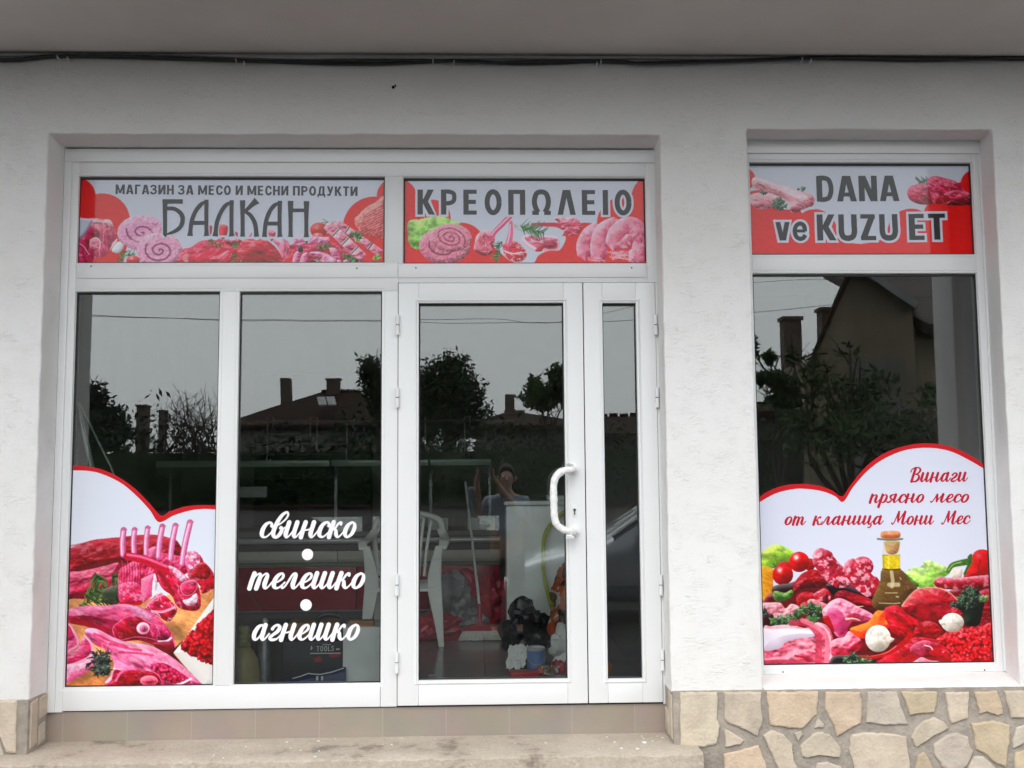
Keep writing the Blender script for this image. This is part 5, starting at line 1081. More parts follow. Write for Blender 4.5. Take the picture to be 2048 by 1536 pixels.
# upright skeletons of a brush script, x-height 1: (strokes [(x, y, width)...], advance)
U = lambda x: [(x, .97, TK), (x-.01, .5, TK), (x, .24, TK), (x+.1, .06, TK*.72), (x+.24, .12, TH), (x+.40, .42, TH)]
SC_ = {
 'с': ([[(.62,.74,.20),(.56,.90,.16),(.40,.96,.15),(.22,.82,.22),(.13,.5,TK),(.18,.2,.25),(.36,.05,.15),(.55,.12,TH),(.76,.40,TH)]], .70),
 'в': ([[(.20,.78,.13),(.42,.90,TH),(.66,1.18,.11),(.72,1.46,.13),(.58,1.60,.15),(.36,1.42,.20),(.20,1.0,.25),(.13,.5,TK),(.20,.17,.25),(.40,.04,.18),(.58,.22,.22),(.62,.52,.22),(.52,.68,.14),(.46,.60,.10)],[(.56,.62,TH),(.72,.60,TH),(.90,.74,TH)]], .80),
 'и': ([U(.14), U(.64)], 1.02),
 'н': ([[(.14,.97,TK),(.12,.5,TK),(.13,.03,TK)], [(.14,.46,TH),(.40,.50,TH),(.62,.56,TH)], U(.66)], 1.04),
 'к': ([[(.14,.97,TK),(.12,.5,TK),(.13,.03,TK)], [(.14,.45,TH),(.34,.60,.12),(.46,.86,.14),(.60,.93,.19),(.64,.82,.15)], [(.30,.54,.16),(.44,.44,.20),(.52,.20,.24),(.66,.05,.17),(.80,.12,TH),(.96,.40,TH)]], .90),
 'о': ([[(.40,.96,.13),(.20,.78,.22),(.13,.45,TK),(.20,.16,.23),(.38,.04,.15),(.58,.22,.21),(.65,.55,.24),(.58,.84,.18),(.40,.96,.13)]], .84),
 'т': ([[(.14,.97,TK),(.12,.5,TK),(.13,.03,TK)], [(.14,.55,TH),(.30,.86,TH),(.45,.95,.14),(.54,.82,.22),(.54,.45,TK),(.53,.03,TK)], [(.55,.55,TH),(.70,.86,TH),(.85,.95,.14),(.95,.82,.22)]+U(.95)[1:]], 1.34),
 'п': ([[(.14,.97,TK),(.12,.5,TK),(.13,.03,TK)], [(.14,.55,TH),(.32,.86,TH),(.49,.95,.14),(.60,.82,.22)]+U(.60)[1:]], .98),
 'е': ([[(.16,.38,TH),(.36,.46,TH),(.54,.66,.15),(.54,.86,.16),(.40,.96,.14),(.21,.80,.22),(.13,.46,TK),(.20,.17,.25),(.38,.05,.15),(.56,.13,TH),(.76,.40,TH)]], .70),
 'л': ([[(-.04,.14,.16),(.02,.05,.13),(.14,.16,.11),(.26,.50,.12),(.36,.84,.13),(.48,.96,.14),(.58,.86,.22)]+U(.58)[1:]], .96),
 'ш': ([U(.14), U(.60), U(1.06)], 1.44),
 'а': ([[(.62,.80,.14),(.46,.95,.14),(.26,.84,.22),(.14,.48,TK),(.19,.17,.25),(.34,.06,.16),(.50,.22,TH),(.62,.55,TH)], U(.66)], 1.04),
 'г': ([[(.12,.72,.20),(.20,.88,.15),(.38,.96,.15),(.55,.80,.23),(.48,.55,.22),(.28,.36,.18),(.14,.18,.20),(.24,.05,.18),(.46,.05,.16),(.62,.14,TH),(.80,.40,TH)]], .74),
 'р': ([[(.16,.97,TK),(.14,.4,TK),(.12,-.48,TK)], [(.16,.60,TH),(.32,.88,TH),(.48,.95,.14),(.62,.78,.22),(.62,.42,.25),(.54,.14,.20),(.36,.05,.13),(.22,.16,TH)]], .84),
 'я': ([[(.62,.97,TK),(.60,.5,TK),(.60,.24,TK),(.70,.06,TK*.7),(.84,.14,TH),(1.0,.42,TH)], [(.58,.93,.12),(.34,.95,.15),(.16,.76,.24),(.24,.50,.18),(.44,.42,.12),(.58,.46,TH)], [(.40,.42,.12),(.26,.16,.18),(.06,.04,.16),(-.06,.14,.14)]], 1.0),
 'м': ([[(-.06,.12,.16),(.02,.04,.13),(.12,.16,.11),(.24,.55,.12),(.34,.93,.16)], [(.36,.93,.22),(.46,.40,.24),(.50,.12,.2)], [(.48,.12,TH),(.70,.60,TH),(.86,.93,.14)], U(.90)], 1.30),
 'ц': ([U(.14), U(.64), [(.92,.10,.16),(1.0,-.12,.16),(.86,-.34,.13),(.70,-.30,.10)]], 1.04),
 'В': ([[(.30,1.50,TK),(.26,.8,TK),(.24,.04,TK)], [(-.10,1.10,.12),(-.06,1.36,.12),(.20,1.58,.13),(.60,1.58,.15),(.82,1.34,.22),(.74,1.02,.18),(.46,.84,.12)], [(.46,.84,.12),(.78,.74,.18),(.90,.42,.25),(.72,.10,.2),(.40,.03,.13),(.20,.08,.12)]], 1.06),
 'М': ([[(-.06,.16,.18),(.04,.04,.14),(.16,.20,.12),(.26,.90,.13),(.34,1.50,.16)], [(.36,1.50,.24),(.46,.8,.26),(.56,.30,.18)], [(.56,.28,TH),(.78,.95,.12),(.98,1.50,.16)], [(1.02,1.50,TK),(1.02,.8,TK),(1.04,.24,TK),(1.14,.05,.18),(1.28,.12,TH),(1.42,.40,TH)]], 1.44),
}
def script(word, pL, pR, xh, pen, slant=.30):
    """the word between two base line points of the photograph"""
    Y = pen.Y; a, b = at(*pL, Y), at(*pR, Y); H = at(pL[0], pL[1]-xh, Y)[2]-a[2]
    adv = 0; items = []
    for ch in word:
        if ch == ' ': adv += .55; continue
        st, w = SC_[ch]; items.append((adv, st)); adv += w
    lo = 0.0; hi = adv-.12; sx = (b[0]-a[0])/(hi-lo+slant*.9)
    for x0, st in items:
        for s_ in st:
            pts = []
            for x, y, w in s_:
                X = x0+x+slant*y; pts.append((a[0]+X*sx, a[2]+(b[2]-a[2])*(X*sx)/(b[0]-a[0])+y*H))
            k = (H+sx)/2; pen.stroke(pts, [q[2]*k*1.03 for q in s_])
def ink(name, c): return mat(name, c, 0.03, spec=0.36)
M['ink_grey'] = ink('dark_grey_gloss_ink', (0.014, 0.015, 0.019, 1)); M['ink_white'] = ink('white_gloss_ink', tuple((lin(WHT)-PR)/PA)+(1,))
M['white_vinyl'] = mat('white_vinyl', (0.84, 0.83, 0.85, 1), 0.4, spec=0.3)
M['red_ink'] = mat('crimson_vinyl', rgb(186, 14, 44), 0.45, spec=0.25)

# the art nouveau name on the left sign, traced stroke by stroke
SA = lambda x, y: (150+x/6.206, 390+y/6.206); SB = lambda x, y: (440+x/6.024, 390+y/6.024)
names = [
 (SA, [(1117,52),(1117,260),(1117,470),(1112,500)], [64,52,50,54]), (SA, [(1092,80),(1338,80)], [56,56]), (SA, [(1120,168),(1230,172),(1310,225),(1336,300),(1312,390),(1230,455),(1098,498)], [46,50,54,56,54,44,10]),
 (SA, [(1632,58),(1630,280),(1632,470),(1634,508)], [52,50,52,86]), (SA, [(1655,72),(1570,112),(1495,205),(1448,330),(1432,450),(1428,508)], [20,50,52,52,52,74]), (SA, [(1450,346),(1612,346)], [50,50]),
 (SA, [(1945,64),(1942,280),(1943,470),(1946,512)], [52,50,52,84]), (SA, [(1970,78),(1880,120),(1810,215),(1762,340),(1746,455),(1740,512)], [20,50,52,52,52,74]),
 (SB, [(272,62),(272,260),(272,460),(272,502)], [66,52,52,70]), (SB, [(445,66),(385,118),(300,200)], [92,58,40]), (SB, [(300,195),(370,250),(420,340),(436,440),(440,502)], [40,50,54,54,62]),
 (SB, [(722,70),(718,280),(720,465),(722,505)], [54,50,52,72]), (SB, [(745,82),(655,125),(590,215),(552,330),(538,450),(536,505)], [20,50,52,52,52,64]), (SB, [(560,344),(705,344)], [48,48]),
 (SB, [(850,70),(850,280),(850,470),(848,505)], [70,52,52,72]), (SB, [(1042,74),(1040,280),(1040,470),(1040,508)], [70,52,52,74]), (SB, [(860,184),(1030,184)], [46,46]),
]
s1 = SIGNS['s1']
for nm, mt, Y, grow in (('name_outline', M['ink_white'], 0.2134, 26), ('name_lettering', M['ink_grey'], 0.2122, 0)):
    pen = Pen(Y)
    for fr, pts, w in names:
        k = 5.2/2000/6.1; q = [at(*fr(*p), Y) for p in pts]; q = [(p[0], p[2]) for p in q]
        pen.stroke(q, [(x+grow)*k for x in w], cap=bool(grow))
    if grow:
        for fr, (xa, ya, xb, yb) in ((SA, (1395,515,1480,515)), (SA, (1590,515,1990,515)), (SB, (110,515,1080,515))):
            q = [at(*fr(xa, ya), Y), at(*fr(xb, yb), Y)]; pen.stroke([(p[0], p[2]) for p in q], 26*5.2/2000/6.1)
    pen.build(nm, mt, s1)
sans('МАГАЗИН ЗА МЕСО И МЕСНИ ПРОДУКТИ', (231, 388), (715, 392), 19, M['ink_grey'], s1, 0.2132, track=.13)
s2 = SIGNS['s2']; pts2 = ((835, 429), (1264, 430))
sans('КРЕОПΩΛЕІО', *pts2, 50, M['ink_white'], s2, 0.2135, 'lettering_outline', grow=.085, track=.24)
sans('КРЕОПΩΛЕІО', *pts2, 50, M['ink_grey'], s2, 0.2125, track=.24)
s3 = SIGNS['s3']
for t, a, b, cp in (('DANA', (1634, 403), (1799, 402), 51), ('ve', (1552, 481), (1615, 481), 50), ('KUZU', (1635, 481), (1797, 480), 52), ('ET', (1819, 480), (1892, 479), 52)):
    if t != 'DANA': sans(t, a, b, cp, M['ink_white'], s3, 0.2135, 'lettering_outline', grow=.09, track=.09)
    sans(t, a, b, cp, M['ink_grey'], s3, 0.2125, track=.09)

# white script on the second pane
p = at(615, 1260, 0.2105); wl_ = empty('window_lettering', (p[0], 0.2105, p[2]), 'white script words and dots cut from vinyl on the second window pane', 'lettering')
for wd, a, b in (('свинско', (516, 1076), (714, 1075)), ('телешко', (494, 1178), (732, 1177)), ('агнешко', (500, 1281), (721, 1280))):
    pen = Pen(0.2105); script(wd, a, b, 32, pen); pen.build('script_word', M['white_vinyl'], wl_)
for u, v in ((615, 1109), (612, 1210)):
    q = at(u, v, 0.2105); pen = Pen(0.2105); pen.disc((q[0], q[2]), 11.2*5.21/2000); pen.build('script_dot', M['white_vinyl'], wl_)
# red script on the right poster
for wd, a, b, xh in (('Винаги', (1818, 964), (1936, 963), 18), ('прясно', (1737, 1006), (1850, 1005), 17), ('месо', (1862, 1005), (1940, 1005), 17), ('от', (1567, 1050), (1612, 1050), 17), ('кланица', (1624, 1050), (1767, 1049), 17), ('Мони', (1784, 1049), (1868, 1049), 17), ('Мес', (1884, 1049), (1940, 1048), 17)):
    pen = Pen(0.2080); script(wd, a, b, xh, pen); pen.build('script_word', M['red_ink'], POST['R'])
# ---------------------------------------------------------------- things inside the shop, seen through the glass
M['cream'] = mat('cream_panel', (0.66, 0.63, 0.54, 1), 0.4, var=0.06, scale=3)
M['wine'] = mat('red_lacquer', (0.52, 0.008, 0.022, 1), 0.25, var=0.1, scale=2)
M['steel'] = mat('brushed_steel', (0.62, 0.63, 0.64, 1), 0.25, metal=0.25)
M['dark_grey'] = mat('dark_grey_metal', (0.05, 0.05, 0.052, 1), 0.45)
M['kick'] = mat('kick_plate', (0.16, 0.15, 0.145, 1), 0.5)
M['green_glass'] = mat('greenish_glass_edge', (0.40, 0.52, 0.44, 1), 0.2)
M['white_plastic'] = mat('white_plastic', (0.80, 0.80, 0.77, 1), 0.38, var=0.03, scale=6)
M['paper'] = mat('white_paper', (0.74, 0.74, 0.72, 1), 0.8, bump=0.3, bscale=30)
M['black_bag'] = mat('black_bin_bag', (0.010, 0.010, 0.011, 1), 0.3, bump=0.6, bscale=14, bdist=0.02)
def thing(name, loc, label, cat, group=None): return empty(name, loc, label, cat, group)

CY = 3.3                    # front of the counter
ct = thing('display_counter', (-1.4, CY, 0), 'long refrigerated counter with red front, cream bands and steel bumper rail', 'counter')
x0, x1 = -2.95, 0.125
MB().box(x0, x1, CY+0.06, CY+0.9, 0.0, 0.055).build('kick_plate', M['kick'], ct)
MB().box(x0, x1, CY+0.02, CY+0.05, 0.056, 0.068).build('base_strip', M['steel'], ct)
m = MB()
for a, b in ((-2.95, -2.02), (-2.01, -1.045), (-1.035, -0.44), (-0.43, x1)): m.box(a, b, CY, CY+0.06, 0.07, 0.415)
m.build('front_panel', M['wine'], ct, bevel=0.004)
MB().box(x0, x1, CY+0.061, CY+0.9, 0.058, 0.66).build('body', M['dark_grey'], ct)
m = MB()
for a, b in ((-2.95, -1.2), (-1.195, x1)): m.box(a, b, CY-0.02, CY+0.06, 0.455, 0.545)
m.build('cream_band', M['cream'], ct, bevel=0.004)
MB().box(x0, x1, CY-0.005, CY+0.06, 0.416, 0.452).build('lower_band', mat('olive_panel', (0.30, 0.29, 0.24, 1), 0.4), ct, bevel=0.003)
MB().box(x0, x1, CY, CY+0.06, 0.548, 0.60).build('vent_band', M['dark_grey'], ct)
MB().tube([(x0, CY-0.05, 0.632), (x1, CY-0.05, 0.632)], 0.024, 12).build('bumper_rail', M['steel'], ct, smooth=True)
MB().box(x0, x1, CY+0.02, CY+0.75, 0.661, 0.70).build('deck', M['kick'], ct)
m = MB(); P = [(CY+0.02, 0.701), (CY+0.03, 0.82), (CY+0.08, 1.0), (CY+0.17, 1.16), (CY+0.26, 1.235)]
for i in range(len(P)-1): m.add([(x0, *P[i]), (x1, *P[i]), (x1, *P[i+1]), (x0, *P[i+1])], [(0, 1, 2, 3)])
m.build('curved_glass', M['glass'], ct, smooth=True)
m = MB()
for a, b in ((-2.75, -1.30), (-1.285, -0.47), (-0.46, 0.06)): m.box(a, b, CY+0.20, CY+0.62, 1.236, 1.29)
m.build('top_shelf', M['green_glass'], ct, bevel=0.006)
for x in (-2.72, -1.29, -0.465, 0.05): MB().box(x-0.012, x+0.012, CY+0.5, CY+0.53, 0.702, 1.234).build('shelf_post', M['steel'], ct)
for i, (a, b, z0, z1, y, lb) in enumerate(((-0.47, -0.30, .70, .80, .10, 'white card standing in the counter left of the broom handle'), (-0.14, 0.09, .70, .80, .10, 'wider white card standing in the counter right of the broom handle'), (-2.2, -1.85, .98, 1.07, .3, 'pale carton lying on the counter behind the left pane'))):
    m = MB(); m.box(a, b, CY+y+0.02, CY+y+0.05, z0, z1); tag(m.build('card', M['paper'], None, bevel=0.003), lb, 'card')

# shelves and hooks at the back wall
sh = thing('wall_shelving', (-1.75, 5.0, 0), 'dark wall shelving with thin pale shelf edges behind the counter', 'shelving')
MB().box(-2.35, -1.15, 5.32, 5.38, 0.2, 2.2).build('back_panel', M['dark_grey'], sh)
m = MB()
for z in (1.02, 1.12, 1.26, 1.36, 1.46, 1.56): m.box(-2.3, -1.5+0.1*(z > 1.4), 4.95, 5.31, z, z+0.02)
m.build('shelf', M['kick'], sh)
rail = thing('hook_rail', (-1.3, 4.4, 2.2), 'steel meat rail with hanging hooks above the counter', 'rail')
MB().tube([(-2.6, 4.4, 1.66), (0.3, 4.4, 1.66)], 0.014, 8).build('rail', M['steel'], rail)
for i, x in enumerate((-2.02, -1.97, -1.62, -1.56, -1.28, -1.22, -0.60, -0.55, -0.18, -0.13)):
    z0 = 1.28+0.1*((i*7) % 4); m = MB(); m.tube([(x, 4.4, 1.70), (x+0.004, 4.395, z0+0.12), (x, 4.39, z0+0.03), (x+0.02, 4.385, z0), (x+0.04, 4.385, z0+0.03)], 0.007, 6)
    m.build('hook', M['white_plastic'], rail, smooth=True)

# leaning glass sheets behind the first pane
for i, (xa, xb, xt) in enumerate(((-2.22, -1.86, -2.28), (-2.20, -1.76, -2.30))):
    m = MB(); y = 0.50+0.05*i; z1 = 1.78-0.08*i
    v = [(xa, y, 0), (xb, y, 0), (xb-0.28, y+0.03, z1-0.5), (xt, y+0.03, z1)]; m.add(v+[(p[0], p[1]+0.008, p[2]) for p in v], [(0, 1, 2, 3), (7, 6, 5, 4), (0, 4, 5, 1), (1, 5, 6, 2), (2, 6, 7, 3), (3, 7, 4, 0)])
    g = thing('glass_sheet', (xa, y, 0), ('front' if i == 0 else 'rear')+' one of two spare glass sheets leaning inside the left pane', 'glass sheet', 'leaning glass sheets'); m.build('sheet', M['glass'], g)
    MB().tube([(xt+0.002, y+0.031, z1), (xb-0.28, y+0.031, z1-0.5), (xb, y+0.002, 0.01)], 0.0055, 6).build('polished_edge', M['green_glass'], g)

# monobloc chair facing the street
ch = thing('plastic_chair', (-0.56, 2.05, 0), 'white plastic garden chair with slatted back facing the door', 'chair')
def chp(x, y, z): return (-0.555+x, 1.92+y, z)
def ribbon(m, pts, wv, t):
    """bar with flat section: pts, width vector, thickness along y"""
    n = len(pts); v = []
    for p, w in zip(pts, wv):
        for sx, sy in ((-1, -1), (1, -1), (1, 1), (-1, 1)): v.append((p[0]+sx*w/2, p[1]+sy*t/2, p[2]))
    f = [(4*i+k, 4*i+(k+1) % 4, 4*i+4+(k+1) % 4, 4*i+4+k) for i in range(n-1) for k in range(4)]+[(3, 2, 1, 0), tuple(4*(n-1)+k for k in range(4))]
    return m.add(v, f)
for s in (-1, 1):
    m = MB(); P = spline([chp(s*.262, 0.0, 0), chp(s*.240, .01, .20), chp(s*.215, .03, .40), chp(s*.225, .02, .56), chp(s*.25, .0, .68)], 4); ribbon(m, P, [.038+.05*math.sin(min(1, i/(len(P)-1))*3.14)**2+.004*i/4 for i in range(len(P))], .045)
    m.build('leg', M['white_plastic'], ch, bevel=0.008)
    m = MB(); P = spline([chp(s*.235, .52, 0), chp(s*.215, .46, .22), chp(s*.195, .42, .42)], 4); ribbon(m, P, [.05]*len(P), .045); m.build('leg', M['white_plastic'], ch, bevel=0.008)
    m = MB(); P = spline([chp(s*.27, -.01, .665), chp(s*.285, .08, .70), chp(s*.285, .28, .70), chp(s*.265, .42, .72), chp(s*.24, .47, .76)], 4); v = []
    for p in P: v += [(p[0]-.03, p[1], p[2]-.012), (p[0]+.03, p[1], p[2]-.012), (p[0]+.03, p[1], p[2]+.012), (p[0]-.03, p[1], p[2]+.012)]
    n = len(P); m.add(v, [(4*i+k, 4*i+(k+1) % 4, 4*i+4+(k+1) % 4, 4*i+4+k) for i in range(n-1) for k in range(4)]+[(3, 2, 1, 0), tuple(4*(n-1)+k for k in range(4))]); m.build('armrest', M['white_plastic'], ch, bevel=0.008)
m = MB(); nx, ny = 10, 8; v = []
for j in range(ny+1):
    for i in range(nx+1):
        x = -.21+.42*i/nx; y = .0+.45*j/ny; v.append(chp(x, y, .425-.02*math.sin(3.14*i/nx)*math.sin(3.14*j/ny)-(.03 if j == 0 else 0)-.02*j/ny))
q = len(v); v += [(a, b, c-.022) for a, b, c in v]; W = nx+1
f = [(j*W+i, j*W+i+1, (j+1)*W+i+1, (j+1)*W+i) for j in range(ny) for i in range(nx)]; f += [tuple(q+k for k in g_[::-1]) for g_ in f]
ring = [i for i in range(W)]+[j*W+nx for j in range(1, ny+1)]+[ny*W+i for i in range(nx-1, -1, -1)]+[j*W for j in range(ny-1, 0, -1)]
f += [(ring[k], q+ring[k], q+ring[(k+1) % len(ring)], ring[(k+1) % len(ring)]) for k in range(len(ring))]
m.add(v, f); m.build('seat', M['white_plastic'], ch, smooth=True)
m = MB(); P = spline([chp(-.235, .47, .60), chp(-.25, .50, .74), chp(-.21, .53, .84), chp(0, .55, .885), chp(.21, .53, .84), chp(.25, .50, .74), chp(.235, .47, .60)], 6)
m.tube(P, .021, 8); 
m.tube([chp(-.20, .45, .44), chp(-.235, .47, .60)], .02, 8).tube([chp(.20, .45, .44), chp(.235, .47, .60)], .02, 8)
for k in range(7):
    t = -1+2*k/6; xt = .165*t; zt = .865-.045*abs(t)**2; m.tube(spline([chp(.12*t, .44, .43), chp(.135*t, .475, .62), chp(xt, .54, zt)], 4), .0125, 6)
m.build('backrest', M['white_plastic'], ch, smooth=True)

# tall white cabinet with a hose, behind the door pane
cb = thing('cabinet', (0.42, 2.1, 0), 'waist high white laminate cabinet behind the door handle', 'cabinet')
M['cab'] = mat('white_laminate', (0.82, 0.85, 0.83, 1), 0.22, var=0.10, scale=5)
MB().box(0.155, 0.80, 2.03, 2.6, 0.0, 0.945).build('carcass', M['cab'], cb, bevel=0.004)
MB().box(0.14, 0.82, 2.0, 2.62, 0.947, 0.975).build('worktop', M['cab'], cb, bevel=0.004)
MB().box(0.175, 0.80, 2.021, 2.0285, 0.03, 0.90).build('side_panel', M['cab'], cb, bevel=0.003)
bx = MB().box(0.45, 0.66, 2.1, 2.3, 0.976, 1.01).build('paper_box', M['paper'], None, bevel=0.004); tag(bx, 'flat pale box lying on the white cabinet', 'box')
tb = MB().box(-0.02, 0.12, 3.36, 4.0, 0.0, 0.66).build('dark_post', M['dark_grey'], None, bevel=0.01); tag(tb, 'dark upright end panel between red counter and white cabinet', 'panel')
M['hose'] = mat('yellow_green_hose', (0.46, 0.52, 0.03, 1), 0.4)
hz = MB(); hz.tube(spline([(0.80, 2.0, .972), (0.60, 1.97, .93), (0.435, 1.96, .78), (0.405, 1.955, .60), (0.415, 1.95, .44), (0.47, 1.94, .22), (0.52, 1.93, 0.03)], 8), 0.013, 10)
tag(hz.build('hose', M['hose'], None, smooth=True), 'yellow green garden hose hanging down the white cabinet', 'hose')

# broom
br_ = thing('broom', (-0.10, 2.15, 0), 'push broom with steel handle, red head and pale bristles', 'broom')
MB().tube([(-0.035, 2.22, .235), (-0.15, 3.18, 1.10)], 0.0105, 10).build('handle', M['paper'], br_, smooth=True)
M['red_plastic'] = mat('red_plastic', (0.38, 0.02, 0.045, 1), 0.35)
m = MB(); m.prism([(-.155, .092), (-.06, .118), (-.052, .15), (-.022, .15), (-.012, .118), (.085, .092), (.085, .070), (-.155, .070)], 'y', 2.14, 2.19); m.tube([(-0.033, 2.18, .14), (-0.034, 2.222, .245)], .017, 10)
m.build('head', M['red_plastic'], br_, bevel=0.004)
m = MB(); rnd = random.Random(4)
for i in range(46):
    for j in range(3):
        x = -.15+.232*i/45; y = 2.145+.02*j; sp = (x+.035)*.28; m.add([(x-.0028, y, .070), (x+.0028, y, .070), (x+.0034+sp, y-.01+rnd.uniform(-.006, .006), .006), (x-.0034+sp, y-.012, .004+rnd.uniform(0, .006))], [(0, 1, 2, 3)])
m.build('bristles', mat('pale_bristles', (0.66, 0.64, 0.58, 1), 0.8, var=0.15, scale=60), br_, fix=False)

def crumple(name, c, r, seed, mt, label, cat, jag=.22, sub=4, sq=1.0, group=None):
    """a crumpled bag or heap: noisy faceted lump standing on the floor"""
    bm = bmesh.new(); bmesh.ops.create_icosphere(bm, subdivisions=sub, radius=1.0); rr = random.Random(seed)
    dirs = [(Vector((rr.gauss(0, 1), rr.gauss(0, 1), rr.gauss(0, 1))).normalized(), rr.uniform(.5, 1)) for _ in range(26)]
    for v in bm.verts:
        n = v.co.normalized(); k = 1.0
        for d, w in dirs: k -= jag*w*max(0, 1-abs(n.dot(d)-.55)*6)*.5
        for d, w in dirs[:9]: k += jag*w*.8*max(0, n.dot(d)-.86)*5
        v.co = n*k
        v.co.x *= r[0]; v.co.y *= r[1]; v.co.z = max(-r[2]*.72, v.co.z*r[2])
    z0 = min(v.co.z for v in bm.verts)
    for v in bm.verts: v.co.z -= z0
    me = bpy.data.meshes.new(name); bm.to_mesh(me); bm.free(); me.shade_smooth(); me.set_sharp_from_angle(angle=R(30))
    o = link_mesh(name, me, mt); o.location = c; return tag(o, label, cat, group)
GB = 'bags of rubbish on the shop floor'
crumple('rubbish_bag', (0.27, 1.70, 0), (.19, .17, .205), 3, M['black_bag'], 'black plastic rubbish bag slumped before the white cabinet', 'bag', .3, group=GB)
M['red_bag'] = mat('red_carrier_bag', (0.60, 0.025, 0.05, 1), 0.3, var=0.25, scale=9, bump=0.4, bscale=16, bdist=0.012)
M['bag_mix'] = mat('red_white_bag', (0.55, 0.03, 0.055, 1), 0.35, scale=7, col2=(0.46, 0.06, 0.08, 1), bump=0.4, bscale=18, bdist=0.01)
M['grey_bag'] = mat('translucent_grey_bag', (0.36, 0.34, 0.35, 1), 0.35, var=0.3, scale=8, bump=0.5, bscale=18, bdist=0.012)
crumple('rubbish_bag', (-0.36, 2.20, 0), (.24, .14, .12), 8, M['bag_mix'], 'bright red plastic bag lying flat behind the chair leg', 'bag', .28, group=GB)
crumple('rubbish_bag', (-0.26, 2.85, 0), (.20, .16, .26), 12, M['grey_bag'], 'pale grey plastic bag standing behind the chair', 'bag', .3, group=GB)
crumple('rubbish_bag', (0.0, 2.98, 0), (.22, .16, .26), 17, M['red_bag'], 'big dark red bag heaped against the counter behind the broom', 'bag', .28, group=GB)
crumple('rubbish_bag', (-0.14, 2.55, 0), (.16, .12, .12), 23, M['grey_bag'], 'small grey bag lying just behind the broom head', 'bag', .3, group=GB)
def patch_mat():
    m, n, l, p = node_mat('printed_sack'); tc = n.new('ShaderNodeTexCoord'); t = n.new('ShaderNodeTexNoise'); t.inputs['Scale'].default_value = 5.5; t.inputs['Detail'].default_value = 3
    l.new(tc.outputs['Object'], t.inputs['Vector']); r = n.new('ShaderNodeValToRGB'); r.color_ramp.interpolation = 'CONSTANT'
    e = r.color_ramp.elements; e[0].color = (0.07, 0.045, 0.03, 1); e[1].position = .44; e[1].color = (0.50, 0.10, 0.03, 1); a = e.new(.53); a.color = (0.55, 0.52, 0.48, 1); a = e.new(.58); a.color = (0.16, 0.10, 0.05, 1); a = e.new(.66); a.color = (0.46, 0.16, 0.08, 1)
    l.new(t.outputs['Fac'], r.inputs['Fac']); l.new(r.outputs['Color'], p.inputs['Base Color']); p.inputs['Roughness'].default_value = .4; return m
M['sack'] = patch_mat()
crumple('printed_sack', (0.56, 1.62, 0), (.17, .15, .36), 31, M['sack'], 'orange, white and brown printed sack right of the black bag', 'sack', .25)
crumple('white_bag', (0.50, 1.15, 0), (.13, .10, .16), 37, M['paper'], 'crumpled white bag behind the blue tin', 'bag', .3)
# paint tin
tn = thing('paint_tin', (0.305, 1.06, 0), 'pale blue paint tin with open rim on the floor by the door', 'tin')
MB().lathe((0.305, 1.06, 0), [(.052, 0.0), (.054, .004), (.053, .012), (.053, .128), (.055, .134), (.055, .140), (.051, .141), (.050, .128)], 28).build('can', M['steel'], tn, smooth=True)
MB().lathe((0.305, 1.06, 0), [(.0538, .016), (.0538, .124)], 28).build('blue_label', mat('blue_label', (0.14, 0.24, 0.50, 1), 0.4, var=0.1, scale=12), tn, smooth=True)
MB().tube([(0.305+.055*math.cos(a), 1.06-.01+.057*math.sin(a)-.01, .10-.05*math.sin(a)*-1) for a in np.linspace(3.3, 6.1, 14)], .0016, 6).build('bail', M['steel'], tn)
# torn paper, red packet, scraps
def sheet(name, c, w, h, seed, mt, label, cat, tilt=0.6, amp=.02):
    rr = random.Random(seed); n = 7; m = MB(); v = []
    for j in range(n+1):
        for i in range(n+1):
            x = (i/n-.5)*w+rr.uniform(-.006, .006); y = (j/n)*h*math.cos(tilt); z = (j/n)*h*math.sin(tilt)+rr.uniform(0, amp)+.004; v.append((c[0]+x+.3*w*(j/n-.5)*rr.uniform(.6, 1.1), c[1]+y, c[2]+z))
    W = n+1; m.add(v, [(j*W+i, j*W+i+1, (j+1)*W+i+1, (j+1)*W+i) for j in range(n) for i in range(n)])
    o = m.build(name, mt, None, fix=False, smooth=False); md = o.modifiers.new('thickness', 'SOLIDIFY'); md.thickness = .0015; return tag(o, label, cat)
sheet('paper_scrap', (0.19, 1.02, 0.0), .11, .15, 5, M['paper'], 'torn white paper leaning beside the blue tin', 'paper', 1.0, .03)
M['packet'] = mat('red_packet', (0.55, 0.02, 0.02, 1), 0.35)
pk = MB().obox((0.225, 0.86, .022), (.085, .012, 0), (-.005, .05, 0), (0, 0, .02)).build('packet', M['packet'], None, bevel=.006); tag(pk, 'red cardboard packet lying at the door sill', 'packet')
sheet('printed_wrapper', (0.36, 0.88, 0.0), .13, .08, 6, M['sack'], 'crumpled orange printed wrapper in front of the blue tin', 'wrapper', .3, .03)
sheet('paper_scrap', (0.44, 0.92, 0.0), .09, .09, 9, M['bag_mix'], 'red and white scrap at the right of the blue tin', 'paper', .5, .04)
tag(MB().obox((-0.31, 0.95, .005), (.016, 0, 0), (0, .004, 0), (0, 0, .003)).build('paper_chip', M['paper'], None), 'tiny pale chip on the floor tiles by the hinge side', 'chip')
og = MB(); og.tube(spline([(0.66, .62, .0), (0.67, .62, .06), (0.69, .62, .10), (0.675, .62, .13), (0.655, .62, .12)], 5), .012, 8)
tag(og.build('orange_strap', mat('orange_plastic', (0.62, 0.17, 0.02, 1), 0.4), None, smooth=True), 'orange plastic loop behind the narrow door pane', 'strap')

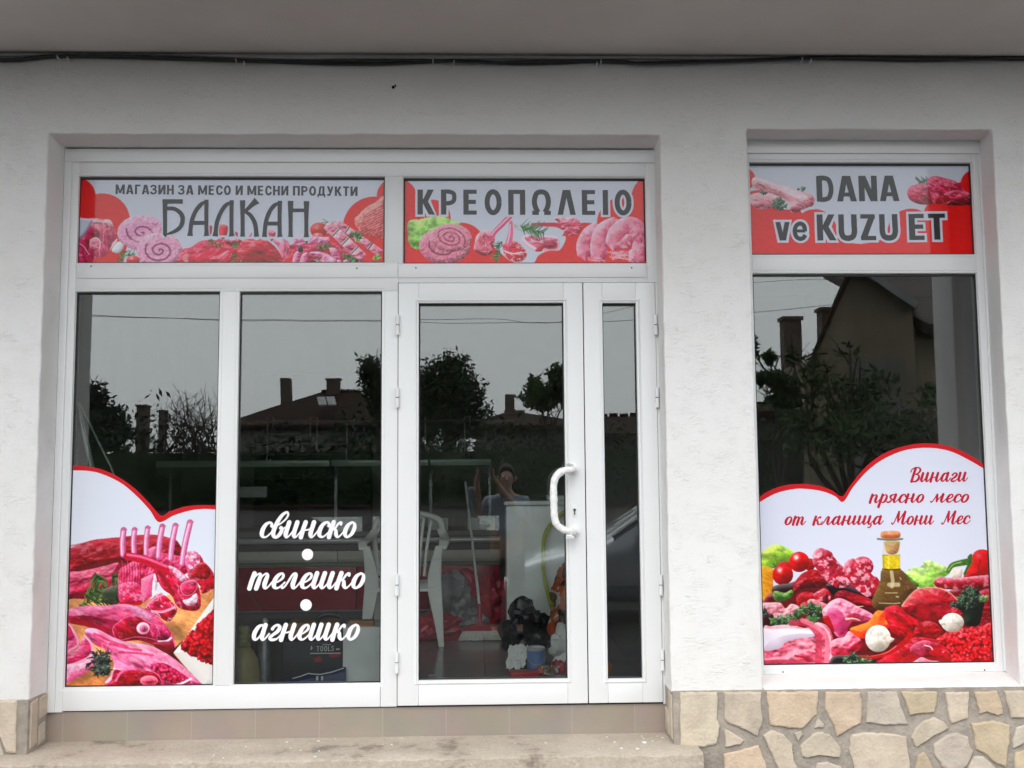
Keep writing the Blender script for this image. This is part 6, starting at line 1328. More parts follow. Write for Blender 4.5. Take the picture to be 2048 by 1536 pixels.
# things standing behind the second pane
bt = thing('plastic_bottle', (-1.235, .52, 0), 'pale yellow plastic bottle with ribbed neck in the window corner', 'bottle')
M['yellow_pl'] = mat('pale_yellow_plastic', (0.50, 0.42, 0.20, 1), 0.4, var=0.12, scale=9)
bc = at(487, 1300, .52)[0]
MB().lathe((bc, .52, 0), [(.085, .02), (.09, .05), (.088, .12), (.078, .18), (.058, .225), (.040, .245), (.036, .25)], 26).build('body', M['yellow_pl'], bt, smooth=True)
MB().lathe((bc, .52, 0), [(.034, .251), (.038, .262), (.031, .272), (.036, .285), (.030, .297), (.035, .31), (.029, .322), (.033, .335), (.030, .36), (.02, .365)], 22).build('ribbed_neck', mat('yellow_green_cap', (0.44, 0.44, 0.19, 1), 0.4), bt, smooth=True)
gg = thing('grease_gun', (-1.13, .58, 0), 'steel grease gun cylinder with thin bent rod standing upright', 'tool')
gx_ = at(529, 1300, .58)[0]
MB().lathe((gx_, .58, 0), [(.030, .0), (.036, .006), (.036, .30), (.034, .31), (.028, .325), (.012, .345), (.012, .37)], 22).build('barrel', mat('dull_steel', (0.34, 0.34, 0.36, 1), 0.35, metal=.7, var=.25, scale=14), gg, smooth=True)
MB().lathe((gx_, .58, .371), [(.017, 0), (.019, .008), (.014, .02), (.004, .026)], 14).build('cap', M['steel'], gg, smooth=True)
tp = at(500, 1187, .62); MB().tube([(gx_, .58, .39), (gx_-.02, .60, .43), (tp[0], .62, tp[2])], .003, 6).build('rod', mat('rusty_rod', (0.16, 0.07, 0.05, 1), 0.6), gg)
db = MB().box(at(505, 1300, .75)[0], at(566, 1300, .75)[0], .72, .95, 0, .34).build('cardboard_box', mat('dark_brown_card', (0.085, 0.065, 0.06, 1), 0.7, var=.2, scale=6), None, bevel=.006); tag(db, 'dark brown box standing behind the grease gun', 'box')
tx = thing('tool_case', (-0.93, .60, 0), 'black tool case with carrying handle and white TOOLS lettering', 'case')
xa, xb = at(563, 1320, .55)[0], at(690, 1320, .55)[0]; zt = at(620, 1283, .55)[2]
M['case'] = mat('black_moulded_plastic', (0.016, 0.017, 0.019, 1), 0.45, bump=.2, bscale=120, bdist=.001)
MB().box(xa, xb, .55, .68, 0, zt).build('shell', M['case'], tx, bevel=.012)
h0, h1, hz_ = at(633, 1240, .6)[0], at(686, 1240, .6)[0], at(660, 1232, .6)[2]
MB().tube(spline([(h0, .61, zt-.01), (h0+.004, .61, hz_-.03), (h0+.03, .61, hz_), ((h0+h1)/2, .61, hz_+.006), (h1-.03, .61, hz_), (h1-.004, .61, hz_-.03), (h1, .61, zt-.01)], 5), .013, 8).build('handle', M['case'], tx, smooth=True)
M['silver_ink'] = mat('silver_print', (0.55, 0.55, 0.55, 1), .4); M['red_print'] = mat('red_print', (0.36, 0.015, 0.025, 1), .4)
TY = .5488
a, b = at(633, 1303, TY), at(668, 1302, TY); pp = at(633, 1296, TY)
sans('TOOLS', None, None, 0, M['silver_ink'], tx, TY, pt=(a, b, at(633, 1292, TY)[2]-a[2]), wt=.8)
m = MB()
for u0, v0, u1, v1 in ((620, 1306, 682, 1307.2), (645, 1288.5, 662, 1289.8), (672, 1297, 679, 1300)):
    q0, q1 = at(u0, v0, TY), at(u1, v1, TY); m.box(q0[0], q1[0], TY-.0005, TY+.001, q1[2], q0[2])
m.build('printed_rule', M['silver_ink'], tx)
m = MB(); q = at(623, 1296, TY); m.add([(q[0]-.005, TY, q[2]-.012), (q[0]+.006, TY, q[2]-.003), (q[0]+.001, TY, q[2]+.014), (q[0]-.004, TY, q[2]+.002)], [(0, 1, 2, 3)]); m.build('emblem', M['silver_ink'], tx, fix=False)
m = MB()
for uv in ([(627, 1316), (640, 1312), (645, 1322), (632, 1325)], [(657, 1308), (682, 1306), (680, 1313), (660, 1315)]):
    m.add([(at(u, v, TY)[0], TY-.0004, at(u, v, TY)[2]) for u, v in uv], [(0, 1, 2, 3)])
m.build('red_patch', M['red_print'], tx, fix=False)
ww = MB().box(at(577, 1260, .8)[0], at(682, 1260, .8)[0], .78, .98, 0, at(600, 1245, .8)[2]).build('wooden_crate', mat('raw_wood', (0.30, 0.15, 0.06, 1), .7, var=.25, scale=8), None, bevel=.005); tag(ww, 'brown wooden crate behind the black tool case', 'crate')
wb = MB().box(at(686, 1300, .50)[0], at(775, 1300, .50)[0], .49, .78, 0, at(720, 1254, .50)[2]).build('white_box', M['cab'], None, bevel=.006); tag(wb, 'white board box standing beside the tool case', 'box')
wd = MB().box(at(700, 1250, .55)[0], at(748, 1250, .55)[0], .53, .60, at(720, 1253.5, .55)[2], at(720, 1241, .55)[2]).build('wood_block', mat('orange_wood', (0.36, 0.15, 0.05, 1), .6, var=.2, scale=20), None, bevel=.003); tag(wd, 'orange brown wood block lying on the white box', 'block')
bb = thing('blue_bag', (-0.95, .44, 0), 'dark blue bag with white zip and lettering at the foot of the window', 'bag')
m = MB(); ux = [at(u, 1350, .45)[0] for u in (566, 690)]; n = 16; v = []
prof = [(.0, .0), (.0, .04), (.02, .085), (.06, .10), (.10, .08), (.12, .0)]; rnd = random.Random(6)
for i in range(n+1):
    x = ux[0]+(ux[1]-ux[0])*i/n; k = .62+.5*i/n+rnd.uniform(-.05, .05)
    for y, z in prof: v.append((x, .42+y, z*k*1.35))
kq = len(prof); m.add(v, [(i*kq+j, i*kq+j+1, (i+1)*kq+j+1, (i+1)*kq+j) for i in range(n) for j in range(kq-1)]+[tuple(range(kq))[::-1], tuple(n*kq+j for j in range(kq))])
m.build('shell', mat('navy_nylon', (0.012, 0.035, 0.11, 1), .55, bump=.4, bscale=40, bdist=.004), bb, smooth=True)
q = [at(u, v, .416) for u, v in ((585, 1357), (603, 1352), (616, 1347), (640, 1349), (664, 1344), (688, 1336))]; MB().tube(q, .0028, 6).build('zip', M['paper'], bb)
m = MB()
for u in (632, 642): q0 = at(u, 1361, .417); m.box(q0[0], q0[0]+.012, .416, .418, q0[2], q0[2]+.022)
m.build('printed_letters', M['silver_ink'], bb)
# ---------------------------------------------------------------- the street behind the camera, seen mirrored in the panes
STZ = STREET
def zc(v, u, D): return float(at(u, v, D-5)[2])
def xc(u, D): return float(at(u, 900, D-5)[0])
def ry(D): return 2*GLASS_Y-(D-5)
M['roof'] = mat('weathered_roof_tile', (0.032, 0.018, 0.014, 1), .9, spec=.1, var=.3, scale=1.5, bump=.6, bscale=18, bdist=.05)
M['roof_grey'] = mat('grey_sheet_roof', (0.26, 0.27, 0.28, 1), .6, var=.1, scale=2)
M['ochre_wall'] = mat('dirty_ochre_render', (0.22, 0.18, 0.125, 1), .9, var=.25, scale=.9)
M['grey_wall'] = mat('grey_render', (0.16, 0.15, 0.14, 1), .9, var=.25, scale=.8)
M['brick'] = mat('old_brick', (0.10, 0.075, 0.06, 1), .9, var=.35, scale=6)
M['wood'] = mat('dark_wood', (0.05, 0.035, 0.028, 1), .8, var=.3, scale=4)
M['glass_dark'] = mat('dark_pane', (0.02, 0.022, 0.025, 1), .08)
M['bark'] = mat('bark', (0.06, 0.048, 0.038, 1), .95, var=.3, scale=9, bump=.7, bscale=25, bdist=.02)
def leaf_mat(name, c, v=.45):
    m = mat(name, c, .7, spec=.12, var=v, scale=3.0); return m
M['leaf_dark'] = leaf_mat('dark_leaf', (0.028, 0.045, 0.022, 1)); M['leaf_mid'] = leaf_mat('mid_leaf', (0.05, 0.085, 0.03, 1)); M['leaf_fir'] = leaf_mat('fir_needles', (0.018, 0.032, 0.022, 1))

def roof_tiles(m, a, b, c, d, th=.12):
    """sloped slab a,b (eave) c,d (ridge) with thickness"""
    a, b, c, d = map(Vector, (a, b, c, d)); n = (b-a).cross(d-a).normalized()
    if n.z < 0: n = -n
    v = [a, b, c, d, a-n*th, b-n*th, c-n*th, d-n*th]
    m.add(v, [(0, 1, 2, 3), (7, 6, 5, 4), (0, 4, 5, 1), (1, 5, 6, 2), (2, 6, 7, 3), (3, 7, 4, 0)])
def window_on(par, x0, x1, z0, z1, y):
    f = MB(); w = .06
    f.box(x0-w, x1+w, y, y+.05, z0-w, z0).box(x0-w, x1+w, y, y+.05, z1, z1+w).box(x0-w, x0, y, y+.05, z0, z1).box(x1, x1+w, y, y+.05, z0, z1)
    fr = f.build('window', M['pvc'], par); MB().box(x0, x1, y-.02, y+.01, z0, z1).build('pane', M['glass_dark'], fr)
def house(name, D, u0, u1, veave, vridge, ur0, ur1, depth, label, wall, chims=(), wins=()):
    """hip-roofed house facing the shop; D optical distance, edges as seen in the panes"""
    y = ry(D); x0, x1 = xc(u0, D), xc(u1, D); ze = zc(veave, (u0+u1)/2, D); zr = zc(vridge, (ur0+ur1)/2, D); xr0, xr1 = xc(ur0, D), xc(ur1, D); ym = y-depth/2
    h = thing(name, ((x0+x1)/2, ym, STZ), label, 'house', 'houses across the street')
    MB().box(x0+.35, x1-.35, y-depth+.3, y-.3, STZ-.02, ze-.02).build('wall', wall, h)
    m = MB(); a, b, c, d = (x0, y, ze), (x1, y, ze), (x1, y-depth, ze), (x0, y-depth, ze); e, f = (xr0, ym, zr), (xr1, ym, zr)
    m.add([a, b, c, d, e, f, *[(p[0], p[1], p[2]-.14) for p in (a, b, c, d)]], [(0, 1, 5, 4), (1, 2, 5), (2, 3, 4, 5), (3, 0, 4), (6, 7, 1, 0), (7, 8, 2, 1), (8, 9, 3, 2), (9, 6, 0, 3), (9, 8, 7, 6)])
    for i in range(14):                                       # ridge and hip tiles break the outline
        t = i/13; m.tube([Vector(e).lerp(Vector(f), max(0, t-.03)), Vector(e).lerp(Vector(f), min(1, t+.03))], .10+.02*(i % 2), 6)
    rf = m.build('roof', M['roof'], h)
    for cu0, cu1, cv, cvb, cap in chims:
        k = MB(); z1, z0 = zc(cv, cu0, D), zc(cvb, cu0, D)-.6; Dc = D+depth/2-.4; z1, z0 = zc(cv, cu0, Dc), zc(cvb, cu0, Dc)-.8; xa, xb = xc(cu0, Dc), xc(cu1, Dc); yc = ym+.2
        k.box(xa, xb, yc-.2, yc+.2, z0, z1)
        if cap: k.box(xa-.05, xb+.05, yc-.25, yc+.25, z1, z1+.09)
        k.build('chimney', M['brick'], h)
    for (a_, b_, z0, z1) in wins: window_on(h, x0+(x1-x0)*a_, x0+(x1-x0)*b_, STZ+z0, STZ+z1, y-.3)
    return h, rf
h1, r1 = house('house', 40, 430, 835, 850, 766, 605, 690, 9, 'low hip roofed house with two chimneys and roof panels, mirrored in the second pane', M['grey_wall'], ((560, 580, 757, 800, False), (651, 677, 760, 800, True)), ((.2, .32, .9, 2.1), (.6, .72, .9, 2.1)))
m = MB(); D = 37.5
for u0, u1 in ((593, 611), (614, 632)):
    q = [(xc(u0, D)+(.12 if i in (2, 3) else .35), 0, 0) for i in range(4)]
    zt, zb = zc(776, u0, D), zc(798, u0, D); yt, yb = ry(40)-4.5+2.4, ry(40)-4.5+3.25
    zt2 = zt; a = (xc(u0, D), yt+.25, zt2); b = (xc(u1, D), yt+.25, zt2); c = (xc(u1, D)+.25, yb+.35, zb); d = (xc(u0, D)+.25, yb+.35, zb); roof_tiles(m, d, c, b, a, .08)
m.build('roof_panel', M['roof_grey'], h1)
house('house', 33, 930, 1205, 850, 812, 1015, 1060, 8, 'small dark roofed house with one capped chimney, mirrored in the door glass', M['grey_wall'], ((1012, 1030, 788, 825, False),), ((.4, .55, .9, 2.0),))
house('house', 30, 1175, 1500, 866, 820, 1190, 1490, 7, 'long low house with red tiled roof, mirrored in the narrow door pane', M['grey_wall'], (), ((.3, .4, .9, 2.0), (.6, .7, .9, 2.0)))
house('house', 24, 1440, 1625, 822, 786, 1500, 1560, 6, 'low red roofed house with tall brick chimney, mirrored left in the right window', M['grey_wall'], ((1577, 1611, 640, 830, True),))
# chimney of the gable house and the gable house itself, standing close across the street
D = 18; y = ry(D); H4 = thing('house', (7.5, y-3, STZ), 'tall ochre gable house mirrored in the right window', 'house', 'houses across the street')
out = [(1615, 742), (1628, 712), (1704, 548), (1722, 522), (1742, 545), (1838, 604)]
P = [(xc(u, D), zc(v, u, D)) for u, v in out]; P = [(P[0][0]-.15, STZ)]+P+[(P[-1][0], STZ)]
m = MB(); n_ = len(P); m.add([(p[0], y, p[1]) for p in P]+[(p[0]+2.7, y-7, p[1]) for p in P], [tuple(range(n_)), tuple(range(2*n_-1, n_-1, -1))]+[(i, (i+1) % n_, n_+(i+1) % n_, n_+i) for i in range(n_)]); m.build('wall', M['ochre_wall'], H4)
MB().box(P[-1][0]+.01, P[-1][0]+4.2, y-8, y-.25, STZ, zc(648, 1838, D)).build('side_wing', M['ochre_wall'], H4)
m = MB(); ap, le, re_ = out[3], (1608, 756), (1850, 611)
A3 = lambda uv, dy=0: (xc(uv[0], D)-dy*.386, y+dy, zc(uv[1], uv[0], D))
roof_tiles(m, A3(le, .12), A3(le, -7.3), A3(ap, -7.3), A3(ap, .12), .07)
m.build('roof', M['roof'], H4)
m = MB(); roof_tiles(m, A3(re_, .35), A3(re_, -7.3), A3(ap, -7.3), A3(ap, .35), .12); m.build('roof', M['roof_grey'], H4)
m = MB(); x = P[-1][0]; roof_tiles(m, (x+.12, y+.35, zc(652, 1850, D)), (x+4.6, y+.35, zc(652, 1850, D)), (x+4.6, y-5, zc(430, 1850, D)), (x+.12, y-5, zc(430, 1850, D)), .2); m.build('eave', M['wood'], H4)
k = MB(); k.box(xc(1652, 19.5), xc(1676, 19.5), y-1.8, y-1.5, 2.0, zc(622, 1650, 19.5)).box(xc(1648, 19.5), xc(1679, 19.5), y-1.84, y-1.46, zc(622, 1650, 19.5), zc(616, 1650, 19.5)); k.build('chimney', M['brick'], H4)
m = MB(); xd = xc(1705, D); m.box(xd, xd+1.0, y, y+.04, 1.0, 3.2); m.build('door', M['grey_wall'], H4)
for (u0, u1, v0, v1, D_, lb) in ((273, 289, 812, 900, 28, 'square brick stack rising over the hedge, mirrored in the first pane'), (317, 326, 822, 900, 30, 'thin brick stack right of the square one, mirrored in the first pane')):
    o = MB(); xa, xb = xc(u0, D_), xc(u1, D_); o.box(xa, xb, ry(D_)-.35, ry(D_)+.1, STZ, zc(v0, u0, D_)); o.box(xa-.03, xb+.03, ry(D_)-.38, ry(D_)+.13, zc(v0, u0, D_), zc(v0, u0, D_)+.05)
    tag(o.build('brick_stack', M['brick'], None), lb, 'chimney')

# trees ------------------------------------------------------------------
def crown_mesh(name, blobs, n, size, seed, mt, par, aspect=1.8, up=.2):
    """many small leaf faces through the volume of a few lobes"""
    rs = np.random.RandomState(seed); C = np.array([b[:3] for b in blobs]); Rd = np.array([b[3:6] for b in blobs]); vol = Rd.prod(1); pick = rs.choice(len(blobs), n, p=vol/vol.sum())
    d = rs.normal(size=(n, 3)); d /= np.linalg.norm(d, axis=1)[:, None]; rad = rs.rand(n)**.45
    clump = 1+.30*np.sin(d[:, :1]*7+pick[:, None]*2.1)*np.sin(d[:, 2:]*6+1)+.12*rs.normal(size=(n, 1))
    c = C[pick]+d*Rd[pick]*rad[:, None]*clump
    a = rs.normal(size=(n, 3)); a /= np.linalg.norm(a, axis=1)[:, None]; b = np.cross(a, rs.normal(size=(n, 3))); b /= np.linalg.norm(b, axis=1)[:, None]
    s = size*(.6+.8*rs.rand(n, 1)); a = a*s*aspect; b = b*s
    V = np.stack([c-a, c+b*.6-a*.1, c+a, c-b*.6+a*.1], 1).reshape(-1, 3); off = world_loc(par); V -= np.array(off)[None]
    me = bpy.data.meshes.new(name); me.vertices.add(len(V)); me.vertices.foreach_set('co', V.astype(np.float32).ravel()); me.loops.add(n*4); me.loops.foreach_set('vertex_index', np.arange(n*4, dtype=np.int32))
    me.polygons.add(n); me.polygons.foreach_set('loop_start', np.arange(0, n*4, 4, dtype=np.int32)); me.polygons.foreach_set('loop_total', np.full(n, 4, np.int32)); me.update(calc_edges=True)
    return link_mesh(name, me, mt, par)
def limbs(base, tips, r0, seed, par, name='trunk', sub=3):
    m = MB(); rr = random.Random(seed); B = Vector(base)
    top = Vector((sum(t[0] for t in tips)/len(tips), sum(t[1] for t in tips)/len(tips), min(t[2] for t in tips)*.5+B.z*.5))
    m.tube(spline([B, B.lerp(top, .5)+Vector((rr.uniform(-.1, .1), 0, 0)), top], 4), [r0*(1-.4*i/8) for i in range(9)], 8)
    for t in tips:
        T = Vector(t); md = top.lerp(T, .5)+Vector((rr.uniform(-.3, .3), rr.uniform(-.3, .3), rr.uniform(0, .3))); Q = spline([top, md, T], 4); m.tube(Q, [r0*.55*(1-.85*i/8) for i in range(9)], 6)
        for k in range(sub):
            q = Vector(Q[3+k]); e = q+Vector((rr.uniform(-1, 1), rr.uniform(-1, 1), rr.uniform(.1, 1)))*(T-top).length*.35; m.tube([q, q.lerp(e, .5)+Vector((0, 0, .05)), e], [r0*.2, r0*.13, r0*.05], 5)
    return m.build(name, M['bark'], par, smooth=True)
def tree(name, D, lobes, n, size, seed, mt, label, r0=.12, cat='tree', group='trees across the street'):
    """lobes: (u, v, radius px wide, radius px high) as seen in the panes"""
    k = D/FPX; bl = []
    for i, (u, v, ru, rv) in enumerate(lobes):
        p = mir(u, v, D); bl.append((p.x, p.y+((i % 3)-1)*.3, p.z, ru*k, max(ru, rv)*k*.8, rv*k))
    cx = sum(b[0] for b in bl)/len(bl); cy = sum(b[1] for b in bl)/len(bl); t = thing(name, (cx, cy, STZ), label, cat, group)
    limbs((cx, cy, STZ), [b[:3] for b in bl], r0, seed, t, sub=5); crown_mesh('crown', bl, n, size, seed, mt, t); return t
tree('leafy_tree', 26, [(885, 770, 60, 62), (850, 800, 50, 70), (930, 800, 48, 60), (905, 735, 34, 40), (880, 840, 90, 50)], 12000, .045, 1, M['leaf_dark'], 'broad dark tree mirrored behind the door glass', .16)
tree('leafy_tree', 27, [(745, 755, 32, 40), (765, 790, 36, 50), (740, 735, 22, 24), (800, 830, 60, 50)], 5600, .05, 2, M['leaf_dark'], 'dark bushy tree mirrored at the right edge of the second pane', .13)
tree('leafy_tree', 24, [(1068, 762, 16, 18), (1085, 795, 42, 26), (1118, 765, 26, 34), (1150, 790, 30, 30)], 3600, .05, 3, M['leaf_mid'], 'light green young tree mirrored above the door handle', .07)
tree('fir_tree', 25, [(160, 790, 40, 28), (190, 800, 28, 18), (150, 760, 30, 30), (205, 835, 40, 28), (185, 870, 70, 40), (235, 850, 30, 18)], 9000, .045, 4, M['leaf_fir'], 'dark conifer mirrored at the left of the first pane', .12)
tree('leafy_tree', 15, [(1512, 690, 16, 26), (1540, 715, 18, 16), (1528, 760, 40, 16), (1580, 770, 30, 18), (1585, 710, 14, 14), (1560, 800, 40, 20)], 1300, .045, 5, M['leaf_mid'], 'sparse leafy branches mirrored left in the right window', .07)
tree('leafy_tree', 14, [(1650, 760, 60, 50), (1720, 800, 80, 60), (1690, 870, 120, 60), (1620, 850, 60, 60), (1700, 705, 40, 26), (1800, 860, 70, 60), (1640, 720, 36, 30), (1760, 760, 50, 30)], 2100, .04, 6, M['leaf_mid'], 'open shrubby tree before the ochre house in the right window', .10)
tree('leafy_tree', 13, [(1890, 775, 30, 16), (1860, 800, 26, 18), (1905, 840, 40, 40), (1850, 880, 50, 40)], 900, .04, 7, M['leaf_mid'], 'low leafy branch mirrored at the right of the right window', .06)
# bare shrub
t = thing('bare_shrub', tuple(mir(380, 900, 22))[:2]+(STZ,), 'leafless twiggy shrub mirrored in the first pane', 'shrub'); rr = random.Random(8); m = MB()
for i in range(60):
    b = mir(330+rr.random()*110, 905, 22); e = mir(318+rr.random()*125, 768+rr.random()**.6*95, 22); md = b.lerp(e, .55)+Vector((rr.uniform(-.2, .2), rr.uniform(-.4, .4), .05)); Q = spline([b, md, e], 4); m.tube(Q, [.016*(1-.8*k/8) for k in range(9)], 4, cap=False)
    for k in range(5):
        q = Vector(Q[3+k]); f = q+Vector((rr.uniform(-.3, .3), rr.uniform(-.3, .3), rr.uniform(.05, .35))); m.tube([q, f], [.007, .003], 4, cap=False)
m.build('twigs', M['bark'], t, fix=False)
# hedge and garden wall across the street
hd_ = thing('hedge', (0, ry(23), STZ), 'long dark clipped hedge along the far side of the street', 'hedge'); rs = random.Random(12)
crown_mesh('foliage', [(-15+i*.8, ry(23)+rs.uniform(-.3, .3), STZ+1.2+rs.uniform(-.15, .2), 1.0, .7, 1.62+rs.uniform(-.3, .35)) for i in range(38)], 60000, .05, 15, M['leaf_dark'], hd_)
MB().box(-16, 16, ry(23)-.35, ry(23)+.35, STZ, STZ+2.2).build('core', M['leaf_dark'], hd_)
gw = thing('garden_wall', (0, ry(20.5), STZ), 'low dark garden wall in front of the hedge', 'wall'); MB().box(-16, 16, ry(20.5)-.12, ry(20.5)+.12, STZ, STZ+1.0).build('masonry', M['grey_wall'], gw); MB().box(-16, 16, ry(20.5)-.16, ry(20.5)+.16, STZ+1.001, STZ+1.07).build('coping', M['roof'], gw)
# overhead wires
for i, (uv, D, lb) in enumerate((([(-400, 600), (150, 630), (300, 636), (450, 641), (620, 642), (764, 642), (900, 646), (1100, 645), (1270, 640), (1503, 625), (1700, 608), (2100, 570)], 17, 'lower overhead wire mirrored across all the panes'),
                                ([(-400, 615), (150, 633), (442, 639), (764, 640), (980, 638), (1130, 642), (1503, 566), (1950, 560), (2200, 556)], 18, 'upper overhead wire mirrored in the door and right window'))):
    P = spline([mir(u, v, D) for u, v in uv], 6); tag(MB().tube(P, .0045, 6).build('overhead_wire', M['cable'], None), lb, 'wire', 'overhead wires')

# parked car --------------------------------------------------------------
M['car_paint'] = mat('silver_grey_paint', (0.20, 0.22, 0.26, 1), .25, metal=.3, coat=.8, var=.03, scale=2)
M['tyre'] = mat('tyre_rubber', (0.012, 0.012, 0.012, 1), .85)
M['lamp'] = mat('lamp_glass', (0.5, 0.5, 0.5, 1), .08, spec=.8)
cx0, cyN = 0.25, -5.75      # nose (x) and near side (y) of the car, parked parallel to the shop
car = thing('parked_car', (cx0+1.95, cyN-.82, STZ), 'silver grey hatchback parked behind the photographer, mirrored in the door', 'car', None)
def sec(x, zb, zs, zt, wl, wt): return x, zb, zs, zt, wl, wt
secs = [(0.0, .32, .50, .58, .60, .50), (.10, .24, .58, .68, .74, .66), (.35, .22, .66, .78, .80, .72), (.80, .22, .72, .86, .82, .74), (1.10, .22, .78, .93, .82, .72), (1.35, .22, .84, 1.10, .82, .64), (1.75, .22, .87, 1.36, .82, .58), (2.20, .22, .88, 1.46, .82, .57), (2.80, .22, .89, 1.46, .82, .57), (3.25, .22, .90, 1.38, .81, .56), (3.65, .24, .92, 1.12, .79, .62), (3.85, .30, .90, .98, .72, .62), (3.92, .40, .80, .86, .62, .56)]
v = []; 
for x, zb, zs, zt, wl_c, wt in secs:
    ring = [(-wl_c*.92, zb), (-wl_c, zb+.14), (-wl_c, zs*.75), (-wl_c*.97, zs), (-wt, zt-.05), (-wt*.8, zt), (0, zt+.02), (wt*.8, zt), (wt, zt-.05), (wl_c*.97, zs), (wl_c, zs*.75), (wl_c, zb+.14), (wl_c*.92, zb)]
    v += [(cx0+x, cyN-.82+a, STZ+z) for a, z in ring]
k = 13; n = len(secs); m = MB(); m.add(v, [(i*k+j, i*k+(j+1) % k, (i+1)*k+(j+1) % k, (i+1)*k+j) for i in range(n-1) for j in range(k)]+[tuple(range(k)), tuple((n-1)*k+j for j in range(k))])
bd = m.build('body', M['car_paint'], car, smooth=True); sd = bd.modifiers.new('smooth', 'SUBSURF'); sd.levels = 1; sd.render_levels = 2
def glassq(P, name): 
    m = MB(); m.add([(cx0+a, cyN-.82+b, STZ+c) for a, b, c in P], [tuple(range(len(P)))]); o = m.build(name, M['glass_dark'], car, fix=False); s = o.modifiers.new('t', 'SOLIDIFY'); s.thickness = .012; s.offset = 0; return o
for s in (1, -1):
    glassq([(1.42, s*.79, .93), (1.80, s*.66, 1.30), (2.28, s*.635, 1.385), (2.28, s*.80, .94)], 'side_window'); glassq([(2.36, s*.80, .94), (2.36, s*.635, 1.385), (2.95, s*.64, 1.37), (3.30, s*.79, .98)], 'side_window')
    m = MB(); m.obox((cx0+1.45, cyN-.82+s*.92, STZ+.98), (.05, 0, 0), (0, .085, 0), (0, 0, .06)); m.build('mirror', M['car_paint'], car, bevel=.02)
    for xx, tg in ((.72, 'w'), (3.15, 'w')):
        c = (cx0+xx, cyN-.82+s*.77, STZ+.30); w = MB(); Q = [(.16, -.10), (.20, -.105), (.285, -.10), (.30, -.07), (.30, .07), (.285, .10), (.20, .105), (.16, .10)]; vv = []
        for r_, y_ in Q: vv += [(c[0]+r_*math.cos(q), c[1]+y_, c[2]+r_*math.sin(q)) for q in np.linspace(0, 2*math.pi, 29)[:-1]]
        w.add(vv, [(i*28+j, i*28+(j+1) % 28, (i+1)*28+(j+1) % 28, (i+1)*28+j) for i in range(7) for j in range(28)]); wh = w.build('wheel', M['tyre'], car, smooth=True)
        r_ = MB(); r_.tube([(c[0], c[1]-.09, c[2]), (c[0], c[1]+.09, c[2])], .162, 24)
        for q in range(5): a = q*2*math.pi/5; r_.obox((c[0]+.09*math.cos(a), c[1]+s*.093, c[2]+.09*math.sin(a)), (.06*math.cos(a), 0, .06*math.sin(a)), (0, .006, 0), (-.02*math.sin(a), 0, .02*math.cos(a)))
        r_.build('rim', M['steel'], wh)
    m = MB(); m.obox((cx0+.13, cyN-.82+s*.58, STZ+.62), (.08, s*-.02, .02), (.03, s*.12, 0), (0, 0, .05)); m.build('headlight', M['lamp'], car, bevel=.02)
    m = MB(); m.obox((cx0+2.15, cyN-.82+s*.825, STZ+.80), (.07, 0, 0), (0, .012, 0), (0, 0, .012)); m.build('door_handle', M['car_paint'], car, bevel=.005)
glassq([(1.20, -.66, .99), (1.20, .66, .99), (1.74, .55, 1.345), (1.74, -.55, 1.345)], 'windscreen')
m = MB(); m.box(cx0-.02, cx0+.02, cyN-.82-.25, cyN-.82+.25, STZ+.36, STZ+.47); m.build('number_plate', M['paper'], car, bevel=.004)

# the photographer ----------------------------------------------------------
M['skin'] = mat('skin', (0.42, 0.25, 0.18, 1), .55, var=.06, scale=6); M['shirt'] = mat('blue_grey_shirt', (0.20, 0.24, 0.32, 1), .85, var=.12, scale=10, bump=.3, bscale=60, bdist=.004)
M['trousers'] = mat('dark_trousers', (0.035, 0.038, 0.05, 1), .85); M['hair'] = mat('short_dark_hair', (0.03, 0.022, 0.018, 1), .7, bump=.6, bscale=120, bdist=.004); M['shoe'] = mat('black_shoe', (0.02, 0.02, 0.02, 1), .5)
PX, PY_, PZ = 0.24, -5.33, STZ
def skinned(name, joints, edges, mt, par, root=0, levels=2):
    me = bpy.data.meshes.new(name); off = world_loc(par); me.from_pydata([tuple(Vector(j[:3])-off) for j in joints], edges, []); o = link_mesh(name, me, mt, par)
    sk = o.modifiers.new('skin', 'SKIN'); sk.use_smooth_shade = True; sv = me.skin_vertices[0].data
    for i, j in enumerate(joints): sv[i].radius = (j[3], j[4] if len(j) > 4 else j[3])
    sv[root].use_root = True; s = o.modifiers.new('sub', 'SUBSURF'); s.levels = 1; s.render_levels = levels
    dg_ = bpy.context.evaluated_depsgraph_get(); nm = bpy.data.meshes.new_from_object(o.evaluated_get(dg_)); o.modifiers.clear(); nm.name = name
    if not nm.materials: nm.materials.append(mt)
    o.data = nm; nm.shade_smooth(); return o
ps = thing('person', (PX, PY_, PZ), 'person in blue grey shirt raising a phone in both hands, mirrored in the door', 'person')
def q(x, y, z): return (PX+x, PY_+y, PZ+z)
hl, hr = (-.045, -5.05, 1.165), (.075, -5.05, 1.165)     # wrists behind the phone
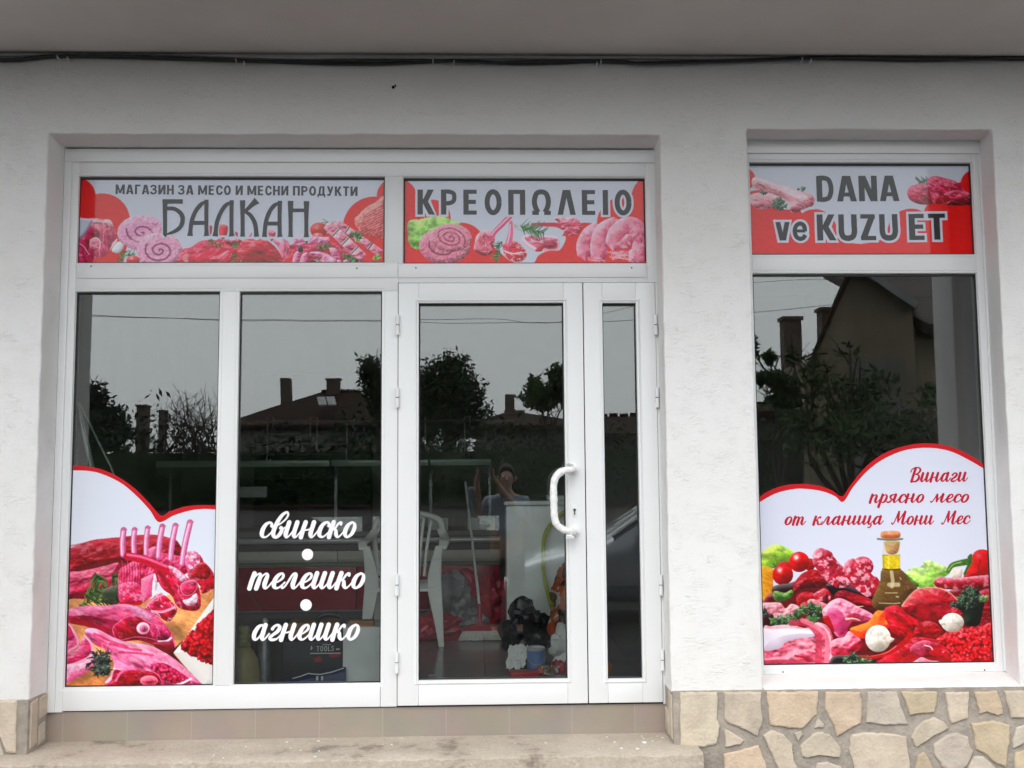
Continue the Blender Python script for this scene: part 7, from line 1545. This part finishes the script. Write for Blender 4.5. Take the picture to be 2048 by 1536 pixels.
J = [(*q(0, 0, .96), .15, .12), (*q(0, .01, 1.18), .15, .11), (*q(0, .0, 1.38), .17, .11), (*q(0, .01, 1.50), .06), (*q(0, .03, 1.58), .055), (*q(0, .045, 1.66), .085, .10), (*q(0, .04, 1.75), .07, .085),
     (*q(-.19, 0, 1.42), .058), (*q(-.29, .06, 1.20), .045), (hl[0]-.03, hl[1]-.03, hl[2]-.06, .030), (hl[0], hl[1], hl[2], .022, .032),
     (*q(.19, 0, 1.42), .058), (*q(.22, .07, 1.18), .045), (hr[0]+.04, hr[1]-.04, hr[2]-.08, .030), (hr[0], hr[1], hr[2], .022, .032),
     (*q(-.10, 0, .86), .09), (*q(-.12, .02, .48), .06), (*q(-.13, -.01, .10), .042), (*q(-.14, .12, .03), .04, .03),
     (*q(.10, 0, .86), .09), (*q(.12, .02, .48), .06), (*q(.13, -.01, .10), .042), (*q(.14, .12, .03), .04, .03)]
skinned('body', J, [(0, 1), (1, 2), (2, 3), (3, 4), (4, 5), (5, 6), (2, 7), (7, 8), (8, 9), (9, 10), (2, 11), (11, 12), (12, 13), (13, 14), (0, 15), (15, 16), (16, 17), (17, 18), (0, 19), (19, 20), (20, 21), (21, 22)], M['skin'], ps)
shj = [(*q(0, 0, .92), .165, .135), (*q(0, .01, 1.18), .165, .125), (*q(0, 0, 1.38), .18, .12), (*q(0, .0, 1.475), .09, .08), (*q(-.20, 0, 1.42), .070), (*q(-.285, .05, 1.21), .058), (hl[0]-.10, hl[1]-.10, hl[2]-.13, .045), (*q(.20, 0, 1.42), .070), (*q(.225, .06, 1.19), .058), (hr[0]+.07, hr[1]-.10, hr[2]-.14, .045)]
skinned('shirt', shj, [(0, 1), (1, 2), (2, 3), (2, 4), (4, 5), (5, 6), (2, 7), (7, 8), (8, 9)], M['shirt'], ps)
trj = [(*q(0, 0, .93), .16, .13), (*q(-.10, 0, .82), .105), (*q(-.12, .02, .48), .075), (*q(-.13, -.01, .10), .062), (*q(.10, 0, .82), .105), (*q(.12, .02, .48), .075), (*q(.13, -.01, .10), .062)]
skinned('trousers', trj, [(0, 1), (1, 2), (2, 3), (0, 4), (4, 5), (5, 6)], M['trousers'], ps)
for s in (-1, 1): skinned('shoe', [(*q(s*.135, -.05, .045), .045, .05), (*q(s*.138, .06, .04), .045, .04), (*q(s*.142, .17, .032), .04, .03)], [(0, 1), (1, 2)], M['shoe'], ps)
bm = bmesh.new(); bmesh.ops.create_icosphere(bm, subdivisions=4, radius=1.0)
for v_ in list(bm.verts):
    if v_.co.z < -.15 or (v_.co.y > .62 and v_.co.z < .55): bm.verts.remove(v_)
for v_ in bm.verts: v_.co = Vector((v_.co.x*.088+0, v_.co.y*.105+.02, v_.co.z*.115+1.705))
me = bpy.data.meshes.new('hair'); bm.to_mesh(me); bm.free(); me.shade_smooth(); ho = link_mesh('hair', me, M['hair'], ps); so_ = ho.modifiers.new('t', 'SOLIDIFY'); so_.thickness = .012
m = MB(); m.tube([q(0, .135, 1.69), q(0, .160, 1.645), q(0, .14, 1.635)], [.010, .018, .010], 8); m.build('nose', M['skin'], ps, smooth=True)
m = MB()
for s in (-1, 1): m.tube([q(s*.088, .03, 1.69), q(s*.100, .02, 1.665), q(s*.090, .03, 1.63)], [.010, .016, .010], 8)
m.build('ears', M['skin'], ps, smooth=True)
for s in (-1, 1):
    m = MB(); m.lathe(q(s*.035, .118, 1.680), [(.002, -.012), (.011, -.006), (.012, 0), (.011, .006), (.002, .012)], 12); m.build('eye', M['paper'], ps, smooth=True)
m = MB(); m.tube([q(-.03, .128, 1.60), q(0, .140, 1.598), q(.03, .128, 1.60)], [.004, .008, .004], 8); m.build('mouth', mat('lips', (0.33, 0.13, 0.11, 1), .5), ps, smooth=True)
phone = thing('phone', (.015, -5.02, 1.18), 'thin black phone held up by the photographer', 'phone'); m = MB(); m.box(-.06, .09, -5.021, -5.013, 1.143, 1.217); m.build('case', M['glass_dark'], phone, bevel=.003)
MB().tube([(0, -5.0129, 1.18), (0, -5.0115, 1.18)], .006, 14).build('lens', M['lamp'], phone)
for wx, s in ((hl, -1), (hr, 1)):
    edge = -.062 if s < 0 else .092
    for f in range(4):
        z = 1.205-.018*f; L = (.9, 1.0, .95, .8)[f]; x0 = wx[0]
        skinned('finger', [(x0, wx[1], wx[2]+.02-.012*f, .010), (edge+s*.010, -5.035, z, .0085), (edge+s*.010, -5.012, z, .008), (edge-s*.014*L, -5.0085, z-.002, .0072)], [(0, 1), (1, 2), (2, 3)], M['skin'], ps, levels=1)
    skinned('thumb', [(wx[0], wx[1], wx[2]+.01, .012), (edge+s*-.004, -5.040, 1.15, .010), (edge-s*.030, -5.031, 1.160, .009)], [(0, 1), (1, 2)], M['skin'], ps, levels=1)
